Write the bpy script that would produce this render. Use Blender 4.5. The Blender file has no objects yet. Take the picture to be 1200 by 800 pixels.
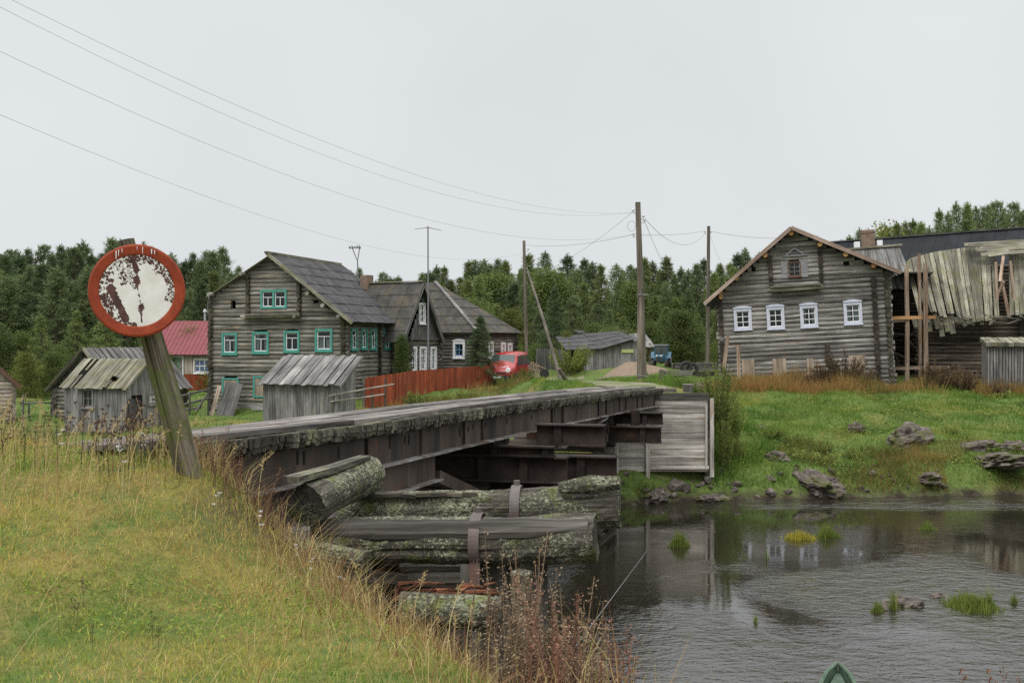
import bpy, bmesh, math, random
import numpy as np
from mathutils import Vector, Matrix, Euler

random.seed(7)
rng = np.random.default_rng(7)
SC = bpy.context.scene
COL = SC.collection
R = math.radians
F = 1333.333          # focal length in photo pixels (1200 wide, 40 mm lens)
EYE = 5.0             # eye height above the river
CAMP = Vector((0, 0, EYE))

# ------------------------------------------------------------------ camera, sky, sun
cd = bpy.data.cameras.new('camera')
cam = bpy.data.objects.new('camera', cd)
COL.objects.link(cam)
cam.location = CAMP
cam.rotation_euler = (R(90), 0, 0)
cd.lens = 40.0
cd.sensor_width = 36.0
cd.sensor_fit = 'HORIZONTAL'
cd.clip_end = 5000
SC.camera = cam

SUN_EL, SUN_AZ = 52, 205
W = bpy.data.worlds.new('World')
SC.world = W
W.use_nodes = True
nt = W.node_tree
nt.nodes.clear()
o_ = nt.nodes.new('ShaderNodeOutputWorld')
bg = nt.nodes.new('ShaderNodeBackground')
sky = nt.nodes.new('ShaderNodeTexSky')
sky.sky_type = 'NISHITA'
sky.sun_disc = False
sky.sun_elevation = R(SUN_EL)
sky.sun_rotation = R(SUN_AZ)
sky.air_density = 1.0
sky.dust_density = 6.0
sky.ozone_density = 1.0
hs = nt.nodes.new('ShaderNodeHueSaturation')
hs.inputs['Saturation'].default_value = 0.12
nt.links.new(sky.outputs[0], hs.inputs['Color'])
tc = nt.nodes.new('ShaderNodeTexCoord')
sep = nt.nodes.new('ShaderNodeSeparateXYZ')
nt.links.new(tc.outputs['Generated'], sep.inputs[0])
cr = nt.nodes.new('ShaderNodeValToRGB')       # overcast sky: bright overhead, even near the horizon
e = cr.color_ramp.elements
e[0].position = 0.0; e[0].color = (.79, .825, .84, 1)
e[1].position = 1.0; e[1].color = (1.0, 1.0, 1.0, 1)
n_ = cr.color_ramp.elements.new(0.30); n_.color = (.755, .79, .81, 1)
nt.links.new(sep.outputs[2], cr.inputs[0])
zr = nt.nodes.new('ShaderNodeMapRange')
zr.inputs[1].default_value = .3; zr.inputs[2].default_value = 1.0
zr.inputs[3].default_value = 10.0; zr.inputs[4].default_value = 27.0
nt.links.new(sep.outputs[2], zr.inputs[0])
cl = nt.nodes.new('ShaderNodeTexNoise')
cl.inputs['Scale'].default_value = 2.2
cl.inputs['Detail'].default_value = 3
nt.links.new(tc.outputs['Generated'], cl.inputs['Vector'])
clr = nt.nodes.new('ShaderNodeMapRange')
clr.inputs[1].default_value = .3; clr.inputs[2].default_value = .7
clr.inputs[3].default_value = .94; clr.inputs[4].default_value = 1.06
nt.links.new(cl.outputs[0], clr.inputs[0])
mm = nt.nodes.new('ShaderNodeMath'); mm.operation = 'MULTIPLY'
nt.links.new(zr.outputs[0], mm.inputs[0]); nt.links.new(clr.outputs[0], mm.inputs[1])
vs = nt.nodes.new('ShaderNodeVectorMath'); vs.operation = 'SCALE'
nt.links.new(cr.outputs[0], vs.inputs[0]); nt.links.new(mm.outputs[0], vs.inputs['Scale'])
mx = nt.nodes.new('ShaderNodeMix'); mx.data_type = 'RGBA'
mx.inputs[0].default_value = 0.94
nt.links.new(hs.outputs[0], mx.inputs[6]); nt.links.new(vs.outputs[0], mx.inputs[7])
nt.links.new(mx.outputs[2], bg.inputs[0])
bg.inputs[1].default_value = 0.1
nt.links.new(bg.outputs[0], o_.inputs[0])

sd = bpy.data.lights.new('sun', 'SUN')
sd.energy = 1.4
sd.angle = R(25)
sd.color = (1.0, .97, .93)
so = bpy.data.objects.new('sun', sd)
COL.objects.link(so)
so.rotation_euler = (R(90 - SUN_EL), 0, R(180 - SUN_AZ))

SC.view_settings.view_transform = 'Standard'
SC.view_settings.look = 'None'
SC.view_settings.gamma = 1.0
SC.view_settings.use_curve_mapping = False
SC.view_settings.exposure = 0.0
SC.cycles.use_denoising = False        # keep the fine grain of grass and leaves

# ------------------------------------------------------------------ object helpers
def tag(o, label, cat, group=None, kind=None):
    if label: o['label'] = label
    if cat: o['category'] = cat
    if group: o['group'] = group
    if kind: o['kind'] = kind
    return o

def empty(name, loc, rot=(0, 0, 0), label=None, cat=None, group=None):
    o = bpy.data.objects.new(name, None)
    COL.objects.link(o)
    o.location = loc
    o.rotation_euler = rot
    return tag(o, label, cat, group)

def children(o):
    return [c for c in COL.objects if c.parent == o]

def copy_tree(o, loc, rz=0.0, scale=(1, 1, 1), label=None, group=None, kids=None):
    c = o.copy(); COL.objects.link(c)
    c.location = loc; c.rotation_euler = (0, 0, rz); c.scale = scale
    if label: c['label'] = label
    if group: c['group'] = group
    for ch in kids:
        d = ch.copy(); COL.objects.link(d); d.parent = c
    return c

def link_mesh(name, me, mat, parent=None, loc=None):
    if mat: me.materials.append(mat)
    o = bpy.data.objects.new(name, me)
    COL.objects.link(o)
    if parent: o.parent = parent
    if loc is not None: o.location = loc
    return o

class MB:
    """collects boxes, bars, tubes and quads, with uv along the grain and a tint per face"""
    def __init__(s):
        s.v = []; s.f = []; s.uv = []; s.t = []
    def face(s, idx, uvs, t):
        s.f.append(idx); s.uv.extend(uvs); s.t.append(t)
    def quad(s, pts, t=1.0, L=None):
        b = len(s.v); s.v += [tuple(p) for p in pts]
        p = [Vector(q) for q in pts]
        a = (p[1] - p[0]).length; c = (p[-1] - p[0]).length
        o = random.random() * 40
        if len(p) == 4:
            uv = [(o, o), (o + a, o), (o + a, o + c), (o, o + c)]
        else:
            uv = [(o + (q - p[0]).x + (q - p[0]).y, o + (q - p[0]).z) for q in p]
        s.face(list(range(b, b + len(p))), uv, t)
    def hexa(s, P, t=1.0):
        """P: 8 points, 0-3 one end ring, 4-7 the other end ring; grain runs from ring to ring"""
        P = [Vector(p) for p in P]
        b = len(s.v); s.v += [tuple(p) for p in P]
        L = (P[4] - P[0]).length
        o = random.random() * 40; o2 = random.random() * 40
        acc = 0
        for i in range(4):
            j = (i + 1) % 4
            w = (P[j] - P[i]).length
            s.face([b + i, b + j, b + 4 + j, b + 4 + i], [(o, o2 + acc), (o, o2 + acc + w), (o + L, o2 + acc + w), (o + L, o2 + acc)], t)
            acc += w
        w = (P[1] - P[0]).length; h = (P[3] - P[0]).length
        s.face([b + 3, b + 2, b + 1, b], [(o, o2), (o, o2 + w), (o + h * .2, o2 + w), (o + h * .2, o2)], t * .8)
        s.face([b + 4, b + 5, b + 6, b + 7], [(o, o2), (o, o2 + w), (o + h * .2, o2 + w), (o + h * .2, o2)], t * .8)
    def box(s, x0, x1, y0, y1, z0, z1, t=1.0):
        dx, dy, dz = abs(x1 - x0), abs(y1 - y0), abs(z1 - z0)
        if dx >= dy and dx >= dz:
            s.hexa([(x0, y0, z0), (x0, y0, z1), (x0, y1, z1), (x0, y1, z0), (x1, y0, z0), (x1, y0, z1), (x1, y1, z1), (x1, y1, z0)], t)
        elif dy >= dz:
            s.hexa([(x0, y0, z0), (x1, y0, z0), (x1, y0, z1), (x0, y0, z1), (x0, y1, z0), (x1, y1, z0), (x1, y1, z1), (x0, y1, z1)], t)
        else:
            s.hexa([(x0, y0, z0), (x0, y1, z0), (x1, y1, z0), (x1, y0, z0), (x0, y0, z1), (x0, y1, z1), (x1, y1, z1), (x1, y0, z1)], t)
    def bar(s, p0, p1, w, h, up=(0, 0, 1), t=1.0, w1=None, h1=None):
        p0, p1 = Vector(p0), Vector(p1); d = (p1 - p0).normalized()
        a = d.cross(Vector(up))
        if a.length < 1e-4: a = d.cross(Vector((0, 1, 0)))
        a.normalize(); u = a.cross(d).normalized()
        w1 = w if w1 is None else w1; h1 = h if h1 is None else h1
        def ring(p, w, h): return [p - a * w / 2 - u * h / 2, p + a * w / 2 - u * h / 2, p + a * w / 2 + u * h / 2, p - a * w / 2 + u * h / 2]
        s.hexa(ring(p0, w, h) + ring(p1, w1, h1), t)
    def tube(s, pts, rad, n=8, t=1.0, caps=True, jit=0.0, capt=None):
        pts = [Vector(p) for p in pts]
        if not hasattr(rad, '__len__'): rad = [rad] * len(pts)
        b = len(s.v); o = random.random() * 40; o2 = random.random() * 40
        acc = 0; A = []
        prev = None
        for i, p in enumerate(pts):
            d = (pts[min(i + 1, len(pts) - 1)] - pts[max(i - 1, 0)]).normalized()
            a = d.cross(Vector((0, 0, 1)))
            if a.length < .05: a = d.cross(Vector((0, 1, 0)))
            a.normalize(); u = a.cross(d).normalized()
            if i: acc += (p - pts[i - 1]).length
            A.append(acc)
            for k in range(n):
                th = 2 * math.pi * k / n
                r = rad[i] * (1 + (random.random() - .5) * 2 * jit)
                s.v.append(tuple(p + a * math.cos(th) * r + u * math.sin(th) * r))
        cw = 2 * math.pi * max(rad) / n
        for i in range(len(pts) - 1):
            for k in range(n):
                j = (k + 1) % n
                s.face([b + i * n + k, b + i * n + j, b + (i + 1) * n + j, b + (i + 1) * n + k],
                       [(o + A[i], o2 + k * cw), (o + A[i], o2 + (k + 1) * cw), (o + A[i + 1], o2 + (k + 1) * cw), (o + A[i + 1], o2 + k * cw)], t)
        if caps:
            ct = t if capt is None else capt
            uvc = [(o + .1 * math.cos(k), o2 + .3 * math.sin(k)) for k in range(n)]
            s.face([b + k for k in reversed(range(n))], uvc, ct)
            e = b + (len(pts) - 1) * n
            s.face([e + k for k in range(n)], uvc, ct)
    def build(s, name, mat, parent=None, smooth=False, loc=None):
        me = bpy.data.meshes.new(name)
        me.from_pydata(s.v, [], s.f)
        uvl = me.uv_layers.new(name='UVMap')
        uvl.data.foreach_set('uv', np.array(s.uv, dtype=np.float32).ravel())
        at = me.attributes.new('tint', 'FLOAT', 'FACE')
        at.data.foreach_set('value', np.array(s.t, dtype=np.float32))
        bm = bmesh.new(); bm.from_mesh(me)
        bmesh.ops.recalc_face_normals(bm, faces=bm.faces)
        bm.to_mesh(me); bm.free()
        if smooth:
            me.polygons.foreach_set('use_smooth', [True] * len(me.polygons))
        me.update()
        return link_mesh(name, me, mat, parent, loc)

def np_mesh(name, V, faces, tint, mat, parent=None, loc=None):
    """V (n,3); faces: list of (m,k) index arrays; tint per face"""
    me = bpy.data.meshes.new(name)
    nl = sum(f.size for f in faces); nf = sum(len(f) for f in faces)
    me.vertices.add(len(V)); me.vertices.foreach_set('co', V.astype(np.float32).ravel())
    me.loops.add(nl); me.loops.foreach_set('vertex_index', np.concatenate([f.ravel() for f in faces]).astype(np.int32))
    me.polygons.add(nf)
    tot = np.concatenate([np.full(len(f), f.shape[1]) for f in faces])
    st = np.concatenate([[0], np.cumsum(tot)[:-1]])
    me.polygons.foreach_set('loop_start', st.astype(np.int32))
    at = me.attributes.new('tint', 'FLOAT', 'FACE')
    at.data.foreach_set('value', tint.astype(np.float32))
    me.update(calc_edges=True)
    me.validate()
    return link_mesh(name, me, mat, parent, loc)

# ------------------------------------------------------------------ material helpers
def new_mat(name, rough=.8, spec=.3):
    m = bpy.data.materials.new(name); m.use_nodes = True
    nt = m.node_tree; b = nt.nodes['Principled BSDF']
    b.inputs['Roughness'].default_value = rough
    b.inputs['Specular IOR Level'].default_value = spec
    return m, nt, b
def nd(nt, typ, **kw):
    n = nt.nodes.new('ShaderNode' + typ)
    for k, v in kw.items(): setattr(n, k, v)
    return n
def noise(nt, vec, scale, detail=4, rough=.55, sc=None, dist=0):
    if sc is not None:
        mp = nd(nt, 'Mapping'); mp.inputs['Scale'].default_value = sc
        nt.links.new(vec, mp.inputs['Vector']); vec = mp.outputs[0]
    n = nd(nt, 'TexNoise')
    n.inputs['Scale'].default_value = scale; n.inputs['Detail'].default_value = detail
    n.inputs['Roughness'].default_value = rough; n.inputs['Distortion'].default_value = dist
    nt.links.new(vec, n.inputs['Vector'])
    return n.outputs[0]
def ramp(nt, fac, stops):
    r = nd(nt, 'ValToRGB'); el = r.color_ramp.elements
    while len(el) > 1: el.remove(el[-1])
    for i, (p, c) in enumerate(stops):
        q = el[0] if i == 0 else el.new(p)
        q.position = p; q.color = (*c, 1) if len(c) == 3 else c
    nt.links.new(fac, r.inputs[0]); return r.outputs[0]
def mixc(nt, fac, a, b):
    m = nd(nt, 'Mix', data_type='RGBA')
    for s, v in ((0, fac), (6, a), (7, b)):
        if hasattr(v, 'is_linked') or hasattr(v, 'links'): nt.links.new(v, m.inputs[s])
        elif s == 0: m.inputs[0].default_value = v
        else: m.inputs[s].default_value = (*v, 1)
    return m.outputs[2]
def scalec(nt, col, fac):
    v = nd(nt, 'VectorMath', operation='SCALE')
    nt.links.new(col, v.inputs[0]); nt.links.new(fac, v.inputs['Scale']); return v.outputs[0]
def remap(nt, val, a, b, c=0., d=1.):
    r = nd(nt, 'MapRange'); nt.links.new(val, r.inputs[0])
    for i, v in enumerate((a, b, c, d)): r.inputs[i + 1].default_value = v
    return r.outputs[0]
def math_(nt, op, a, b):
    m = nd(nt, 'Math', operation=op)
    for i, v in enumerate((a, b)):
        if isinstance(v, (int, float)): m.inputs[i].default_value = v
        else: nt.links.new(v, m.inputs[i])
    return m.outputs[0]
def tint_of(nt):
    a = nd(nt, 'Attribute', attribute_name='tint'); return a.outputs['Fac']
def bump(nt, b, h, strength=.5, dist=.02):
    n = nd(nt, 'Bump'); n.inputs['Strength'].default_value = strength; n.inputs['Distance'].default_value = dist
    nt.links.new(h, n.inputs['Height']); nt.links.new(n.outputs[0], b.inputs['Normal'])

def wood(name, dark, light, moss=None, moss_at=(.55, .65), gs=(1.5, 16), moss_scale=3., rough=.85, bs=.5, bd=.01, patch=None, patch_at=(.6, .7)):
    m, nt, b = new_mat(name, rough, .25)
    t = nd(nt, 'TexCoord')
    g = noise(nt, t.outputs['UV'], 1.0, 6, .65, (gs[0], gs[1], 1))
    big = noise(nt, t.outputs['UV'], 1.0, 3, .5, (.35, 1.2, 1))
    mixv = math_(nt, 'ADD', math_(nt, 'MULTIPLY', g, .65), math_(nt, 'MULTIPLY', big, .35))
    c = ramp(nt, mixv, [(.32, tuple(x * .45 for x in dark)), (.44, dark), (.62, light)])
    if patch:
        pn = noise(nt, t.outputs['UV'], 1.0, 4, .6, (.7, 2.5, 1))
        c = mixc(nt, remap(nt, pn, *patch_at), c, patch)
    if moss:
        n2 = noise(nt, t.outputs['Object'], moss_scale, 6, .7)
        mossc = mixc(nt, g, tuple(x * .6 for x in moss), tuple(min(1, x * 1.5) for x in moss))
        c = mixc(nt, remap(nt, n2, *moss_at), c, mossc)
    st = noise(nt, t.outputs['Object'], .55, 5, .62, (1, 1, .6))          # large weather stains
    c = scalec(nt, c, remap(nt, st, .34, .62, .70, 1.18))
    c = scalec(nt, c, tint_of(nt))
    nt.links.new(c, b.inputs['Base Color'])
    bump(nt, b, g, bs, bd)
    return m

def plain(name, col, rough=.6, var=.25, scale=6., metal=0., spec=.4, col2=None, at=(.5, .65)):
    m, nt, b = new_mat(name, rough, spec)
    b.inputs['Metallic'].default_value = metal
    t = nd(nt, 'TexCoord')
    n = noise(nt, t.outputs['Object'], scale, 5, .6)
    c = ramp(nt, n, [(.3, tuple(x * (1 - var) for x in col)), (.7, tuple(min(1, x * (1 + var)) for x in col))])
    if col2:
        n2 = noise(nt, t.outputs['Object'], scale * .6, 6, .7)
        c = mixc(nt, remap(nt, n2, *at), c, col2)
    c = scalec(nt, c, tint_of(nt))
    nt.links.new(c, b.inputs['Base Color'])
    return m

def leaf(name, c1, c2, rough=.6, trans=.25):
    m, nt, b = new_mat(name, rough, .2)
    a = tint_of(nt)
    c = ramp(nt, a, [(0., c1), (1., c2)])
    oi = nd(nt, 'ObjectInfo')
    c = scalec(nt, c, remap(nt, oi.outputs['Random'], 0, 1, .75, 1.25))
    nt.links.new(c, b.inputs['Base Color'])
    if trans:
        tr = nd(nt, 'BsdfTranslucent'); nt.links.new(c, tr.inputs[0])
        ms = nd(nt, 'MixShader'); ms.inputs[0].default_value = trans
        nt.links.new(b.outputs[0], ms.inputs[1]); nt.links.new(tr.outputs[0], ms.inputs[2])
        nt.links.new(ms.outputs[0], nt.nodes['Material Output'].inputs[0])
    return m

# ------------------------------------------------------------------ ground shape
NEAR = [(-90, 30), (-12, 14.6), (-6.2, 12.4), (-2.95, 9.9), (-1.55, 8.05), (-.52, 6.25), (.55, 4.15), (2.4, 1.0), (12, -4), (90, -30)]
FAR = [(-120, 72), (-30, 50), (-8, 42), (0, 36.6), (3.5, 35.0), (6, 35.9), (9.5, 36.3), (16.8, 37.2), (40, 42), (120, 56)]
def sdist(pl, x, y):
    best = np.full(np.shape(x), 1e9); sg = np.zeros(np.shape(x))
    for (ax, ay), (bx, by) in zip(pl[:-1], pl[1:]):
        dx, dy = bx - ax, by - ay; L2 = dx * dx + dy * dy
        k = np.clip(((x - ax) * dx + (y - ay) * dy) / L2, 0, 1)
        px, py = ax + k * dx, ay + k * dy
        d = np.hypot(x - px, y - py)
        s = np.sign(dx * (y - ay) - dy * (x - ax))
        m = d < best - 1e-9
        best = np.where(m, d, best); sg = np.where(m, s, sg)
    return best * np.where(sg == 0, 1, sg)
def sst(a, b, x):
    k = np.clip((x - a) / (b - a), 0, 1); return k * k * (3 - 2 * k)
_vn = rng.random((64, 64))
def vnoise(x, y):
    xi = np.floor(x).astype(int); yi = np.floor(y).astype(int)
    fx = x - xi; fy = y - yi; fx = fx * fx * (3 - 2 * fx); fy = fy * fy * (3 - 2 * fy)
    g = lambda i, j: _vn[i % 64, j % 64]
    return (g(xi, yi) * (1 - fx) + g(xi + 1, yi) * fx) * (1 - fy) + (g(xi, yi + 1) * (1 - fx) + g(xi + 1, yi + 1) * fx) * fy
ROAD = [(3.9, 35.4), (4.3, 40), (4.0, 46), (3.2, 54), (2.6, 64), (4.0, 76), (8, 95), (14, 120)]
def gz(x, y):
    x = np.asarray(x, float); y = np.asarray(y, float)
    s = sdist(NEAR, x, y); t = sdist(FAR, x, y)
    P = 3.38 + .60 * sst(-1.1, -2.9, x) * sst(5.2, 9.3, y) + .22 * np.exp(-(((x + 2.35) / .55) ** 2 + ((y - 8.35) / .6) ** 2)) + .05 * (vnoise(x * 1.7, y * 1.7) - .5) + .10 * (vnoise(x * .6 + 9, y * .6) - .5)
    sp = np.maximum(0, s + .15)
    zn = P - np.where(sp < .4, sp * sp * 1.5, 1.2 * (sp - .2)) + np.where(s > 0, .25 * (vnoise(x * 2.3, y * 2.3) - .5), 0)
    zn = np.maximum(zn, -1.0)
    u = x / np.maximum(y, 5)
    zv = np.interp(u, [-.6, -.45, -.3, -.2, -.12, 0, .05, .11, .2, .45, .8], [.5, .6, .85, 1.3, 1.85, 2.25, 2.8, 3.25, 3.0, 3.05, 3.1])
    g = np.interp(t, [0, .4, 1, 2.5, 6, 12, 20, 26], [0, .11, .28, .35, .52, .68, .82, 1])
    zf = np.where(t > 0, zv * g + np.clip(t, 0, 3) / 3 * (.6 * (vnoise(x * .45, y * .45) - .5) + .34 * (vnoise(x * 1.1, y * 1.1) - .5)), np.maximum(t * .45, -1.0))
    zf = zf + np.clip((y - 95) * .03, 0, 4)
    cx = np.interp(y, [p[1] for p in ROAD], [p[0] for p in ROAD])
    dr = np.abs(x - cx)
    k = sst(3.8, 1.6, dr) * sst(36.7, 38.6, y) * sst(85, 66, y)
    road_z = np.interp(y, [36, 44, 54, 66, 85], [3.42, 3.38, 3.12, 2.7, 2.7])
    zf = np.where(t > 0, zf * (1 - k) + np.maximum(zf, road_z) * k, zf)
    return np.maximum(zn, zf)
def G(x, y): return float(gz(np.array([x]), np.array([y]))[0])
def at(px, Y, py=None, z=None):
    """a point at depth Y seen at photo column px; on the ground unless a row or height is given"""
    X = (px - 600) / F * Y
    if py is not None: z = EYE + (400 - py) / F * Y
    if z is None: z = G(X, Y)
    return Vector((X, Y, z))

class Frame:
    def __init__(s, loc, yaw, roll=0):
        s.loc = Vector(loc); s.rot = Euler((0, R(roll), R(yaw)), 'XYZ')
        s.M = Matrix.LocRotScale(s.loc, s.rot, None); s.I = s.M.inverted()
        s.o = s.I @ CAMP
    def ray(s, px, py): return (s.I.to_3x3() @ Vector(((px - 600) / F, 1, (400 - py) / F)))
    def front(s, px, py, y=0.):
        d = s.ray(px, py); k = (y - s.o.y) / d.y; p = s.o + d * k; return p.x, p.z
    def side(s, px, py, x):
        d = s.ray(px, py); k = (x - s.o.x) / d.x; p = s.o + d * k; return p.y, p.z
    def thing(s, name, label, cat, group=None):
        return empty(name, s.loc, s.rot, label, cat, group)
# ------------------------------------------------------------------ materials
M = {}
M['log'] = wood('weathered_log', (.115, .108, .097), (.385, .365, .335), patch=(.31, .24, .17), patch_at=(.60, .76), gs=(.7, 16))
M['log_mossy'] = wood('old_house_log', (.108, .10, .084), (.34, .32, .28), patch=(.30, .235, .14), patch_at=(.57, .72), gs=(.7, 16))
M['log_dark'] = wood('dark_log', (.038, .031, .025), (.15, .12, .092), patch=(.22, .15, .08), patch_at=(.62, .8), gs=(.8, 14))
M['log_grey'] = wood('grey_log', (.09, .082, .07), (.26, .24, .21), gs=(.8, 14))
M['log_end'] = wood('log_end', (.05, .042, .032), (.17, .15, .10), moss=(.10, .095, .05), moss_at=(.55, .7), moss_scale=1.2)
M['grey_plank'] = wood('grey_plank', (.13, .125, .12), (.34, .325, .31), gs=(.9, 18), patch=(.30, .25, .19), patch_at=(.6, .75))
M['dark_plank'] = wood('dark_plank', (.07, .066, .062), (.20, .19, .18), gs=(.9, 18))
M['roof_plank'] = wood('roof_plank', (.11, .105, .10), (.29, .28, .265), gs=(.7, 14))
M['mossy_roof'] = wood('mossy_roof_plank', (.11, .104, .078), (.36, .34, .265), moss=(.165, .155, .08), moss_at=(.48, .66), moss_scale=1.6, gs=(.7, 16))
M['pale_plank'] = wood('pale_plank', (.27, .245, .21), (.60, .56, .50), gs=(.7, 14), patch=(.25, .165, .105), patch_at=(.56, .72))
M['deck'] = wood('deck_plank', (.09, .078, .07), (.30, .275, .255), gs=(.8, 20), patch=(.25, .17, .14), patch_at=(.58, .74))
M['fringe'] = wood('mossy_plank_end', (.05, .045, .036), (.21, .195, .15), moss=(.24, .235, .145), moss_at=(.5, .68), moss_scale=2.6, gs=(3, 26), bd=.02)
M['new_wood'] = wood('fresh_wood', (.42, .22, .09), (.62, .37, .17), gs=(.8, 14))
M['prop_wood'] = wood('prop_post_wood', (.19, .13, .09), (.45, .36, .28), gs=(.5, 10), patch=(.21, .115, .07), patch_at=(.54, .66))
M['verge'] = wood('verge_board', (.22, .15, .115), (.42, .33, .27), gs=(.6, 14))
M['pole'] = wood('pole_wood', (.09, .076, .058), (.22, .19, .15), gs=(.4, 10))
M['sign_post'] = wood('sign_post_wood', (.075, .062, .044), (.235, .20, .145), moss=(.085, .10, .028), moss_at=(.45, .60), moss_scale=5., gs=(2.0, 30), bs=.9, bd=.012)
M['rot_wood'] = wood('rotten_red_wood', (.13, .048, .026), (.31, .12, .06), gs=(3, 40), bs=1., bd=.03)
M['board_shut'] = wood('window_board', (.26, .20, .15), (.48, .39, .30), gs=(.6, 12))
M['red_fence'] = wood('red_fence_paint', (.18, .042, .02), (.345, .08, .036), gs=(.8, 10), patch=(.16, .10, .075), patch_at=(.62, .78))
M['rail'] = wood('fence_rail', (.2, .18, .15), (.5, .46, .39), gs=(1, 14))
M['house_pale'] = wood('pale_house_board', (.28, .24, .2), (.46, .41, .35), gs=(.6, 10), patch=(.42, .3, .2), patch_at=(.55, .72))
M['teal'] = plain('teal_paint', (.06, .27, .215), .55, .25, 5)
M['white_paint'] = plain('white_paint', (.74, .74, .74), .55, .1, 8)
M['lilac_white'] = plain('grey_white_paint', (.52, .54, .62), .55, .12, 8)
M['shutter'] = plain('shutter_grey', (.25, .24, .25), .7, .2, 8)
M['red_brown_paint'] = plain('brown_paint', (.12, .06, .04), .6, .2, 8)
M['blue_paint'] = plain('blue_paint', (.12, .25, .42), .5, .15, 8)
M['felt'] = plain('grey_roof_sheet', (.062, .062, .065), .95, .35, 2.2, col2=(.095, .094, .092), at=(.46, .62), spec=.1)
M['felt_moss'] = plain('old_roof_sheet', (.075, .071, .065), .95, .3, 2.0, col2=(.12, .10, .065), at=(.5, .68), spec=.1)
M['felt_dark'] = plain('dark_roof_felt', (.028, .031, .034), .95, .2, .8, spec=.08)
M['red_roof'] = plain('red_roof_metal', (.21, .07, .078), .75, .1, 2, spec=.15)
M['rust'] = plain('rusty_steel', (.034, .025, .021), .85, .5, 2.5, col2=(.09, .043, .026), at=(.56, .74), spec=.2)
M['rust_light'] = plain('rusty_steel_edge', (.23, .22, .21), .6, .3, 4, col2=(.10, .06, .04), at=(.45, .6))
M['steel'] = plain('dark_strap_steel', (.10, .085, .08), .6, .3, 6, col2=(.16, .09, .07), at=(.5, .7))
M['cable'] = plain('galvanised_cable', (.16, .16, .16), .5, .1, 6)
M['wire'] = plain('power_wire', (.17, .17, .18), .6, .1, 6)
M['brick'] = plain('chimney_brick', (.19, .135, .10), .9, .4, 5)
M['rock'] = None
M['cloth'] = plain('curtain_cloth', (.62, .60, .60), .9, .12, 5)
M['lace'] = plain('green_curtain', (.22, .34, .26), .9, .12, 5)
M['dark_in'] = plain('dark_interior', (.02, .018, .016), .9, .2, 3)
M['rubber'] = plain('tyre_rubber', (.025, .025, .027), .8, .2, 8)
M['black_plastic'] = plain('black_plastic', (.03, .03, .035), .5, .2, 8)
M['insul'] = plain('porcelain', (.6, .6, .58), .3, .1, 5)
M['galv'] = plain('galvanised_metal', (.3, .31, .32), .5, .15, 5)
M['blue_tractor'] = plain('tractor_blue', (.05, .13, .20), .5, .2, 4)
M['tractor_red'] = plain('tractor_red', (.45, .05, .03), .5, .2, 4)
M['cream'] = plain('cream_plate', (.45, .48, .2), .6, .1, 4)
M['green_boat'] = plain('green_boat_paint', (.06, .10, .065), .7, .3, 9, col2=(.10, .135, .095), at=(.5, .7))
M['sand'] = plain('sand', (.19, .14, .10), .95, .18, 6)
M['yarrow'] = plain('white_flower', (.55, .55, .52), .8, .15, 30)

def glass(name, tint=(.9, .95, .95), fac=.5):
    m = bpy.data.materials.new(name); m.use_nodes = True; nt = m.node_tree
    nt.nodes.remove(nt.nodes['Principled BSDF'])
    tr = nd(nt, 'BsdfTransparent'); tr.inputs[0].default_value = (*tint, 1)
    gl = nd(nt, 'BsdfGlossy'); gl.inputs['Roughness'].default_value = .03
    fr = nd(nt, 'Fresnel'); fr.inputs[0].default_value = 1.5
    ms = nd(nt, 'MixShader'); nt.links.new(math_(nt, 'ADD', math_(nt, 'MULTIPLY', fr.outputs[0], .75), .0), ms.inputs[0])
    nt.links.new(tr.outputs[0], ms.inputs[1]); nt.links.new(gl.outputs[0], ms.inputs[2])
    nt.links.new(ms.outputs[0], nt.nodes['Material Output'].inputs[0])
    return m
M['glass'] = glass('window_glass', (.75, .8, .8))
M['blue_glass'] = plain('blue_net_curtain', (.10, .14, .30), .8, .15, 5)

def mk_car_red():
    m, nt, b = new_mat('red_car_paint', .3, .5)
    t = nd(nt, 'TexCoord'); n = noise(nt, t.outputs['Object'], 3, 4)
    c = ramp(nt, n, [(.3, (.30, .022, .022)), (.7, (.40, .04, .038))])
    nt.links.new(c, b.inputs['Base Color']); b.inputs['Coat Weight'].default_value = .15
    return m
M['car_red'] = mk_car_red()

def mk_rock():
    m, nt, b = new_mat('grey_pink_rock', .85, .3)
    t = nd(nt, 'TexCoord')
    n = noise(nt, t.outputs['Object'], 3.5, 8, .65)
    s = noise(nt, t.outputs['Object'], 2.2, 5, .6, (1, 1, 5))
    c = ramp(nt, n, [(.3, (.035, .03, .026)), (.5, (.125, .102, .088)), (.72, (.29, .245, .21))])
    c = mixc(nt, remap(nt, s, .5, .62), c, (.09, .075, .065))
    ms = noise(nt, t.outputs['Object'], 1.7, 5, .6)
    c = mixc(nt, remap(nt, ms, .52, .62), c, (.075, .08, .026))
    nt.links.new(c, b.inputs['Base Color']); bump(nt, b, n, 1., .12)
    return m
M['rock'] = mk_rock()

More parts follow.
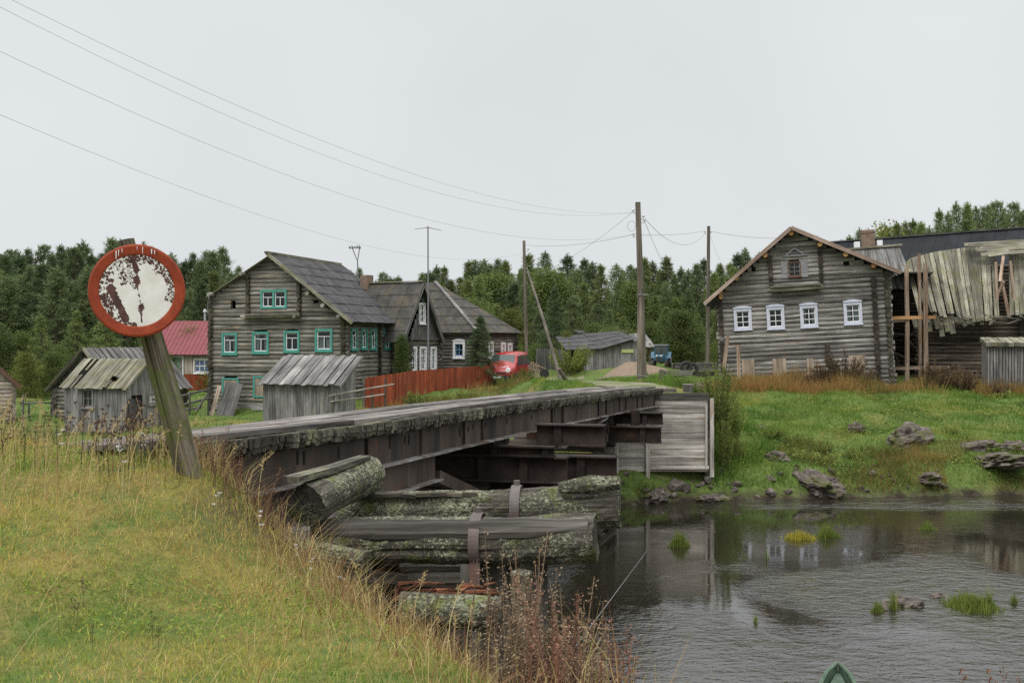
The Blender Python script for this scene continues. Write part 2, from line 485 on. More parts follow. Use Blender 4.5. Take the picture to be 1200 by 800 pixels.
def mk_lichen():
    """grey log crusted with pale green lichen"""
    m, nt, b = new_mat('lichen_log', .9, .2)
    t = nd(nt, 'TexCoord')
    g = noise(nt, t.outputs['UV'], 1.0, 7, .65, (2.0, 30, 1))
    c = ramp(nt, g, [(.3, (.02, .018, .014)), (.5, (.075, .066, .053)), (.72, (.20, .18, .15))])
    red = noise(nt, t.outputs['UV'], 1.0, 4, .6, (1.2, 5, 1))
    c = mixc(nt, remap(nt, red, .66, .74), c, (.30, .12, .05))
    big = noise(nt, t.outputs['Object'], 2.6, 3, .5)
    fine = noise(nt, t.outputs['Object'], 30, 7, .75)
    vor = nd(nt, 'TexVoronoi'); vor.inputs['Scale'].default_value = 42
    nt.links.new(t.outputs['Object'], vor.inputs['Vector'])
    li = math_(nt, 'ADD', math_(nt, 'MULTIPLY', big, .62), math_(nt, 'MULTIPLY', fine, 1.0))
    lm = remap(nt, li, .80, .86)
    lc = ramp(nt, noise(nt, t.outputs['Object'], 40, 5, .7), [(.3, (.07, .075, .045)), (.5, (.20, .205, .135)), (.72, (.42, .42, .32))])
    c = mixc(nt, lm, c, lc)
    c = mixc(nt, remap(nt, noise(nt, t.outputs['Object'], 5, 5, .6), .56, .66), c, (.13, .145, .05))
    c = scalec(nt, c, tint_of(nt))
    nt.links.new(c, b.inputs['Base Color'])
    h = math_(nt, 'ADD', math_(nt, 'MULTIPLY', g, .8), math_(nt, 'MULTIPLY', math_(nt, 'SUBTRACT', 1.0, vor.outputs[0]), math_(nt, 'MULTIPLY', lm, .9)))
    bump(nt, b, h, 1.0, .02)
    return m
M['lichen'] = mk_lichen()

def mk_girder():
    m, nt, b = new_mat('brown_girder_paint', .75, .3)
    t = nd(nt, 'TexCoord')
    s = noise(nt, t.outputs['UV'], 1.0, 5, .6, (1.6, .35, 1))
    n = noise(nt, t.outputs['Object'], 6, 6, .7)
    c = ramp(nt, s, [(.32, (.018, .014, .012)), (.5, (.062, .045, .036)), (.7, (.12, .088, .07))])
    c = mixc(nt, remap(nt, n, .58, .70), c, (.13, .05, .022))
    c = scalec(nt, c, tint_of(nt))
    nt.links.new(c, b.inputs['Base Color']); bump(nt, b, n, .4, .01)
    return m
M['girder'] = mk_girder()

def mk_ground():
    m, nt, b = new_mat('bank_ground', .95, .15)
    t = nd(nt, 'TexCoord'); P = t.outputs['Object']
    s = nd(nt, 'SeparateXYZ'); nt.links.new(P, s.inputs[0])
    n1 = noise(nt, P, .22, 5, .6); n2 = noise(nt, P, 1.6, 6, .7); n3 = noise(nt, P, 9, 6, .75)
    lawn = ramp(nt, n3, [(.3, (.05, .082, .018)), (.55, (.10, .145, .034)), (.75, (.16, .19, .056))])
    dry = ramp(nt, n3, [(.3, (.09, .082, .022)), (.55, (.20, .172, .052)), (.75, (.30, .25, .095))])
    soil = ramp(nt, n2, [(.35, (.018, .015, .011)), (.55, (.06, .045, .033)), (.75, (.12, .095, .075))])
    far = mixc(nt, remap(nt, n1, .52, .70), lawn, dry)
    far = mixc(nt, remap(nt, n2, .62, .72, 0, .7), far, soil)
    near = mixc(nt, remap(nt, n2, .42, .62), dry, lawn)
    near = mixc(nt, remap(nt, n3, .58, .70, 0, .75), near, soil)
    isnear = remap(nt, s.outputs[1], 24, 20)
    c = mixc(nt, isnear, far, near)
    # mud and stones by the water line, forest floor far off
    wl = remap(nt, math_(nt, 'ADD', s.outputs[2], math_(nt, 'MULTIPLY', n2, .9)), .45, .78, 1, 0)
    c = mixc(nt, wl, c, soil)
    fl = remap(nt, s.outputs[1], 86, 92)
    c = mixc(nt, fl, c, mixc(nt, n2, (.045, .055, .02), (.09, .07, .03)))
    # bare soil on the steep near slope
    ge = nd(nt, 'NewGeometry'); sn = nd(nt, 'SeparateXYZ'); nt.links.new(ge.outputs['Normal'], sn.inputs[0])
    st = remap(nt, sn.outputs[2], .90, .78)
    c = mixc(nt, math_(nt, 'MULTIPLY', st, isnear), c, mixc(nt, n2, (.05, .038, .025), (.13, .105, .06)))
    nt.links.new(c, b.inputs['Base Color']); bump(nt, b, n3, .7, .06)
    return m
M['ground'] = mk_ground()

def mk_road():
    m, nt, b = new_mat('gravel_track', .95, .15)
    t = nd(nt, 'TexCoord'); n = noise(nt, t.outputs['Object'], 3, 7, .75); n2 = noise(nt, t.outputs['Object'], .9, 5, .65)
    c = ramp(nt, n, [(.3, (.14, .115, .09)), (.7, (.29, .25, .205))])
    c = mixc(nt, remap(nt, n2, .44, .53), c, (.10, .135, .035))
    nt.links.new(c, b.inputs['Base Color']); bump(nt, b, n, .4, .03)
    return m
M['road'] = mk_road()

def mk_water():
    m, nt, b = new_mat('river_water', .04, .5)
    b.inputs['Base Color'].default_value = (.020, .0175, .012, 1)
    b.inputs['IOR'].default_value = 1.85
    t = nd(nt, 'TexCoord'); P = t.outputs['Object']
    mask = remap(nt, noise(nt, P, .16, 3, .5, (1, .9, 1), .6), .44, .58, .05, 1.0)
    s = nd(nt, 'SeparateXYZ'); nt.links.new(P, s.inputs[0])
    # broken riffle along the far shore, calmer strip just before it
    rif = math_(nt, 'MULTIPLY', remap(nt, s.outputs[1], 33.4, 34.2), remap(nt, noise(nt, P, 1.1, 4, .7, (.5, 2, 1)), .46, .56, .25, 1.0))
    calm = math_(nt, 'MULTIPLY', remap(nt, s.outputs[1], 24.5, 27), remap(nt, s.outputs[1], 34.2, 33.4))
    nearr = remap(nt, s.outputs[1], 20.5, 17.5, 0, .6)
    mask = math_(nt, 'MULTIPLY', mask, math_(nt, 'SUBTRACT', 1.0, math_(nt, 'MULTIPLY', calm, .82)))
    mask = math_(nt, 'MAXIMUM', math_(nt, 'MAXIMUM', mask, math_(nt, 'MULTIPLY', rif, 1.6)), nearr)
    w1 = noise(nt, P, 2.6, 4, .62, (.7, 1, 1), .5)
    w2 = noise(nt, P, 7.5, 3, .6, (.7, 1, 1), .3)
    h = math_(nt, 'ADD', math_(nt, 'MULTIPLY', w1, .7), math_(nt, 'MULTIPLY', w2, .3))
    n = nd(nt, 'Bump'); n.inputs['Distance'].default_value = .075
    nt.links.new(mask, n.inputs['Strength']); nt.links.new(h, n.inputs['Height'])
    nt.links.new(n.outputs[0], b.inputs['Normal'])
    return m
M['water'] = mk_water()

M['grass'] = None
def mk_blade(name, stops):
    m, nt, b = new_mat(name, .7, .2)
    c = ramp(nt, tint_of(nt), stops)
    nt.links.new(c, b.inputs['Base Color'])
    tr = nd(nt, 'BsdfTranslucent'); nt.links.new(c, tr.inputs[0])
    ms = nd(nt, 'MixShader'); ms.inputs[0].default_value = .3
    nt.links.new(b.outputs[0], ms.inputs[1]); nt.links.new(tr.outputs[0], ms.inputs[2])
    nt.links.new(ms.outputs[0], nt.nodes['Material Output'].inputs[0])
    return m
M['grass'] = mk_blade('meadow_grass', [(0, (.10, .19, .028)), (.3, (.24, .31, .05)), (.62, (.46, .42, .085)), (.87, (.60, .45, .16)), (1, (.34, .17, .07))])
M['lawn'] = mk_blade('lawn_grass', [(0, (.045, .10, .016)), (.5, (.105, .19, .03)), (.8, (.19, .25, .045)), (1, (.34, .29, .085))])
M['straw'] = mk_blade('dry_grass', [(0, (.14, .16, .035)), (.3, (.32, .26, .095)), (.65, (.52, .41, .20)), (1, (.20, .09, .045))])
M['rust_grass'] = mk_blade('rusty_grass', [(0, (.09, .10, .025)), (.4, (.24, .17, .055)), (.75, (.36, .20, .07)), (1, (.16, .07, .035))])
M['reed'] = mk_blade('reed_blade', [(0, (.08, .13, .022)), (.6, (.17, .22, .045)), (1, (.34, .31, .07))])
M['reed_yellow'] = mk_blade('yellow_reed_blade', [(0, (.2, .22, .03)), (.6, (.42, .36, .05)), (1, (.5, .36, .06))])
M['dead_stalk'] = plain('dead_stalk', (.07, .04, .028), .9, .3, 9)
M['red_stalk'] = plain('red_brown_stalk', (.17, .085, .055), .9, .35, 9)

M['pine'] = leaf('pine_needles', (.064, .10, .046), (.21, .255, .11), trans=.35)
M['pine_light'] = leaf('young_pine_needles', (.068, .108, .038), (.24, .285, .095), trans=.35)
M['spruce'] = leaf('spruce_needles', (.046, .075, .038), (.15, .20, .085), trans=.3)
M['decid'] = leaf('green_leaves', (.05, .085, .024), (.18, .225, .06), trans=.35)
M['decid_yellow'] = leaf('yellowing_leaves', (.075, .10, .024), (.27, .28, .07), trans=.35)
M['willow'] = leaf('willow_leaves', (.07, .11, .024), (.26, .30, .07), trans=.35)
M['brown_leaf'] = leaf('brown_shrub_leaves', (.05, .036, .022), (.19, .125, .065), trans=.2)
M['herb'] = leaf('herb_leaves', (.06, .10, .02), (.25, .27, .06), trans=.35)
M['bark'] = wood('tree_bark', (.05, .04, .032), (.17, .13, .10), gs=(2, 10))

# ------------------------------------------------------------------ ground, river, road
def build_ground():
    def axis(segs):
        out = []
        for a, b, st in segs: out += list(np.arange(a, b, st))
        return np.array(out + [segs[-1][1]])
    xs = axis([(-1500, -300, 150), (-300, -100, 20), (-100, -40, 3), (-40, -10, .8), (-10, -4, .2), (-4, 4, .1), (4, 25, .4), (25, 60, 1.2), (60, 120, 5), (120, 300, 20), (300, 1500, 150)])
    ys = axis([(-60, -5, 5), (-5, 3, .5), (3, 14, .1), (14, 33, .6), (33, 48, .25), (48, 100, .8), (100, 200, 5), (200, 500, 30), (500, 2500, 200)])
    X, Y = np.meshgrid(xs, ys)
    Z = gz(X, Y)
    V = np.stack([X.ravel(), Y.ravel(), Z.ravel()], 1)
    n, m = len(xs), len(ys)
    i = np.arange((m - 1) * (n - 1)); r = i // (n - 1); c = i % (n - 1)
    a = r * n + c
    Fq = np.stack([a, a + 1, a + n + 1, a + n], 1)
    o = np_mesh('ground', V, [Fq], np.ones(len(Fq)), M['ground'])
    o.data.polygons.foreach_set('use_smooth', [True] * len(Fq))
    tag(o, 'grassy river banks and village ground', None, kind='structure')
build_ground()

def build_river():
    xs = np.linspace(-90, 140, 60); ys = np.linspace(-30, 75, 40)
    X, Y = np.meshgrid(xs, ys)
    V = np.stack([X.ravel(), Y.ravel(), np.zeros(X.size)], 1); n, m = 60, 40
    i = np.arange((m - 1) * (n - 1)); a = (i // (n - 1)) * n + i % (n - 1)
    Fq = np.stack([a, a + 1, a + n + 1, a + n], 1)
    o = np_mesh('river', V, [Fq], np.ones(len(Fq)), M['water'])
    tag(o, 'dark rippled river water', None, kind='structure')
build_river()

def build_road():
    ys = np.linspace(36.2, 118, 170)
    cx = np.interp(ys, [p[1] for p in ROAD], [p[0] for p in ROAD])
    V = []; nw = 9
    for y, c in zip(ys, cx):
        wl = .95 + .35 * (vnoise(np.array([y * .8]), np.array([1.]))[0]); wr = .95 + .35 * (vnoise(np.array([y * .8]), np.array([7.]))[0])
        for k in range(nw):
            f = k / (nw - 1); x = c - wl + f * (wl + wr)
            V.append((x, y, 0))
    V = np.array(V); V[:, 2] = gz(V[:, 0], V[:, 1]) + .02
    Fq = []
    for j in range(len(ys) - 1):
        for k in range(nw - 1):
            a = j * nw + k; Fq.append((a, a + 1, a + nw + 1, a + nw))
    o = np_mesh('dirt_road', V, [np.array(Fq)], np.ones(len(Fq)), M['road'])
    tag(o, 'pale gravel track from the bridge into the village', None, kind='structure')
build_road()

# ------------------------------------------------------------------ bridge
def bx(Y): return -2.68 + .281 * (Y - 9.8)            # right-hand edge of the deck
BZ = ([9.0, 9.8, 13.3, 17.7, 20.4, 26.4, 30.9, 36.4, 38], [4.13, 4.12, 4.03, 3.96, 3.91, 3.77, 3.66, 3.50, 3.46])
def bz(Y): return float(np.interp(Y, *BZ))
BD = Vector((.2705, .9627, 0)); BR = Vector((.9627, -.2705, 0))
def bp(Y, r, dz=0.):
    """point at bridge station Y, r metres right of the deck edge (negative = on the deck)"""
    tilt = np.interp(Y, [9, 36], [.09, .02])
    p = Vector((bx(Y), Y, bz(Y))) + BR * r
    p.z += r * tilt * (1 if r < 0 else 0) + dz
    return p

def build_bridge():
    br = empty('wooden_bridge', (bx(10), 10, 0), (0, 0, 0), 'old timber bridge with ragged mossy plank ends and rusty brown girders', 'bridge')
    off = -br.location
    def B(mb, name, mat, parent=br, **k):
        mb.v = [tuple(Vector(v) + off) for v in mb.v]
        return mb.build(name, mat, parent, **k)
    # cross planks, ragged ends hanging as a fringe
    mb = MB(); Y = 9.75
    while Y < 36.6:
        w = random.uniform(.11, .19)
        tn = random.uniform(.7, 1.15); l = -2.5 - random.random() * .1; z0 = random.gauss(0, .006); h = random.uniform(.12, .155) * (1 if random.random() < .93 else .55)
        def rg(y0, y1, r, hb, zt, rr=0.):
            a, b = bp(y0, r, zt), bp(y1, r, zt)
            c, d = bp(y0, r + rr, zt), bp(y1, r + rr, zt); c.z = a.z - hb; d.z = b.z - hb
            return [a, b, d, c]
        mb.hexa(rg(Y + .003, Y + w - .003, l, .16, z0) + rg(Y + .003, Y + w - .003, -.10, .165, z0), tn)
        ns = random.choice((2, 3, 3, 4)); cuts = sorted([0, 1] + [random.uniform(.15, .85) for _ in range(ns - 1)]); e0 = random.gauss(0, .010)
        for f0, f1 in zip(cuts[:-1], cuts[1:]):                      # rotten end, split into splinters of uneven length
            y0, y1 = Y + w * f0 + .001, Y + w * f1 - .001 - (.012 if f1 == 1 and random.random() < .4 else 0)
            e = e0 + random.gauss(0, .006); hh = h * random.uniform(.82, 1.2)
            t2 = tn * random.uniform(.75, 1.15)
            mb.hexa(rg(y0, y1, -.1, .165, z0) + rg(y0, y1, e - .012, hh * .6, z0 - .001, .012), t2)
            p0, p1 = rg(y0, y1, e, .05, z0 - .012), rg(y0 + w * .03, y1 - w * .03, e - .035, .05, z0 - .012)
            top = [bp(y0, -.07, z0 - .02), bp(y1, -.07, z0 - .02), bp(y1, e, z0 - .014), bp(y0, e, z0 - .014)]
            bot = [bp(y0, -.06, z0), bp(y1, -.06, z0), bp(y1, e - .02, z0), bp(y0, e - .02, z0)]
            for q, v in enumerate(bot): v.z -= hh * (1 if q > 1 else .95)
            mb.hexa(top + bot, t2)
        Y += w
    B(mb, 'deck_planks', M['fringe'])
    # running boards laid along the deck
    for tr, (ra, rb) in enumerate(((-1.04, -.20), (-2.35, -1.5))):
        mb = MB(); nb = 4; bw = (rb - ra) / nb
        for k in range(nb):
            Y = 9.35 + random.random() * .6 if tr == 0 else 10.2 + random.random()
            while Y < 36.4:
                L = min(random.uniform(3.0, 5.5), 36.5 - Y)
                r0 = ra + k * bw + bw / 2 + random.gauss(0, .015)
                segs = 3; tn = random.uniform(.6, 1.2); lift = random.uniform(0, .014)
                for q in range(segs):
                    a = bp(Y + L * q / segs, r0, .032 + lift); b = bp(Y + L * (q + 1) / segs, r0, .032 + lift)
                    mb.bar(a, b, bw * .91, .05, t=tn * random.uniform(.85, 1.1))
                Y += L + .02
                if L < .6: break
        B(mb, 'running_boards', M['deck'])
    # girders: web, stiffeners, flanges
    def girder(Y0, Y1, r, zt, zb, name, lip=True):
        mb = MB(); st = max(1, int((Y1 - Y0) / .9)); ys = np.linspace(Y0, Y1, st + 1)
        zt_ = zt if callable(zt) else (lambda Y: bz(Y) + zt)
        zb_ = zb if callable(zb) else (lambda Y: bz(Y) + zb)
        for a, b in zip(ys[:-1], ys[1:]):
            ta, tb = bp(a, r), bp(b, r); la, lb = bp(a, r - .03), bp(b, r - .03)
            P = []
            for p, q, Yq in ((ta, la, a), (tb, lb, b)):
                P += [Vector((p.x, p.y, zb_(Yq))), Vector((p.x, p.y, zt_(Yq))), Vector((q.x, q.y, zt_(Yq))), Vector((q.x, q.y, zb_(Yq)))]
            mb.hexa(P, random.uniform(.7, 1.1))
            s = bp(a + .12, r + .004)
            if random.random() < .45:
                mb.box(s.x, s.x + .03, s.y - .02, s.y + .03, zb_(a) + .02, zt_(a) - .01, random.choice((.45, .7)))
        w = B(mb, name, M['girder'])
        if lip:
            mb = MB()
            for a, b in zip(ys[:-1], ys[1:]):
                p, q = bp(a, r - .02), bp(b, r - .02); p.z = zb_(a) - .012; q.z = zb_(b) - .012 + random.gauss(0, .004)
                mb.bar(p, q, .30, .022, t=random.uniform(.7, 1.2))
            B(mb, 'bottom_flange', M['rust_light'], w)
        return w
    w = girder(9.9, 36.2, -.17, -.19, -.545, 'girder')
    for Y in (11.2, 11.9, 12.05, 12.9, 14.4, 14.9, 15.05, 17.1, 17.5, 17.75, 18.4, 19.6, 21.2, 23.0, 25.0):
        p = bp(Y, -.168); z = bz(Y) - random.uniform(.28, .36); hh = random.uniform(.03, .09)
        mb = MB(); mb.bar(p + Vector((0, 0, z - p.z - hh)), p + Vector((0, 0, z - p.z + hh)), .05, .012, up=(BR.x, BR.y, 0), t=.5); B(mb, 'rust_hole', M['dark_in'], w)
    girder(9.9, 36.2, -2.25, -.19, -.545, 'girder')
    girder(9.9, 16.1, -.19, lambda Y: bz(Y) - .56, lambda Y: 3.12 - .01 * (Y - 10), 'lower_girder')
    girder(23.4, 28.0, -.19, lambda Y: bz(Y) - .56, lambda Y: float(np.interp(Y, [23.4, 28], [2.82, 3.14])), 'lower_girder')
    girder(23.4, 28.0, -2.2, lambda Y: bz(Y) - .56, lambda Y: float(np.interp(Y, [23.4, 28], [2.82, 3.14])), 'lower_girder')
    # transverse rusty I-beams on the two piers
    def ibeam(Y, r0, r1, zb, zt, w=.30, t=1.0, dy=0.):
        mb = MB(); c0 = Vector((bx(Y), Y, 0)) + BR * r0; c1 = Vector((bx(Y), Y, 0)) + BR * r1
        for z0, z1, ww in ((zb, zb + .028, w), (zb + .03, zt - .03, .03), (zt - .028, zt, w)):
            a = c0.copy(); b = c1.copy(); a.z = b.z = (z0 + z1) / 2
            mb.bar(a, b, ww, z1 - z0, t=t)
        k = r0 + .4
        while k < r1:
            p = Vector((bx(Y), Y, 0)) + BR * k - BD * (w * .25)
            mb.bar(Vector((p.x, p.y, zb + .03)), Vector((p.x, p.y, zt - .03)), .03, w * .45, up=(BR.x, BR.y, 0), t=t * .9)
            k += random.uniform(.7, 1.0)
        return B(mb, 'cross_beam', M['rust'])
    ibeam(19.0, -2.7, 1.05, 2.67, 3.10)
    ibeam(19.45, -2.7, 1.78, 2.66, 3.09, t=.9)
    ibeam(19.2, -2.7, 1.7, 2.30, 2.655, w=.42, t=.8)
    ibeam(18.9, -2.4, .85, 3.105, 3.28, w=.22, t=.75)
    ibeam(20.6, .1, 1.35, 3.14, 3.52, t=1.15)
    ibeam(20.1, -2.4, 1.55, 2.3, 2.66, t=.7)
    ibeam(29.6, -2.6, 1.0, 2.38, 2.80, t=1.)
    ibeam(30.2, -2.6, .95, 2.82, 3.13, t=.9)
    mb = MB()
    p = Vector((bx(30), 30, 0)) + BR * .25
    mb.bar((p.x, p.y, 2.8), (p.x, p.y, 3.2), .22, .3, t=.8)
    B(mb, 'bearing_block', M['rust'])
    for Yc, zb, zt in ((19.8, 2.3, 3.36), (29.9, 2.4, 3.1)):      # packed timbers between the girders
        mb = MB(); z = zb; k = 0
        while z < zt - .1:
            for q in range(5):
                c0 = Vector((bx(Yc), Yc, 0)) + BD * (q * .3 - .7)
                a, b = c0 + BR * (-2.2 + random.random() * .1), c0 + BR * (-.30 - random.random() * .12)
                mb.bar((a.x, a.y, z + .11), (b.x, b.y, z + .11), .27, .2, t=random.uniform(.5, 1.))
            z += .215
        B(mb, 'packing_timber', M['log_dark'])
    mb = MB(); a = bp(16.4, -.3); b = bp(18.9, -.3); a.z = 3.05; b.z = 2.35     # raking strut
    mb.bar(a, b, .14, .18, t=1.0)
    B(mb, 'brace', M['girder'])
    # timber cribs carrying the beams
    for Yc, ztop, nm in ((19.9, 2.29, 1), (30.0, 2.37, 2)):
        mb = MB(); k = 0; z = -.9; cx = Vector((bx(Yc), Yc, 0)) + BR * -1.75
        while z < ztop - .1:
            for s in (-1, 1):
                if k % 2: a, b = cx + BR * -1.5 + BD * s * .8, cx + BR * 1.35 + BD * s * .8
                else: a, b = cx + BD * -1.05 + BR * s * 1.15, cx + BD * 1.05 + BR * s * 1.15
                a = a.copy(); b = b.copy(); a.z = b.z = z + .13
                mb.tube([a, b], .14, 8, random.uniform(.6, 1.1), jit=.05)
            z += .235 if k % 2 else .235
            k += 1
        B(mb, 'pier', M['log_dark'])
    return br
build_bridge()

# far abutment: whitewashed plank crib
ab = empty('bridge_abutment', (4.2, 36.2, 0), (0, 0, 0), 'plank faced crib abutment, faded white boards, under the far bridge end', 'abutment')
mb = MB(); z = .86; k = 0
x0, x1 = -1.05, 2.03
while z < 3.12:
    h = random.uniform(.17, .26); zt = min(z + h, 3.14)
    a = x0 + random.random() * .04; xs = [a, a + 1.05 + random.random() * .1, x1] if k % 3 == 0 else [a, x1 - random.random() * .03]
    for p, q in zip(xs[:-1], xs[1:]):
        mb.box(p + .004, q - .004, -.02 + random.random() * .015, .05, z + .006, zt - .004, random.uniform(.62, 1.2))
    z = zt; k += 1
mb.build('face_board', M['pale_plank'], ab)
mb = MB()
mb.box(-.1, x1 + .03, -.05, .1, 3.145, 3.36, .45)
mb.build('cap_timber', M['log_grey'], ab)
for x, w_, za, zb in ((-.92, .1, .8, 2.5), (.05, .13, .55, 2.45), (x1 - .10, .07, .95, 2.95), (x1 + .06, .12, .7, 3.2)):
    mb = MB(); mb.box(x, x + w_, -.10, -.03, za, zb, random.uniform(.8, 1.1)); mb.build('batten', M['pale_plank'], ab)
mb = MB(); mb.box(.05, x1 + .02, -.08, -.03, .95, 1.06, 1.1); mb.build('bottom_rail', M['pale_plank'], ab)
for q in range(2):
    mb = MB(); z = .5
    while z < 3.1:
        mb.tube([(x1 + .04 if q else x0, .1, z + .12), (x1 + .04 if q else x0, 2.8, z + .12)], .13, 8, random.uniform(.7, 1.1)); z += .24
    mb.build('side_wall', M['log_grey'], ab)
mb = MB(); mb.box(x0, x1, .4, 2.7, 2.9, 3.25, .5); mb.build('fill', M['log_dark'], ab)
# timber stubs standing on the abutment
for px, py, w_, h_, lab in ((783, 463, .5, .12, 'long low dark timber block on the abutment beside the bridge end'), (806, 464, .28, .26, 'square dark timber stub on top of the white abutment')):
    p = at(px, 36.9, py); mb = MB()
    mb.box(-w_ / 2, w_ / 2, -.15, .15, 0, h_ * .9, .7); mb.box(-w_ / 2 - .02, w_ / 2 + .02, -.16, .16, h_ * .9 + .002, h_, 1.5)
    tag(mb.build('timber_stub', M['log_grey'], loc=(p.x, p.y, 3.36)), lab, 'timber')
# ------------------------------------------------------------------ houses: walls of logs, real openings, roofs
def log_wall(mb, A, u, outline, openings=(), r=.14, ext=.25, half=0., tone=(.6, 1.3), sag=0.):
    """A: local origin (x,y); u: unit direction; outline: convex polygon of (s,z)"""
    ux, uy = u
    zs = [p[1] for p in outline]; z = min(zs) + r + half * r * 1.7; zmax = max(zs)
    ss = [p[0] for p in outline]; smin, smax = min(ss), max(ss)
    while z < zmax - .02:
        xs = []
        for (s0, z0), (s1, z1) in zip(outline, outline[1:] + outline[:1]):
            if (z0 - z) * (z1 - z) <= 0 and abs(z1 - z0) > 1e-6:
                xs.append(s0 + (s1 - s0) * (z - z0) / (z1 - z0))
        if len(xs) >= 2:
            a, b = min(xs), max(xs)
            if b - a > .15:
                if a < smin + .05: a -= ext * random.uniform(.7, 1.2)
                if b > smax - .05: b += ext * random.uniform(.7, 1.2)
                iv = [(a, b)]
                for (o0, o1, p0, p1) in openings:
                    if z + r * .75 > p0 and z - r * .75 < p1:
                        nv = []
                        for i0, i1 in iv:
                            if o1 <= i0 or o0 >= i1: nv.append((i0, i1)); continue
                            if o0 - i0 > .03: nv.append((i0, o0))
                            if i1 - o1 > .03: nv.append((o1, i1))
                        iv = nv
                rr = r * random.uniform(.96, 1.05); dz = random.gauss(0, .008); tn = random.uniform(*tone)
                for i0, i1 in iv:
                    n = max(2, int((i1 - i0) / 1.5) + 1)
                    P = []
                    for q in range(n):
                        s = i0 + (i1 - i0) * q / (n - 1)
                        j = random.gauss(0, .008)
                        P.append((A[0] + ux * s - uy * j, A[1] + uy * s + ux * j, z + dz + random.gauss(0, .014)))
                    mb.tube(P, rr, 10, tn, capt=tn * .55)
        z += r * 1.7

def plank_wall(mb, A, u, outline, w=.16, th=.03, openings=(), tone=(.75, 1.2), gap=.006, ragged=0.):
    ux, uy = u
    ss = [p[0] for p in outline]; s = min(ss); smax = max(ss)
    while s < smax - .02:
        ww = min(w * random.uniform(.8, 1.25), smax - s); m = s + ww / 2
        zz = []
        for (s0, z0), (s1, z1) in zip(outline, outline[1:] + outline[:1]):
            if (s0 - m) * (s1 - m) <= 0 and abs(s1 - s0) > 1e-6:
                zz.append(z0 + (z1 - z0) * (m - s0) / (s1 - s0))
        if len(zz) >= 2:
            iv = [(min(zz), max(zz))]
            for (o0, o1, p0, p1) in openings:
                if m > o0 and m < o1:
                    nv = []
                    for a, b in iv:
                        if p1 <= a or p0 >= b: nv.append((a, b)); continue
                        if p0 - a > .02: nv.append((a, p0))
                        if b - p1 > .02: nv.append((p1, b))
                    iv = nv
            tn = random.uniform(*tone); d = random.random() * .012
            for a, b in iv:
                a += random.random() * ragged
                g = gap / 2
                pts = []
                for zq in (a, b):
                    for (sq, dq) in ((s + g, -d), (s + ww - g, -d), (s + ww - g, th), (s + g, th)):
                        pts.append((A[0] + ux * sq - uy * dq, A[1] + uy * sq + ux * dq, zq))
                mb.hexa(pts, tn)
        s += ww

def slab(mb, P, th=.05, t=1.):
    """P: four points round a roof plane"""
    P = [Vector(p) for p in P]; n = (P[1] - P[0]).cross(P[3] - P[0]).normalized()
    if n.z < 0: n = -n
    mb.hexa([P[0], P[1], P[1] - n * th, P[0] - n * th, P[3], P[2], P[2] - n * th, P[3] - n * th], t)

def board_roof(mb, e0, e1, r1, r0, w=.2, th=.03, tone=(.75, 1.2), ragged=.06, lift=.012, skip=0.):
    """boards from the eave e0-e1 up to the ridge r0-r1"""
    e0, e1, r0, r1 = map(Vector, (e0, e1, r0, r1)); L = (e1 - e0).length; n = max(1, int(L / w))
    up = (e1 - e0).cross(r0 - e0).normalized()
    if up.z < 0: up = -up
    for k in range(n):
        if random.random() < skip: continue
        a, b = k / n, (k + 1) / n
        g = .03
        f0, f1 = a + (b - a) * g, b - (b - a) * g
        lo = random.uniform(-ragged, ragged) ; l = up * ((k % 2) * lift + random.random() * lift)
        def P(f, tt): return e0.lerp(e1, f).lerp(r0.lerp(r1, f), tt) + l
        A, B, C, D = P(f0, lo / 3), P(f1, lo / 3), P(f1, 1), P(f0, 1)
        mb.hexa([A, B, B - up * th, A - up * th, D, C, C - up * th, D - up * th], random.uniform(*tone))

def roof_sheets(mb, e0, e1, r1, r0, rows=6, cols=9, th=.02, tone=(.93, 1.07)):
    """roofing sheets in overlapping rows"""
    e0, e1, r0, r1 = map(Vector, (e0, e1, r0, r1))
    up = (e1 - e0).cross(r0 - e0).normalized()
    if up.z < 0: up = -up
    for i in range(rows):
        for j in range(cols):
            a, b = j / cols, (j + 1) / cols
            c, d = i / rows, (i + 1) / rows
            def P(f, tt, l): return e0.lerp(e1, f).lerp(r0.lerp(r1, f), tt) + up * l
            j1 = random.gauss(0, .006)
            w_ = (b - a) * .01
            A, B = P(a + w_, max(0, c - .012), .045 + j1), P(b - w_, max(0, c - .012), .045 + j1)
            C, D = P(b - w_, d, .012 + j1), P(a + w_, d, .012 + j1)
            mb.hexa([A, B, B - up * th, A - up * th, D, C, C - up * th, D - up * th], random.uniform(*tone))

class Wall:
    """a wall plane with a local frame: s along, n outward, z up"""
    def __init__(s, O, u, n): s.O = Vector((O[0], O[1], 0)); s.u = Vector((u[0], u[1], 0)); s.n = Vector((n[0], n[1], 0))
    def p(s, a, n, z): q = s.O + s.u * a + s.n * n; q.z = z; return q
    def box(s, mb, a0, a1, n0, n1, z0, z1, t=1.):
        P = [s.p(a, n, z) for z in (z0, z1) for a, n in ((a0, n0), (a1, n0), (a1, n1), (a0, n1))]
        if (a1 - a0) > (z1 - z0):
            P = [s.p(a, n, z) for a in (a0, a1) for n, z in ((n0, z0), (n1, z0), (n1, z1), (n0, z1))]
        mb.hexa(P, t)

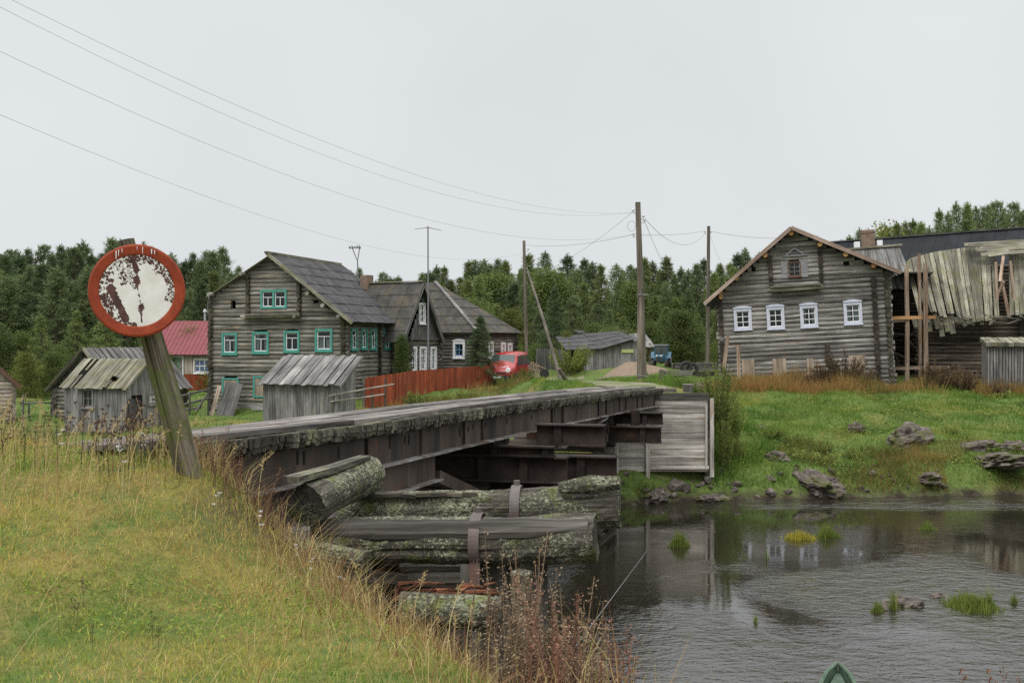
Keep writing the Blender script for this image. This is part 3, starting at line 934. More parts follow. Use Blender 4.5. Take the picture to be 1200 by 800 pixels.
def window(parent, wl, a0, a1, z0, z1, face, case, sash, cw=.11, bars=(1, 1), sill=True, crown=0., curtain=None, sashw=.05, name='window', label=None, glassm=None, transom=None):
    """outer casing a0..a1, z0..z1; face = how far the wall face stands out from the wall plane"""
    mb = MB(); o0, o1, p0, p1 = a0 + cw, a1 - cw, z0 + cw, z1 - cw * (1.2 if crown else 1)
    f0, f1 = face - .04, face + .045
    wl.box(mb, a0, o0, f0, f1, z0, z1); wl.box(mb, o1, a1, f0, f1, z0, z1)
    wl.box(mb, o0 + .001, o1 - .001, f0, f1 - .004, p1, z1); wl.box(mb, o0 + .001, o1 - .001, f0, f1 - .004, z0, p0)
    if sill: wl.box(mb, a0 - .04, a1 + .04, f0, f1 + .05, z0 - .05, z0 - .002)
    if crown:
        wl.box(mb, a0 - .04, a1 + .04, f0, f1 + .04, z1 + .002, z1 + .04)
        m = (a0 + a1) / 2; h = crown
        for k in range(8):
            q0 = a0 + (a1 - a0) * k / 8; q1 = a0 + (a1 - a0) * (k + 1) / 8; c = abs((q0 + q1) / 2 - m) / ((a1 - a0) / 2)
            wl.box(mb, q0, q1, f0, f1, z1 + .042, z1 + .042 + h * (1 - c * c * .8))
    w = mb.build(name, case, parent)
    if label: w['label'] = label
    mb = MB(); n0, n1 = face - .10, face - .04; t = sashw
    wl.box(mb, o0, o0 + t, n0, n1, p0, p1); wl.box(mb, o1 - t, o1, n0, n1, p0, p1)
    wl.box(mb, o0 + t, o1 - t, n0, n1, p0, p0 + t); wl.box(mb, o0 + t, o1 - t, n0, n1, p1 - t, p1)
    nv, nh = bars; bt = t * .72
    zt_ = p1 - t if transom is None else p0 + (p1 - p0) * transom
    for k in range(nv):
        x = o0 + (o1 - o0) * (k + 1) / (nv + 1)
        wl.box(mb, x - bt / 2, x + bt / 2, n0 + .006, n1 - .006, p0 + t, zt_ if transom else p1 - t)
    if transom: wl.box(mb, o0 + t, o1 - t, n0 + .003, n1 - .003, zt_, zt_ + bt)
    else:
        for k in range(nh):
            z = p0 + (p1 - p0) * (k + 1) / (nh + 1)
            wl.box(mb, o0 + t, o1 - t, n0 + .003, n1 - .003, z - bt / 2, z + bt / 2)
    mb.build('sash', sash, w)
    mb = MB(); wl.box(mb, o0 + t * .5, o1 - t * .5, n0 + .02, n0 + .028, p0 + t * .5, p1 - t * .5)
    mb.build('pane', glassm or M['glass'], w)
    if curtain:
        mb = MB()
        for (c0, c1, d0, d1) in curtain:
            nn = 7
            for k in range(nn):
                q0 = o0 + (o1 - o0) * (c0 + (c1 - c0) * k / nn); q1 = o0 + (o1 - o0) * (c0 + (c1 - c0) * (k + 1) / nn)
                dd = .02 * (k % 2)
                wl.box(mb, q0, q1, n0 - .08 - dd, n0 - .07 - dd, p0 + (p1 - p0) * d0, p0 + (p1 - p0) * d1, 1 - .12 * (k % 2))
        mb.build('curtain', M['cloth'], w)
    return (o0, o1, p0, p1)

def boarded(parent, wl, a0, a1, z0, z1, face, case=None, cw=.1, tn=1., name='boarded_window'):
    mb = MB()
    n = max(3, int((a1 - a0) / .18))
    for k in range(n):
        q0 = a0 + (a1 - a0) * k / n; q1 = a0 + (a1 - a0) * (k + 1) / n
        wl.box(mb, q0 + .004, q1 - .004, face - .03, face + .012 + random.random() * .008, z0, z1, random.uniform(.8, 1.15) * tn)
    if case:
        b = mb; mb = MB(); f0, f1 = face - .02, face + .055
        wl.box(mb, a0 - .01, a0 + cw, f0, f1, z0, z1); wl.box(mb, a1 - cw, a1 + .01, f0, f1, z0, z1)
        wl.box(mb, a0 + cw + .001, a1 - cw - .001, f0, f1 - .004, z1 - cw, z1); wl.box(mb, a0 + cw + .001, a1 - cw - .001, f0, f1 - .004, z0, z0 + cw)
        w = mb.build(name, case, parent); b.build('board', M['board_shut'], w)
        return w
    return mb.build(name, M['board_shut'], parent)

def log_stack(parent, wl, a, z0, z1, r=.13, out=.32, mat=None, taper=0., name='log_end_stack'):
    """ends of cross logs sticking out of a wall, one above the other"""
    mb = MB(); z = z0 + r
    while z < z1:
        f = (z - z0) / (z1 - z0); o = out * (1 - taper * f) * random.uniform(.8, 1.15)
        mb.tube([wl.p(a, .0, z), wl.p(a, o, z)], r * random.uniform(.85, 1.05), 8, random.uniform(.5, 1.1), capt=random.uniform(.5, .9))
        z += r * 1.86
    return mb.build(name, mat or M['log_end'], parent)

RL = .145
CURT = [(0., .30, .0, .95), (.70, 1., .0, .95)]
# ---- the big log house on the left
def house_left():
    fr = Frame((-14.16, 66.0, 1.12), -16); h = fr.thing('log_house', 'tall weathered log house with teal window frames and dark grey roof', 'house')
    D = 9.0
    xl, _ = fr.front(249, 400); xr, _ = fr.front(404, 400)
    zl = fr.front(250, 349)[1]; zr = fr.front(404, 371)[1]; apx, apz = fr.front(316, 301)
    outline = [(xl, -.4), (xr, -.4), (xr, zr), (apx, apz), (xl, zl)]
    F_ = lambda x0, y0, x1, y1: (fr.front(x0, y0)[0], fr.front(x1, y0)[0], fr.front(x0, y1)[1], fr.front(x0, y0)[1])
    wl = Wall((0, 0), (1, 0), (0, -1)); sw = Wall((xr, 0), (0, 1), (1, 0))
    ups = [F_(261.5, 390, 279.5, 415), F_(297, 388.5, 316.5, 413.8), F_(334, 387.5, 352.5, 412.3), F_(370.5, 385.2, 391, 411.5)]
    att = F_(306.8, 339.5, 337.6, 361.8)
    cw = .12
    ops = [(a + cw, b - cw, c + cw, d - cw) for a, b, c, d in ups + [att]]
    low = [F_(262, 442.5, 281.3, 467), F_(298.5, 440.5, 317.5, 465.5)]
    ops += [(a + cw, b - cw, c + cw, d - cw) for a, b, c, d in low]
    vents = [F_(272, 355, 277.5, 359), F_(368.5, 352, 374.5, 356)]
    ops += vents
    mb = MB(); log_wall(mb, (0, 0), (1, 0), outline, ops, RL); f = mb.build('front_wall', M['log_mossy'], h)
    mb = MB(); log_wall(mb, (xl, 0), (0, 1), [(0, -.4), (D, -.4), (D, zl), (0, zl)], (), RL, half=1.); mb.build('side_wall', M['log_mossy'], h)
    S_ = lambda x0, y0, x1, y1: (fr.side(x0, y0, xr)[0], fr.side(x1, y0, xr)[0], fr.side(x0, y1, xr)[1], fr.side(x0, y0, xr)[1])
    sides = [S_(408.6, 384.5, 416.3, 410), S_(420.6, 385, 427.8, 409.3), S_(431.6, 385, 438.4, 409.5), S_(447.3, 385.2, 454.5, 409.5)]
    mb = MB(); log_wall(mb, (xr, 0), (0, 1), [(0, -.4), (D, -.4), (D, zr), (0, zr)], [(a + cw, b - cw, c + cw, d - cw) for a, b, c, d in sides], RL, half=1.)
    mb.build('side_wall', M['log_mossy'], h)
    mb = MB(); log_wall(mb, (0, D), (1, 0), outline, (), RL); mb.build('back_wall', M['log_mossy'], h)
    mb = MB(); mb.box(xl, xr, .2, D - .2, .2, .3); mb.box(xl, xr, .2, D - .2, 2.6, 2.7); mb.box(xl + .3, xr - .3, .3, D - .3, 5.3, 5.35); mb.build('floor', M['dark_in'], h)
    for i, (a, b, c, d) in enumerate(ups):
        window(h, wl, a, b, c, d, RL, M['teal'], M['white_paint'], cw, (1, 0), transom=.68, curtain=[CURT, CURT, None, [(0, .4, 0, .6), (.6, 1, 0, .6)]][i])
    a, b, c, d = att; m = (a + b) / 2
    window(h, wl, a, m + .06, c, d, RL, M['teal'], M['white_paint'], cw, (1, 0), transom=.60, sill=False)
    window(h, wl, m - .06, b, c, d, RL + .003, M['teal'], M['white_paint'], cw, (1, 0), transom=.60, sill=False)
    for a, b, c, d in low: boarded(h, wl, a, b, c, d, RL, M['teal'])
    for i, (a, b, c, d) in enumerate(sides):
        window(h, sw, a, b, c, d, RL, M['teal'], M['white_paint'], .11, (1, 0), transom=.68, curtain=CURT)
    # log-end columns beside the attic window, corner stacks, the balcony ledge
    g = lambda px, py: fr.front(px, py)
    log_stack(h, wl, g(292.5, 360)[0], g(292, 371)[1], g(292, 323)[1]); log_stack(h, wl, g(352.5, 360)[0], g(352, 370)[1], g(352, 331)[1])
    log_stack(h, wl, xl, -.2, zl, .135, .34); log_stack(h, wl, xr, -.2, zr, .135, .34)
    log_stack(h, sw, g(443, 0)[0] * 0 + fr.side(441.5, 400, xr)[0], -.2, zr - .1, .13, .3); log_stack(h, sw, D, -.2, zr, .13, .3)
    mb = MB(); a0 = g(287, 370)[0]; a1 = g(355, 370)[0]; zz = g(320, 371.5)[1]
    mb.tube([(a0, -.45, zz + .02), (a1, -.45, zz + .1)], .11, 8, 1.1); mb.box(a0 + .3, a1 - .1, -.62, -.05, zz + .10, zz + .16, 1.)
    mb.tube([(a0 + .3, -.75, zz - .06), (a0 + .3, .1, zz - .06)], .11, 8, .9); mb.tube([(a1 - .2, -.75, zz), (a1 - .2, .1, zz)], .11, 8, .9)
    mb.build('ledge', M['mossy_roof'], h)
    # roof: right slope with grey sheets, broken left slope of old boards
    over = .75
    er = fr.front(412, 376.5, -over); rr = fr.front(313.5, 297.5, -over)
    mb = MB()
    rz_ = apz + .30; e_r = (er[0], er[1] - .04); 
    roof_sheets(mb, (e_r[0], -over, e_r[1]), (e_r[0], D + .5, e_r[1]), (rr[0] + .02, D + .5, rr[1]), (rr[0] + .02, -over, rr[1]), 7, 10)
    rf = mb.build('roof', M['felt'], h)
    mb = MB(); el = fr.front(238, 348, -over)
    board_roof(mb, (el[0], -over + .25, el[1]), (el[0], D + .4, el[1]), (rr[0], D + .4, rr[1] + .0), (rr[0], -over + .25, rr[1] - .02), .22, .035, ragged=.05)
    mb.build('old_roof_slope', M['mossy_roof'], h)
    mb = MB()
    mb.bar((e_r[0] + .05, -over - .02, e_r[1] - .06), (rr[0] - .05, -over - .02, rr[1] + .03), .05, .19, up=(0, 0, 1))
    mb.bar((rr[0] - .05, -over - .1, rr[1] + .08), (rr[0] - .05, D + .3, rr[1] + .06), .2, .14)
    mb.build('verge_board', M['mossy_roof'], rf)
    for px, py in ((290, 321), (253, 345), (367, 344), (385, 358), (403, 371)):
        mb = MB(); x, z = fr.front(px, py); mb.tube([(x, -.85, z - .02), (x, .4, z - .02)], .12, 8, 1.2); mb.build('purlin', M['log_mossy'], rf)
    mb = MB(); x, z = fr.front(322, 470); mb.box(xl + .1, xr - .1, -.2, -.12, -.1, .22, 1.3); mb.build('base_board', M['grey_plank'], h)
house_left()

# things leaning on the left house
p = at(262, 64.5, z=1.0); mb = MB(); mb.bar((p.x, p.y, G(p.x, p.y)), (p.x + .35, p.y + 1.2, 2.6), 1.0, .1, up=(0, -1, 0), t=1.)
tag(mb.build('old_door', M['dark_plank']), 'grey plank door leaning against the corner of the tall log house', 'door')
p = at(247, 64.6); mb = MB(); mb.bar((p.x, p.y, p.z), (p.x + .25, p.y + 1.0, p.z + 1.75), .22, .05, up=(0, -1, 0), t=1.1)
tag(mb.build('leaning_board', M['board_shut']), 'narrow pale board leaning beside the grey plank door', 'board')

# ---- the tilted log house on the right, with its collapsed side wing
def house_right():
    fr = Frame((15.2, 62.0, 2.75), -12, -3.0)
    h = fr.thing('log_house', 'leaning log house with white carved window frames and new verge boards', 'house')
    D = 10.5; g = fr.front
    xl = g(846, 400)[0]; xr = g(1041, 380)[0]; zl = g(846, 345)[1]; zr = g(1041, 318)[1]; apx, apz = g(927, 271)
    outline = [(xl, -.5), (xr, -.5), (xr, zr), (apx, apz), (xl, zl)]
    F_ = lambda x0, y0, x1, y1: (g(x0, y0)[0], g(x1, y0)[0], g((x0 + x1) / 2, y1)[1], g((x0 + x1) / 2, y0)[1])
    wl = Wall((0, 0), (1, 0), (0, -1)); cw = .125
    wins = [F_(859.5, 361.5, 880.3, 386.5), F_(897.8, 359.5, 918.5, 385.5), F_(936.8, 357.5, 957.5, 383.5), F_(987.8, 354, 1009.3, 380)]
    att = F_(923, 306.5, 938, 324.5)
    ops = [(a + cw, b - cw, c + cw, d - cw) for a, b, c, d in wins] + [(att[0] + .06, att[1] - .06, att[2] + .06, att[3] - .06)]
    doors = [F_(869, 421, 884, 441), F_(905, 420, 921, 444), F_(945, 420, 953, 440), F_(994, 416, 1013, 437)]
    vents = [F_(880.5, 314.5, 885.5, 318), F_(988, 308, 995, 311.5)]
    ops += vents
    mb = MB(); log_wall(mb, (0, 0), (1, 0), outline, ops, RL); mb.build('front_wall', M['log'], h)
    for X, z_ in ((xl, zl), (xr, zr)):
        mb = MB(); log_wall(mb, (X, 0), (0, 1), [(0, -.5), (D, -.5), (D, z_), (0, z_)], (), RL, half=1.); mb.build('side_wall', M['log'], h)
    mb = MB(); log_wall(mb, (0, D), (1, 0), outline, (), RL); mb.build('back_wall', M['log'], h)
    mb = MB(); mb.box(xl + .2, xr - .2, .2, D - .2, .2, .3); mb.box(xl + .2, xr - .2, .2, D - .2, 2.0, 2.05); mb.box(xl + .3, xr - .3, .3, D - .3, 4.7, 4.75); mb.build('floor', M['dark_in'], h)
    curts = [None, None, [(0, .28, 0, 1), (.72, 1, 0, 1)], [(0, .35, 0, .9), (.62, 1, 0, .9)]]
    for i, (a, b, c, d) in enumerate(wins):
        window(h, wl, a, b, c, d, RL, M['lilac_white'], M['white_paint'], cw, (1, 2), crown=.10, curtain=curts[i], sashw=.05)
    a, b, c, d = att
    window(h, wl, a, b, c, d, RL, M['red_brown_paint'], M['rail'], .05, (1, 2), sill=True, sashw=.03)
    for s0, s1 in ((g(915.5, 315)[0], g(922.5, 315)[0]), (g(938.5, 315)[0], g(946.5, 315)[0])):
        mb = MB(); wl.box(mb, s0, s1, RL, RL + .04, c - .05, d + .05); wl.box(mb, s0 + .04, s1 - .04, RL + .042, RL + .06, c + .2, d - .2, .9)
        mb.build('shutter', M['shutter'], h)
    mb = MB(); x0, z0 = g(917, 304); x1 = g(946, 304)[0]
    wl.box(mb, x0, x1, RL - .02, RL + .09, z0 + .12, z0 + .2); m = (x0 + x1) / 2
    mb.bar(wl.p(x0 + .2, RL + .03, z0 + .22), wl.p(m, RL + .03, z0 + .55), .06, .08); mb.bar(wl.p(x1 - .2, RL + .03, z0 + .22), wl.p(m, RL + .03, z0 + .552), .06, .08)
    mb.build('carved_crown', M['shutter'], h)
    for a, b, c, d in doors:
        boarded(h, wl, a, b, c, d, RL, None)
    log_stack(h, wl, g(903, 320)[0], g(902, 336)[1], g(903, 297)[1], mat=M['log_dark']); log_stack(h, wl, g(961.5, 310)[0], g(962, 332)[1], g(961, 290)[1], mat=M['log_dark'])
    log_stack(h, wl, g(970, 420)[0], g(971, 428)[1], g(969, 400)[1], mat=M['log_dark'])
    log_stack(h, wl, xl, -.4, zl, .14, .36, mat=M['log_dark']); log_stack(h, wl, g(1026, 380)[0], -.4, g(1024, 322)[1], .15, .34, mat=M['log_dark']); log_stack(h, wl, xr, -.4, zr, .14, .34)
    mb = MB(); a0, z0 = g(900, 341); a1, z1 = g(964, 336.5)
    mb.tube([(a0, -.5, z0), (a1, -.5, z1)], .12, 8, 1.); mb.box(a0 + .1, a1 - .1, -.7, -.1, z0 + .14, z0 + .2, 1.1)
    mb.build('ledge', M['mossy_roof'], h)
    ov = .9
    el = g(825, 355.5, -ov); rr = g(927, 266, -ov); er = g(1055.5, 318.5, -ov)
    mb = MB()
    board_roof(mb, (el[0], -ov, el[1]), (el[0], D + .5, el[1]), (rr[0], D + .5, rr[1]), (rr[0], -ov, rr[1]), .2, .04)
    board_roof(mb, (er[0], -ov, er[1]), (er[0], D + .5, er[1]), (rr[0], D + .5, rr[1]), (rr[0], -ov, rr[1]), .2, .04)
    rf = mb.build('roof', M['roof_plank'], h)
    for e in (el, er):
        mb = MB(); mb.bar((e[0], -ov - .03, e[1] - .04), (rr[0], -ov - .03, rr[1] - .04), .05, .20, up=(0, 0, 1)); mb.build('verge_board', M['verge'], rf)
    for px, py in ((927, 273), (896.5, 299), (863, 326), (961, 286), (991, 298), (1024, 311)):
        mb = MB(); x, z = g(px, py, -.7); mb.tube([(x, -.8, z), (x, .3, z)], .135, 9, .65, capt=1.); mb.build('purlin', M['new_wood'], rf)
    for k in range(3):
        mb = MB(); x, z = g(844.5, 342 + k * 3.2, -.5); mb.tube([(x, -.6, z), (x, .3, z)], .11, 8, .8, capt=1.); mb.build('bracket', M['new_wood'], h)
    # rear barn wing rising behind the right slope: grey boards, pale cap
    mb = MB()
    A = g(990, 292, 8.0); B = g(1057, 288, 8.0); C = g(1062, 330, 6.0)
    board_roof(mb, (A[0] - .5, 6.0, A[1] - 2.4), (B[0] + .35, 6.0, B[1] - 2.6), (B[0] - .15, 8., B[1]), (A[0], 8., A[1]), .2, .03, ragged=.15)
    mb.build('rear_roof', M['roof_plank'], h)
    mb = MB(); mb.bar((A[0] - 1, 7.95, A[1] - .05), (B[0], 7.95, B[1] + .06), .3, .12); mb.build('ridge_board', M['mossy_roof'], h)
    mb = MB(); x, z = g(1017.5, 288, 8.6); mb.box(x - .38, x + .38, 8.3, 9.1, z - 2.5, z + .95); mb.box(x - .42, x + .42, 8.26, 9.14, z + .75, z + .85); 
    ch = mb.build('chimney', M['brick'], h)
    mb = MB(); mb.box(x - .82, x - .5, 8.35, 8.9, z - .6, z + .28); mb.build('white_sheet', M['white_paint'], ch); mb = MB(); mb.box(x + .5, x + .82, 8.35, 8.9, z - .6, z + .28); mb.build('white_sheet', M['white_paint'], ch)
house_right()

# ---- ruined barn: log wall, hanging roof boards, hole, dark void between it and the house
def barn():
    fr = Frame((23.6, 64.5, 2.9), -14)
    h = fr.thing('ruined_barn', 'collapsing log barn with sagging mossy roof boards and a hole in its roof', 'barn')
    g = fr.front
    xa = g(1040, 400)[0]; x0 = g(1078, 400)[0]; x1 = g(1290, 400)[0]; zt = g(1140, 372)[1]
    mb = MB(); log_wall(mb, (0, 0), (1, 0), [(x0, -.6), (x1, -.6), (x1, zt + .2), (x0, zt - .3)], (), .13, tone=(.6, 1.2))
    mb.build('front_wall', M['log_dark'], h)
    mb = MB(); log_wall(mb, (xa - 3, 5.5), (1, 0), [(0, -.6), (x1 - xa + 3, -.6), (x1 - xa + 3, zt + 3.3), (4, zt + 3.3), (0, zt + 1.8)], (), .13)  # carried on and raised as dark backing for the void and roof hole
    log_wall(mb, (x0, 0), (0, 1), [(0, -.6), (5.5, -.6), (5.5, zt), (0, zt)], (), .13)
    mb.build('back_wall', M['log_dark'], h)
    mb = MB()
    for px in (1186,):
        pass
    log_stack(h, Wall((0, 0), (1, 0), (0, -1)), g(1196, 400)[0], -.4, zt, .13, .3, M['log_dark'])
    # roof boards: one row of long boards, each with its own lean, ragged lower ends
    mb = MB(); Yt, Yb = 3.2, -1.2
    def top(px):
        py = np.interp(px, [1056, 1066, 1095, 1130, 1160, 1190, 1200, 1290], [314, 303, 296, 291, 287, 285, 287, 283]); x, z = g(px, py, Yt); return Vector((x, Yt, z))
    def bot(px, dy=0.):
        py = np.interp(px, [1056, 1075, 1095, 1120, 1135, 1160, 1175, 1200, 1290], [366, 366, 370, 372, 380, 376, 372, 371, 374]) + dy; x, z = g(px, py, Yb); return Vector((x, Yb, z))
    px = 1062.
    while px < 1288:
        w = random.uniform(4.2, 6.4)
        lean = np.interp(px, [1062, 1090, 1130, 1150, 1180, 1290], [15, 17, 13, 5, 2, 0]) + random.gauss(0, 1.0)
        if 1166 < px + lean * .6 < 1181 and px < 1184: px += w; continue
        a0, a1 = top(px), top(px + w * random.uniform(.84, .95)); dyb = random.gauss(0, 2.6)
        b0, b1 = bot(px + lean, dyb), bot(px + lean + w * random.uniform(.78, .93), dyb + random.gauss(0, .8))
        n = Vector((0, -.75, .66)) * (.03 + random.random() * .05)
        tn = random.uniform(.6, 1.25)
        mid0 = (a0 + b0) / 2 + Vector((0, 0, -.12)); mid1 = (a1 + b1) / 2 + Vector((0, 0, -.12))
        for q in ((a0, a1, mid1, mid0), (mid0, mid1, b1, b0)):
            P = [v + n for v in q]; th = Vector((0, .028, -.024))
            mb.hexa([P[0], P[1], P[1] + th, P[0] + th, P[3], P[2], P[2] + th, P[3] + th], tn)
        px += w
    mb.build('roof_board', M['mossy_roof'], h)
    mb = MB()                                         # fallen lower course
    px = 1070.
    while px < 1140:
        w = random.uniform(5, 7); x, z = g(px, 371 + random.gauss(0, 1.5), -.9); x2, z2 = g(px + random.uniform(1, 6), 386 + random.gauss(0, 3.5) - max(0, px - 1112) * .3, -1.2)
        ww = w * .046
        mb.bar((x, -.9, z), (x2, -1.2, z2), ww, .03, up=(0, -1, .3), t=random.uniform(.6, 1.1)); px += w * random.uniform(.95, 1.3)
    for k in range(34):
        px = random.uniform(1085, 1215); x, z = g(px, 372 + random.gauss(0, 2.5) + (4 if px < 1140 else 0), -1.35)
        a = random.gauss(0, .35); L = random.uniform(.3, 1.0)
        mb.bar((x - L / 2 * math.cos(a), -1.35 - random.random() * .2, z - L / 2 * math.sin(a)), (x + L / 2 * math.cos(a), -1.3, z + L / 2 * math.sin(a)), random.uniform(.08, .16), .03, t=random.uniform(.6, 1.2))
    mb.build('broken_board', M['mossy_roof'], h)
    mb = MB()                                         # boards lying across the top, over the hole
    for k in range(8):
        x, z = g(random.uniform(1128, 1162), 289 + k * 1.9 + random.gauss(0, .8), 2.6 - k * .25); x2, z2 = g(random.uniform(1180, 1262), 284 + k * 2.0 + random.gauss(0, 1.6), 2.6 - k * .25)
        mb.bar((x, 2.5 - k * .25, z + .12), (x2, 2.5 - k * .25, z2 + .12), .34, .03, up=(0, -.6, .8), t=random.uniform(.6, 1.15))
    mb.build('top_board', M['mossy_roof'], h)
    for (ax, ay, bx_, by, t) in ((1167, 307, 1169, 372, 1.), (1184, 306, 1190, 366, .9), (1176, 300, 1172, 330, 1.3), (1172, 322, 1183, 372, 1.4), (1163, 362, 1176, 330, 1.2)):
        mb = MB(); x, z = g(ax, ay, .3); x2, z2 = g(bx_, by, -.4); mb.bar((x, .3, z), (x2, -.4, z2), .14, .12, t=t); mb.build('rafter', M['prop_wood'], h)
    mb = MB(); x, z = g(1040, 316, 1.5); x2, z2 = g(1078, 312, 1.5)     # unseen roof slab added to darken the void between house and barn
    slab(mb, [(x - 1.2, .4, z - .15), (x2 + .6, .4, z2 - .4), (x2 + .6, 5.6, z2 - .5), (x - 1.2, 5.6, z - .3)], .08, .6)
    mb.build('void_shade_roof', M['dark_plank'], h)
    for (ax, ay, bx_, by, yy) in ((1038, 392, 1078, 392, 1.8), (1040, 410, 1075, 425, 1.), (1048, 425, 1062, 438, .8), (1062, 395, 1078, 416, .6), (1042, 400, 1056, 432, 2.)):
        mb = MB(); x, z = g(ax, ay, yy); x2, z2 = g(bx_, by, yy); mb.tube([(x, yy, z), (x2, yy + .2, z2)], .07, 7, .9); mb.build('fallen_beam', M['log_dark'], h)
barn()

# props and beams standing in front of the void
for px, ty, by, Y, r, lab in ((1062, 311, 431, 62.3, .13, 'peeling round prop post nearest the log house corner'), (1084.5, 308, 441, 61.9, .14, 'tall peeling prop post in front of the hanging roof boards'), (1077, 297, 385, 63.1, .10, 'thin rusty brown prop post behind the two thicker ones')):
    a = at(px + 1, Y, by); b = at(px, Y, ty); a.z = min(a.z, G(a.x, a.y))
    mb = MB(); mb.tube([a, (a + b) / 2 + Vector((random.gauss(0, .03), 0, 0)), b], [r, r * .93, r * .85], 9, 1., jit=.04)
    tag(mb.build('prop_post', M['prop_wood'], smooth=False), lab, 'post', 'prop posts holding up the barn')
for ax, ay, bx_, by, Y, mt, lab in ((1044, 372.5, 1096, 371.5, 62.15, 'new_wood', 'fresh orange beam fixed across the prop posts'), (1037, 377, 1062, 375, 62.9, 'prop_wood', 'weathered beam running from the log house to the near prop post'), (1037, 431.5, 1112, 430, 62.3, 'prop_wood', 'long reddish beam low down between house and barn')):
    a = at(ax, Y, ay); b = at(bx_, Y, by); mb = MB(); mb.bar(a, b, .16, .17, t=.85)
    tag(mb.build('cross_timber', M[mt]), lab, 'beam')
for ax, ay, bx_, by, Y, lab in ((847, 420, 853, 393, 60.6, 'leaning red brown plank at the left corner of the white-framed house'), (866, 443, 865, 404, 60.2, 'upright reddish plank post standing before the white-framed house')):
    a = at(ax, Y, ay); b = at(bx_, Y, by); a.z = min(a.z, G(a.x, a.y)); mb = MB(); mb.bar(a, b, .17, .09, up=(0, -1, 0))
    tag(mb.build('plank', M['prop_wood']), lab, 'plank')

# small plank shed with mossy flat roof at the right edge
def shed_right():
    p = at(1190, 58.5); fr = Frame((p.x, 58.5, p.z), -16); h = fr.thing('small_shed', 'low grey plank shed with thick mossy flat roof beside the barn', 'shed')
    g = fr.front; x0 = g(1157, 410)[0]; x1 = g(1232, 410)[0]; zt = g(1190, 402)[1]
    mb = MB(); plank_wall(mb, (0, 0), (1, 0), [(x0, -.5), (x1, -.5), (x1, zt), (x0, zt)], .14, gap=.03)
    plank_wall(mb, (x0, 0), (0, 1), [(0.05, -.5), (2.2, -.5), (2.2, zt), (0.05, zt)], .14)
    plank_wall(mb, (x1, 0), (0, 1), [(0.05, -.5), (2.2, -.5), (2.2, zt), (0.05, zt)], .14)
    mb.build('wall', M['grey_plank'], h)
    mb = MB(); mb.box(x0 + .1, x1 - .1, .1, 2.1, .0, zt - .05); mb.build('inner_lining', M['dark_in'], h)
    mb = MB(); board_roof(mb, (x0 - .1, -.3, zt + .02), (x1 + .1, -.3, zt + .02), (x1 + .1, 2.4, zt + .3), (x0 - .1, 2.4, zt + .3), .25, .2, ragged=.02)
    mb.build('roof', M['mossy_roof'], h)
shed_right()

# long dark-roofed building behind the barn
def dark_hall():
    a = at(972, 82, 284.5); b = at(1330, 72, 258); d = (b - a); L = math.hypot(d.x, d.y); yaw = math.degrees(math.atan2(d.y, d.x))
    h = empty('long_barn', (a.x, a.y, 2.9), (0, 0, R(yaw)), 'long building with dark felt roof rising behind the ruined barn', 'barn')
    z0, z1 = a.z - 2.9, b.z - 2.9
    mb = MB(); roof_sheets(mb, (0, -5, z0 - 3.6), (L, -5, z1 - 3.6), (L, 0, z1), (0, 0, z0), 1, 26, .03, (.94, 1.06)); roof_sheets(mb, (0, 5, z0 - 3.6), (L, 5, z1 - 3.6), (L, 0, z1), (0, 0, z0), 1, 26, .03, (.94, 1.06))
    mb.build('roof', M['felt_dark'], h)
    mb = MB(); mb.bar((0, 0, z0 + .04), (L, 0, z1 + .04), .4, .09); mb.build('ridge_cap', M['felt'], h)
    mb = MB(); zz = z0 - 3.6
    for y in (-4.6, 4.6): log_wall(mb, (0, y), (1, 0), [(.3, -.5), (L - .3, -.5), (L - .3, zz), (.3, zz)], (), .15)
    log_wall(mb, (.3, 0), (0, 1), [(-4.6, -.5), (4.6, -.5), (4.6, zz + .2), (0, z0 - .2), (-4.6, zz + .2)], (), .15)
    mb.build('wall', M['log_dark'], h)
dark_hall()

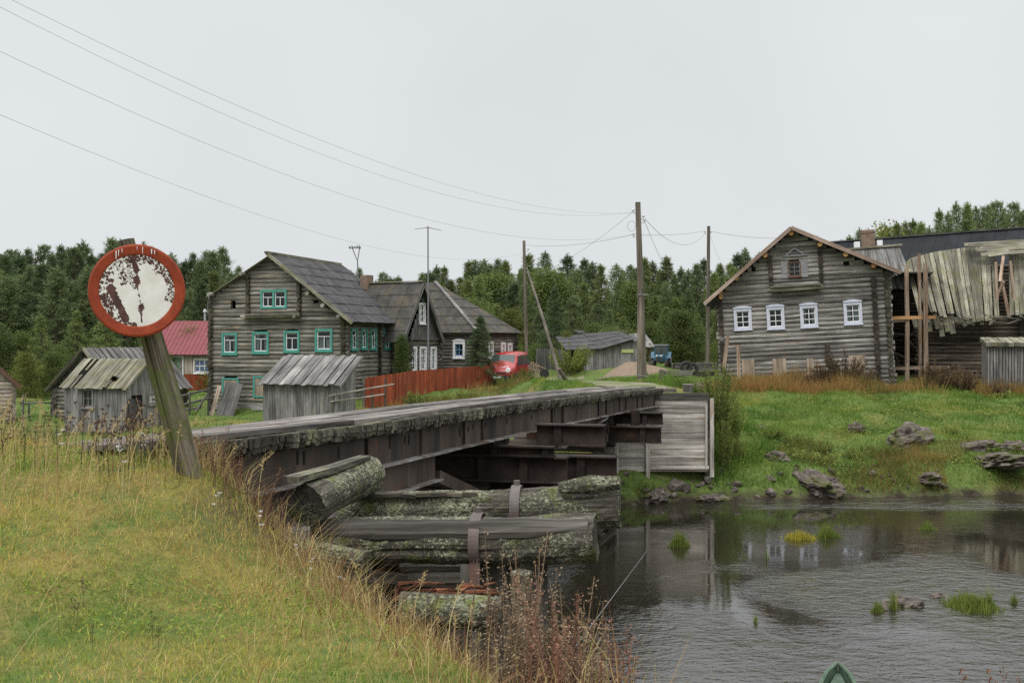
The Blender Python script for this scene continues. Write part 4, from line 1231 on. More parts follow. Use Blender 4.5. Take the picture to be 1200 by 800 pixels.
# ---- the gabled wing and the hip-roofed house in the middle
def house_gabled():
    fr = Frame((-5.45, 72.0, 1.95), 60); g = fr.front
    h = fr.thing('gabled_house', 'dark house with steep gable and three tall white windows behind the red fence', 'house')
    D = 9; xl = g(478.5, 420)[0]; xr = g(514, 420)[0]; ze = g(497, 397)[1]; apx, apz = g(497, 337)
    wl = Wall((0, 0), (1, 0), (0, -1))
    F_ = lambda x0, y0, x1, y1: (g(x0, y0)[0], g(x1, y0)[0], g((x0 + x1) / 2, y1)[1], g((x0 + x1) / 2, y0)[1])
    wins = [F_(477.8, 406, 486.2, 436), F_(489.6, 406, 497.6, 435.5), F_(502.2, 406, 509.4, 435)]; cw = .13
    att = F_(488, 355, 495.2, 379.5)
    mb = MB(); log_wall(mb, (0, 0), (1, 0), [(xl, -.5), (xr, -.5), (xr, ze), (xl, ze)], [(a + cw, b - cw, c + cw, d - cw) for a, b, c, d in wins], .13); mb.build('front_wall', M['log_grey'], h)
    mb = MB(); plank_wall(mb, (0, -.15), (1, 0), [(xl - .1, ze), (xr + .1, ze), (apx, apz)], .16, openings=[(att[0] + .1, att[1] - .1, att[2] + .1, att[3] - .1)], tone=(.85, 1.1)); mb.build('gable_boards', M['dark_plank'], h)
    mb = MB(); mb.bar((xl - .2, -.22, ze), (xr + .2, -.22, ze), .2, .1); mb.build('cornice', M['dark_plank'], h)
    mb = MB()
    for X in (xl, xr): log_wall(mb, (X, 0), (0, 1), [(0, -.5), (D, -.5), (D, ze), (0, ze)], (), .13, half=1)
    mb.build('side_wall', M['log_grey'], h)
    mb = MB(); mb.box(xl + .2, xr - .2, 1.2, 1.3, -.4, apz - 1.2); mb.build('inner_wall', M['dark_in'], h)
    for a, b, c, d in wins: window(h, wl, a, b, c, d, .13, M['white_paint'], M['white_paint'], cw, (1, 2), sashw=.06, curtain=[(0, 1, 0, .5)])
    a, b, c, d = att; window(h, wl, a, b, c, d, .2, M['white_paint'], M['white_paint'], .1, (1, 2), sashw=.05)
    ov = .55; rr = g(497, 330.5, -ov); er = g(520.5, 401, -ov); el = (2 * rr[0] - er[0], er[1])
    mb = MB()
    roof_sheets(mb, (el[0], -ov, el[1]), (el[0], D, el[1]), (rr[0], D, rr[1]), (rr[0], -ov, rr[1]), 5, 9)
    roof_sheets(mb, (er[0], -ov, er[1]), (er[0], D, er[1]), (rr[0], D, rr[1]), (rr[0], -ov, rr[1]), 5, 9)
    rf = mb.build('roof', M['felt_moss'], h)
    for e_ in (el, er):
        mb = MB(); mb.bar((e_[0], -ov - .02, e_[1] - .1), (rr[0], -ov - .02, rr[1] - .1), .05, .22); mb.build('verge_board', M['dark_plank'], rf)
    mb = MB(); mb.bar((rr[0], -ov, rr[1] + .06), (rr[0], D, rr[1] + .06), .3, .06); mb.build('ridge_cap', M['mossy_roof'], rf)
    mb = MB(); mb.box(rr[0] - .3, rr[0] + .3, 3.6, 4.2, rr[1] - .4, rr[1] + .55); mb.build('chimney', M['brick'], rf)
house_gabled()

def house_hip():
    fr = Frame((-2.35, 74.0, 2.1), -30); g = fr.front
    h = fr.thing('hip_roofed_house', 'low log house with grey hip roof and white window trim behind the young spruce', 'house')
    W_, S = 9.0, 5.0; ze = g(557, 388)[1]
    wl = Wall((0, 0), (1, 0), (0, -1)); sw = Wall((0, 0), (0, 1), (1, 0)); cw = .16
    w1 = (g(532.3, 400)[0], g(546.3, 400)[0], g(539, 419.5)[1], g(539, 399.5)[1])
    w0 = (g(514.2, 400)[0], g(519, 400)[0], g(516, 418)[1], g(516, 398.5)[1])
    s1 = (fr.side(585, 400, 0)[0], fr.side(590.5, 400, 0)[0], fr.side(587, 420, 0)[1], fr.side(587, 401, 0)[1])
    s2 = (fr.side(592.8, 400, 0)[0], fr.side(598, 400, 0)[0], fr.side(595, 420, 0)[1], fr.side(595, 401.5, 0)[1])
    s0 = (fr.side(570, 400, 0)[0], fr.side(576, 400, 0)[0], fr.side(573, 420, 0)[1], fr.side(573, 400.5, 0)[1])
    op = lambda L: [(a + cw, b - cw, c + cw, d - cw) for a, b, c, d in L]
    mb = MB(); log_wall(mb, (0, 0), (1, 0), [(-W_, -.5), (0, -.5), (0, ze), (-W_, ze)], op([w0, w1]), .13); mb.build('front_wall', M['log_grey'], h)
    mb = MB(); log_wall(mb, (0, 0), (0, 1), [(0, -.5), (S, -.5), (S, ze), (0, ze)], op([s0, s1, s2]), .13, half=1); mb.build('side_wall', M['log_grey'], h)
    mb = MB(); log_wall(mb, (0, S), (1, 0), [(-W_, -.5), (0, -.5), (0, ze), (-W_, ze)], (), .13); mb.build('back_wall', M['log_grey'], h)
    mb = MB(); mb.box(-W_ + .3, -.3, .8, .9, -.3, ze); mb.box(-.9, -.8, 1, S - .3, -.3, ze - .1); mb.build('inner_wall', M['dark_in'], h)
    for w, wal in ((w0, wl), (s0, sw), (s1, sw), (s2, sw)): window(h, wal, *w, .13, M['white_paint'], M['white_paint'], cw, (1, 2), curtain=[(0, 1, 0, .5)])
    window(h, wl, *w1, .13, M['white_paint'], M['blue_paint'], cw, (1, 1), crown=.1, curtain=[(0, .35, 0, 1), (.65, 1, 0, 1)])
    ov = .45; ez = ze - .12; ax, az = g(510, 331, S / 2)
    e0 = (ov, -ov, ez); e1 = (ov, S + ov, ez); e2 = (-W_ - ov, -ov, ez); e3 = (-W_ - ov, S + ov, ez); A = (ax, S / 2, az); B = (min(ax - 2, -W_ + 1), S / 2, az)
    mb = MB()
    def tri(P, Q, T, rows):
        P, Q, T = map(Vector, (P, Q, T)); n = (Q - P).cross(T - P).normalized(); n = -n if n.z < 0 else n
        for i in range(rows):
            c, d = i / rows, (i + 1) / rows
            a, b, e, f = P.lerp(T, max(0, c - .01)), Q.lerp(T, max(0, c - .01)), Q.lerp(T, d), P.lerp(T, d)
            m = 5
            for k in range(m):
                q = lambda s, u_, v_: s.lerp(u_, v_)
                A0, B0 = a.lerp(b, k / m) + n * .05, a.lerp(b, (k + 1) / m - .002) + n * .05; C0, D0 = f.lerp(e, (k + 1) / m - .002) + n * .015, f.lerp(e, k / m) + n * .015
                mb.hexa([A0, B0, B0 - n * .02, A0 - n * .02, D0, C0, C0 - n * .02, D0 - n * .02], random.uniform(.85, 1.12))
    tri(e0, e1, A, 6)
    roof_sheets(mb, e2, e0, A, B, 6, 9); roof_sheets(mb, e3, e1, A, B, 6, 9)
    rf = mb.build('roof', M['felt_moss'], h)
    mb = MB(); a_, b_ = Vector(e0), Vector(A)
    for k in range(9): mb.bar(a_.lerp(b_, k / 9) + Vector((0, 0, .1)), a_.lerp(b_, (k + .97) / 9) + Vector((0, 0, .1)), .24, .05, t=random.uniform(.6, 1.1))
    mb.build('hip_cap', M['grey_plank'], rf)
house_hip()

# ---- red-roofed house far left, small pale house at the edge
def house_red():
    fr = Frame((-25.5, 88, .95), -6); g = fr.front
    h = fr.thing('red_roofed_house', 'pale plank house with bright red metal roof and blue-white window', 'house')
    xl = g(176, 420)[0]; xr = g(258, 420)[0]; ze = g(220, 413)[1]; zb = g(220, 438)[1]; rz_ = g(220, 376, 3)[1]
    wl = Wall((0, 0), (1, 0), (0, -1)); cw = .12
    F_ = lambda x0, y0, x1, y1: (g(x0, y0)[0], g(x1, y0)[0], g((x0 + x1) / 2, y1)[1], g((x0 + x1) / 2, y0)[1])
    w1 = F_(200, 416.5, 215.3, 439); w2 = F_(227, 420, 246.5, 437.5)
    mb = MB(); plank_wall(mb, (0, 0), (1, 0), [(xl, zb), (xr, zb), (xr, ze), (xl, ze)], .3, openings=[(w1[0] + .1, w1[1] - .1, w1[2] + .1, w1[3] - .1), (w2[0] + .1, w2[1] - .1, w2[2] + .1, w2[3] - .1)], tone=(.9, 1.1))
    mb.build('front_wall', M['house_pale'], h)
    mb = MB(); plank_wall(mb, (0, -.03), (1, 0), [(xl, -.6), (xr, -.6), (xr, zb), (xl, zb)], .2); mb.build('lower_wall', M['red_fence'], h)
    mb = MB()
    for X in (xl, xr): plank_wall(mb, (X, 0), (0, 1), [(.1, -.5), (6, -.5), (6, ze), (3, rz_ - .1), (.1, ze)], .3)
    mb.build('side_wall', M['house_pale'], h)
    mb = MB(); mb.box(xl + .2, xr - .2, 1.5, 1.6, -.4, ze); mb.build('inner_wall', M['dark_in'], h)
    window(h, wl, *w1, .02, M['white_paint'], M['white_paint'], .1, (0, 0), glassm=M['lace'])
    window(h, wl, *w2, .02, M['white_paint'], M['white_paint'], .08, (2, 1), glassm=M['blue_glass'], sashw=.09)
    mb = MB(); slab(mb, [(xl - .3, -.5, ze - .15), (xr + .3, -.5, ze - .15), (xr + .3, 3, rz_), (xl - .3, 3, rz_)], .05); slab(mb, [(xl - .3, 6.5, ze - .15), (xr + .3, 6.5, ze - .15), (xr + .3, 3.01, rz_), (xl - .3, 3.01, rz_)], .05)
    k = xl - .2
    while k < xr + .3:
        mb.bar((k, -.5, ze - .13), (k, 3, rz_ + .02), .03, .04); k += .35
    rf = mb.build('roof', M['red_roof'], h)
    mb = MB(); x, z = g(239, 376, 3); mb.tube([(x, 3.2, z - .3), (x, 3.2, z + .75)], .09, 8); mb.tube([(x, 3.2, z + .72), (x, 3.2, z + .98)], [.17, .06], 8, 1.4); mb.build('chimney_pipe', M['galv'], rf)
house_red()

def house_edge():
    fr = Frame((-29.3, 63.5, .55), 27); g = fr.front
    h = fr.thing('small_house', 'small pale plank gable end at the edge with brown roof verge', 'house')
    xr = g(16, 450)[0]; ze = g(20, 446)[1]; zb = -.5; apx, apz = g(-32, 406)
    xl = 2 * apx - xr
    mb = MB(); log_wall(mb, (0, 0), (1, 0), [(xl, zb), (xr, zb), (xr, ze), (xl, ze)], (), .13, ext=.05); mb.build('log_wall', M['house_pale'], h)
    mb = MB(); plank_wall(mb, (0, -.1), (1, 0), [(xl, ze), (xr, ze), (apx, apz)], .2); mb.build('gable_boards', M['house_pale'], h)
    mb = MB(); log_wall(mb, (xr, 0), (0, 1), [(0, zb), (5, zb), (5, ze), (0, ze)], (), .13); log_wall(mb, (xl, 0), (0, 1), [(0, zb), (5, zb), (5, ze), (0, ze)], (), .13); mb.build('side_wall', M['house_pale'], h)
    er = g(24, 453, -.4); rr = g(-32, 402, -.4); el = (2 * rr[0] - er[0], er[1])
    mb = MB(); slab(mb, [(er[0], -.4, er[1]), (er[0], 5.4, er[1]), (rr[0], 5.4, rr[1]), (rr[0], -.4, rr[1])], .06); slab(mb, [(el[0], -.4, el[1]), (el[0], 5.4, el[1]), (rr[0], 5.4, rr[1]), (rr[0], -.4, rr[1])], .06)
    rf = mb.build('roof', M['felt'], h)
    for e_ in (er, el):
        mb = MB(); mb.bar((e_[0], -.43, e_[1] - .05), (rr[0], -.43, rr[1] - .05), .04, .2); mb.build('verge_board', M['red_brown_paint'], rf)
house_edge()

# ---- old sheds on the left lawn
def shed_mossy():
    fr = Frame(at(150, 57.5), -22); g = fr.front
    h = fr.thing('old_shed', 'grey plank shed with broken mossy roof and a dark leaning door', 'shed')
    # gable end faces right-front; long side carries the roof slope seen
    x1 = g(148, 480)[0]; x0 = g(76, 480)[0]; ze = g(110, 452)[1]; D = 3.2
    wl = Wall((0, 0), (1, 0), (0, -1)); sw = Wall((x1, 0), (0, 1), (1, 0))
    w1 = (g(97, 450)[0], g(108.5, 450)[0], g(100, 476)[1], g(100, 457)[1])
    mb = MB(); plank_wall(mb, (0, 0), (1, 0), [(x0, -.6), (x1, -.6), (x1, ze), (x0, ze)], .17, openings=[w1]); mb.build('front_wall', M['grey_plank'], h)
    zr = fr.side(165, 423, x1)[1]
    dr = (.35, 1.25, -.3, fr.side(158, 463, x1)[1]); sw_ = (1.7, 2.3, fr.side(170, 473, x1)[1], fr.side(170, 462, x1)[1])
    mb = MB(); plank_wall(mb, (x1, 0), (0, 1), [(0.02, -.6), (D, -.6), (D, ze), (D / 2, zr), (0.02, ze)], .17, openings=[dr, sw_])
    mb.build('gable_wall', M['grey_plank'], h)
    mb = MB(); plank_wall(mb, (x0, 0), (0, 1), [(0, -.6), (D, -.6), (D, ze), (D / 2, zr), (0, ze)], .17); plank_wall(mb, (0, D), (1, 0), [(x0, -.6), (x1, -.6), (x1, ze), (x0, ze)], .17); mb.build('back_wall', M['grey_plank'], h)
    window(h, wl, w1[0] - .08, w1[1] + .08, w1[2] - .08, w1[3] + .08, .015, M['grey_plank'], M['grey_plank'], .08, (1, 1), sashw=.05)
    window(h, sw, sw_[0] - .08, sw_[1] + .08, sw_[2] - .08, sw_[3] + .08, .03, M['grey_plank'], M['grey_plank'], .08, (1, 0), glassm=M['cloth'])
    mb = MB(); mb.bar((x1 + .55, .15, -.4), (x1 + .12, .45, 1.65), .8, .05, up=(1, 0, 0), t=.5); mb.build('door', M['dark_plank'], h)
    mb = MB(); mb.bar((x1 + .5, .9, -.2), (x1 + .15, .55, 1.75), .07, .05, t=1.2); mb.build('leaning_stick', M['prop_wood'], h)
    mb = MB(); ov = .25
    e0 = Vector((x0 - .2, -ov, ze - .12)); e1 = Vector((x1 + .25, -ov, ze - .12)); r0 = Vector((x0 - .2, D / 2, zr + .1)); r1 = Vector((x1 + .25, D / 2, zr + .1))
    n = 17
    for k in range(n):
        if k in (2, 3): 
            a, b = (k + .05) / n, (k + .75) / n
            mb.bar(e0.lerp(e1, a), e0.lerp(e1, a).lerp(r0.lerp(r1, a), .45), .16, .03, t=.8); 
            if k == 3: mb.bar(e0.lerp(e1, a).lerp(r0.lerp(r1, a), .6), r0.lerp(r1, a), .16, .03, t=.8)
            continue
        lo = .42 if k in (11, 12) else 0
        a, b = (k + .03) / n, (k + .97) / n; up = Vector((0, -.6, .8)) * (.015 * (k % 2) + random.random() * .02)
        th = Vector((0, .02, -.03)); s = random.gauss(0, .02)
        P = [e0.lerp(e1, a).lerp(r0.lerp(r1, a), lo + s) + up, e0.lerp(e1, b).lerp(r0.lerp(r1, b), lo + s) + up, r0.lerp(r1, b) + up, r0.lerp(r1, a) + up]
        mb.hexa([P[0], P[1], P[1] + th, P[0] + th, P[3], P[2], P[2] + th, P[3] + th], random.uniform(.75, 1.15))
        if lo:
            P = [e0.lerp(e1, a) + up * 3, e0.lerp(e1, b) + up * 3, e0.lerp(e1, b).lerp(r0.lerp(r1, b), .25) + up * 2, e0.lerp(e1, a).lerp(r0.lerp(r1, a), .22) + up * 6]
            mb.hexa([P[0], P[1], P[1] + th, P[0] + th, P[3], P[2], P[2] + th, P[3] + th], .8)
    board_roof(mb, (x0 - .2, D + ov, ze - .12), (x1 + .25, D + ov, ze - .12), r1, r0, .2)
    rf = mb.build('roof', M['mossy_roof'], h)
    mb = MB()
    for e_ in (Vector((x1 + .27, -ov, ze - .1)), Vector((x1 + .27, D + ov, ze - .1))): mb.bar(e_, Vector((x1 + .27, D / 2, zr + .12)), .04, .14)
    mb.build('verge_board', M['mossy_roof'], rf)
shed_mossy()

def shed_dark():
    fr = Frame(at(120, 65.5), -14); g = fr.front
    h = fr.thing('log_outbuilding', 'log outbuilding with dark board roof behind the mossy shed', 'shed')
    x0 = g(66, 470)[0]; x1 = x0 + 3.9; D = 7.5; ze = g(70, 455)[1]; ax, az = g(97, 411)
    mb = MB(); log_wall(mb, (0, 0), (1, 0), [(x0, -.6), (x1, -.6), (x1, ze), (x0, ze)], (), .14); mb.build('log_wall', M['log_mossy'], h)
    mb = MB(); plank_wall(mb, (0, -.05), (1, 0), [(x0, ze), (x1, ze), (ax, az)], .2); mb.build('gable_boards', M['dark_plank'], h)
    mb = MB()
    for X in (x0, x1): log_wall(mb, (X, 0), (0, 1), [(0, -.6), (D, -.6), (D, ze), (0, ze)], (), .14)
    log_wall(mb, (0, D), (1, 0), [(x0, -.6), (x1, -.6), (x1, ze), (ax, az), (x0, ze)], (), .14)
    mb.build('side_wall', M['log_mossy'], h)
    ov = .5; el = g(53, 458, -ov); rr = g(97, 408, -ov); er = (x1 + .5, ze - .25)
    mb = MB(); board_roof(mb, (el[0], -ov, el[1]), (el[0], D + .3, el[1]), (rr[0], D + .3, rr[1]), (rr[0], -ov, rr[1]), .3, .04)
    board_roof(mb, (er[0], -ov, er[1]), (er[0], D + .3, er[1]), (rr[0], D + .3, rr[1]), (rr[0], -ov, rr[1]), .3, .04, lift=.05)
    rf = mb.build('roof', M['roof_plank'], h)
    mb = MB(); mb.bar((el[0], -ov - .03, el[1]), (rr[0], -ov - .03, rr[1]), .05, .16, t=.35); mb.bar((er[0], -ov - .03, er[1]), (rr[0], -ov - .03, rr[1]), .05, .16, t=1.2); mb.build('verge_board', M['mossy_roof'], rf)
shed_dark()

def shed_lean_to():
    fr = Frame(at(350, 53.5), -12); g = fr.front
    h = fr.thing('lean_to_shed', 'grey plank shed with single sloping board roof in front of the log house', 'shed')
    x0 = g(308.5, 470)[0]; x1 = g(394, 470)[0]; zf = g(350, 449)[1]; D = 2.6
    zb = fr.side(421, 421, x1)[1]
    mb = MB(); plank_wall(mb, (0, 0), (1, 0), [(x0, -.7), (x1, -.7), (x1, zf), (x0, zf)], .22, tone=(.85, 1.12)); mb.build('front_wall', M['grey_plank'], h)
    mb = MB()
    for X in (x0, x1): plank_wall(mb, (X, 0), (0, 1), [(.04, -.7), (D, -.7), (D, zb - .05), (.04, zf)], .2)
    plank_wall(mb, (0, D), (1, 0), [(x0, -.7), (x1, -.7), (x1, zb - .05), (x0, zb - .05)], .2)
    mb.build('side_wall', M['grey_plank'], h)
    mb = MB(); mb.box(x1 + .015, x1 + .04, D - 1.05, D - .75, zb - .55, zb - .4); mb.build('vent_hole', M['dark_in'], h)
    mb = MB(); s = (zb - zf) / D; ov = .35
    board_roof(mb, (x0 - .2, -ov, zf - ov * s + .06), (x1 + .28, -ov, zf - ov * s + .06), (x1 + .28, D + .25, zb + .25 * s + .06), (x0 - .2, D + .25, zb + .25 * s + .06), .27, .035, lift=.05, ragged=.03)
    rf = mb.build('roof', M['roof_plank'], h)
    mb = MB(); mb.bar((x1 + .3, -ov, zf - ov * s), (x1 + .3, D + .25, zb + .25 * s), .04, .13); mb.build('verge_board', M['grey_plank'], rf)
shed_lean_to()

def shed_long():
    fr = Frame(at(700, 78, z=2.75), 6); g = fr.front
    h = fr.thing('plank_barn', 'low grey plank barn with shallow grey roof by the sand heap', 'shed')
    x0 = g(684, 420)[0]; x1 = g(749, 420)[0]; zl = g(684, 410)[1]; zr = g(749, 399)[1]; D = 7
    mb = MB(); plank_wall(mb, (0, 0), (1, 0), [(x0, -.7), (x1, -.7), (x1, zr), (x0, zl)], .2); mb.build('front_wall', M['grey_plank'], h)
    xa = g(666, 420, 1.5)[0]
    mb = MB(); plank_wall(mb, (0, 1.5), (1, 0), [(xa, -.7), (x0, -.7), (x0, zl), (xa, zl)], .2)
    plank_wall(mb, (x1, 0), (0, 1), [(.1, -.7), (D, -.7), (D, zr), (.1, zr)], .2); plank_wall(mb, (xa, 1.5), (0, 1), [(.1, -.7), (D - 1.5, -.7), (D - 1.5, zl), (.1, zl)], .2)
    mb.build('side_wall', M['dark_plank'], h)
    mb = MB(); a = g(663, 410.5, -.3); b = g(704, 409, -.3); c = g(747, 396.5, -.3)
    roof_sheets(mb, (a[0], -.3, a[1]), (b[0], -.3, b[1]), (c[0], D, c[1] + .55), (a[0] + .3, D, a[1] + .95), 4, 5)
    roof_sheets(mb, (b[0], -.4, b[1]), (c[0], -.4, c[1]), (c[0], D, c[1] + .55), (b[0], D, b[1] + 1.1), 4, 5)
    mb.build('roof', M['felt'], h)
    mb = MB(); x, z = g(735, 411.5); mb.box(x - .42, x + .42, -.08, -.04, z - .1, z + .14); mb.build('sign_plate', M['cream'], h)
    mb = MB(); x2 = g(766, 400, .4)[0]; board_roof(mb, (x1 - .1, -.2, zr - .45), (x2, -.2, zr - .45), (x2, 3., zr + .5), (x1 - .1, 3., zr + .5), .25, .05); mb.build('porch_roof', M['roof_plank'], h)
    mb = MB(); mb.tube([(x2 - .3, .3, -.5), (x2 - .3, .3, zr - .2)], .08, 7); mb.build('porch_post', M['pole'], h)
shed_long()
def shed_behind():
    fr = Frame(at(709, 93, z=2.9), 4); g = fr.front
    h = fr.thing('plank_shed', 'grey board roof edge showing above the low plank barn', 'shed')
    x0 = g(682, 390)[0]; x1 = g(737, 390)[0]; z0 = g(700, 397)[1]; z1 = g(700, 390.5)[1]
    mb = MB(); plank_wall(mb, (0, 0), (1, 0), [(x0, -.5), (x1, -.5), (x1, z1), (x0, z1)], .3); 
    for X in (x0, x1): plank_wall(mb, (X, 0), (0, 1), [(.05, -.5), (4, -.5), (4, z1), (.05, z1)], .3)
    mb.build('wall', M['roof_plank'], h)
    mb = MB(); slab(mb, [(x0 - .2, -.2, z1 + .02), (x1 + .2, -.2, z1 + .02), (x1 + .2, 4.2, z1 + .3), (x0 - .2, 4.2, z1 + .3)], .06); mb.build('roof', M['felt'], h)
    fr = Frame(at(648, 84, z=2.6), 0); h = fr.thing('board_fence', 'dull grey board fence among the trees left of the plank barn', 'fence'); g = fr.front
    mb = MB(); plank_wall(mb, (0, 0), (1, 0), [(g(628, 410)[0], -.5), (g(664, 410)[0], -.5), (g(664, 410)[0], g(650, 409)[1]), (g(628, 410)[0], g(650, 408)[1])], .2, gap=.03, ragged=.1); mb.build('board', M['dark_plank'], h)
shed_behind()
# ------------------------------------------------------------------ fences
def red_fence():
    pts = [(at(428, 61.5), 442.5), (at(470, 64), 436.5), (at(484, 66.5), 434), (at(580, 73.5), 427.5)]
    h = empty('red_fence', pts[0][0], (0, 0, 0), 'solid red board fence in front of the dark houses', 'fence')
    o = pts[0][0]; mb = MB(); ps = MB()
    for (a, ya), (b, yb) in zip(pts[:-1], pts[1:]):
        d = b - a; L = math.hypot(d.x, d.y); u = Vector((d.x / L, d.y / L, 0)); n = max(1, int(L / .13)); nn = Vector((-u.y, u.x, 0))
        for k in range(n):
            f = k / n; p = a.lerp(b, f); top = EYE + (400 - (ya + (yb - ya) * f)) / F * p.y + random.gauss(0, .012)
            q = p + u * (L / n * .96); z0 = min(G(p.x, p.y), top - .9) - .25
            th = nn * .022; j = nn * (random.random() * .01)
            P = [Vector((v.x, v.y, z)) - o for z in (z0, top) for v in (p + j, q + j, q + j + th, p + j + th)]
            mb.hexa(P, random.uniform(.82, 1.15))
            if k % 19 == 0:
                c = p + nn * .1 - o; ps.box(c.x - .06, c.x + .06, c.y - .06, c.y + .06, z0 - o.z, top - o.z - .05)
    mb.build('fence_board', M['red_fence'], h); ps.build('fence_post', M['dark_plank'], h)
red_fence()

def rail_fence(name, label, posts, rails, mat_p, mat_r, r=.045, pr=.06):
    o = posts[0][0]; h = empty(name, o, (0, 0, 0), label, 'fence')
    for a, b in posts:
        mb = MB(); mb.tube([a - o - Vector((0, 0, .2)), b - o], [pr, pr * .9], 7, random.uniform(.8, 1.1), jit=.05); mb.build('post', mat_p, h)
    for a, b in rails:
        mb = MB(); m = (a + b) / 2 + Vector((0, 0, random.gauss(0, .03))); mb.tube([a - o, m - o, b - o], [r, r * .95, r * .8], 7, random.uniform(.85, 1.15), jit=.05); mb.build('rail', mat_r, h)
rail_fence('pole_rail_fence', 'rough rail fence with pale peeled rails beside the lean-to shed', [(at(389, 53), at(389, 53, 463)), (at(436, 55), at(436.5, 55, 460)), (at(451, 55.5), at(452, 55.5, 443))],
           [(at(386, 52.9, 463.5), at(462, 55.6, 450)), (at(388, 52.9, 470.5), at(450, 55.4, 462))], M['pole'], M['rail'])
rail_fence('log_rail_fence', 'tumbledown grey rail fence between the old shed and the tall house', [(at(222, 64), at(222.5, 64, 459)), (at(244, 64.5), at(244, 64.5, 453))],
           [(at(212, 63.8, 464), at(247, 64.6, 455.5)), (at(212, 63.8, 475), at(249, 64.6, 466)), (at(214, 63.8, 480), at(236, 64.4, 477)), (at(230, 63.8, 482), at(243, 64, 462))], M['dark_plank'], M['dark_plank'], .07)
rail_fence('wire_fence', 'low post and rail fence between the small house and the dark outbuilding', [(at(27, 60), at(27, 60, 462)), (at(34, 67), at(34, 67, 470)), (at(60, 66.5), at(60, 66.5, 470))],
           [(at(27, 60, 473), at(64, 66.5, 472))], M['dark_plank'], M['dark_plank'], .05)

# ------------------------------------------------------------------ poles, masts, wires
def pole(name, label, px0, Y, py_top, px1, r0=.16, r1=.11, stub=None, insul=(), brace=None, cat='pole', group='utility poles'):
    b = at(px0, Y); t = at(px1, Y, py_top)
    h = empty(name, b, (0, 0, 0), label, cat, group)
    mb = MB(); mb.tube([(0, 0, -.4), (t - b) * .5, t - b], [r0, (r0 + r1) / 2, r1], 10, 1., jit=.02); mb.build('shaft', M['pole'], h)
    if stub:
        mb = MB(); dx, hh, rr = stub; mb.tube([(dx, -.05, -.4), (dx * .9, -.05, hh)], [rr, rr * .92], 10, 1.2, jit=.02); s = mb.build('stub', M['pole'], h)
        mb = MB()
        for z in (.6, hh - .3): mb.bar((dx - rr - .03, -rr - .06, z), (r0 + .03, -rr - .06, z), .03, .05)
        mb.build('wire_binding', M['wire'], s)
    for (ix, iy, side) in insul:
        p = at(ix, Y, iy) - b; mb = MB(); mb.bar((p.x - side * .12, 0, p.z - .12), (p.x, 0, p.z - .1), .025, .025); mb.bar((p.x, 0, p.z - .1), (p.x, 0, p.z), .025, .025); k = mb.build('bracket', M['wire'], h)
        mb = MB(); mb.tube([(p.x, 0, p.z - .02), (p.x, 0, p.z + .05), (p.x, 0, p.z + .1)], [.06, .075, .04], 10); mb.build('insulator', M['insul'], k)
    return h, t
P1, T1 = pole('utility_pole', 'tall utility pole by the far bridge end with a double wooden shaft', 754.5, 52, 237, 747.5, .17, .12, (-.16 - .02, 4.6, .15), [(742, 247, -1), (742, 275, -1), (754, 254, 1), (755, 258, 1)])
P2, T2 = pole('utility_pole', 'slim utility pole with slanting brace behind the red van', 617.5, 78, 282, 614, .13, .10, None, [(619, 292, 1)])
P3, T3 = pole('utility_pole', 'utility pole standing close to the leaning log house', 829, 78, 265, 830.5, .14, .11, None, [(826, 272, -1), (833, 272, 1)])
a = at(660, 63.5); b = T2.lerp(at(617.5, 78), .25)
mb = MB(); b2 = at(618.5, 77.8, 318); mb.tube([a - Vector((0, 0, .4)), (a + b2) / 2, b2], [.11, .10, .08], 9, .75)
tag(mb.build('pole_brace', M['pole']), 'slanting log brace propping the slim utility pole', 'brace')
a = at(668, 65); b2 = at(655, 64.6, 432); mb = MB(); mb.tube([a - Vector((0, 0, .3)), b2], [.13, .12], 9, .8)
tag(mb.build('brace_stub', M['pole']), 'short leaning stump log at the foot of the slanting brace', 'log')

def wire(name, label, A, B, sag, r=.009, n=24, group='power lines', mat='wire'):
    A, B = Vector(A), Vector(B); P = []
    for k in range(n + 1):
        f = k / n; p = A.lerp(B, f); p.z -= sag * 4 * f * (1 - f); P.append(p)
    mb = MB(); mb.tube(P, r, 5, 1.); return tag(mb.build(name, M[mat]), label, 'wire', group)
i1, i2, i3, i4 = at(742, 52, 248), at(742, 52, 275), at(754, 52, 254), at(755, 52, 258)
Q = lambda px, py, Y: at(px, Y, py)
wire('power_line', 'topmost of the long overhead wires crossing the sky from upper left', Q(-150, -70, 18), Q(741, 248.5, 52), 1.55, .0034)
wire('power_line', 'second long overhead wire, running close under the topmost one', Q(-160, -88, 17), Q(740, 249.5, 52), 1.25, .0034)
wire('power_line', 'third long overhead wire, crossing the sky well below the top pair', Q(-200, -38, 17), Q(741, 274.5, 52), 1.6, .0034)
wire('power_line', 'lowest of the long overhead wires, meeting the slim pole', Q(-240, 30, 18), Q(615, 296, 78), 1.7, .0038)
wire('power_line', 'wire between the slim pole and the tall pole', Q(616, 287, 78), i2, .25, .009)
wire('power_line', 'wire dropping from the tall pole down toward the dark houses', i1, Q(596, 334, 74), .5, .007)
wire('power_line', 'wire from the tall pole to the pole by the leaning house', i3, Q(826, 274, 78), 1.0, .010)
wire('power_line', 'nearly level wire from the tall pole past the pole by the leaning house', i2, Q(826, 270.5, 78), .12, .009)
wire('power_line', 'wire from the right-hand pole to the roof of the leaning house', Q(833, 271, 78), Q(960, 276, 69), .3, .011)
wire('power_line', 'thin wire hanging from the tall pole toward the forest', i4, Q(790, 330, 90), .3, .009)
wire('power_line', 'thin wire hanging from the pole beside the leaning house', Q(831, 272, 78), Q(860, 332, 66), .4, .009)
mb = MB(); P = []
for k in range(19):
    a_ = k / 18 * 2 * math.pi; p = at(740 + 4.6 * math.cos(a_), 51.9, 265 + 6 * math.sin(a_)); P.append(p)
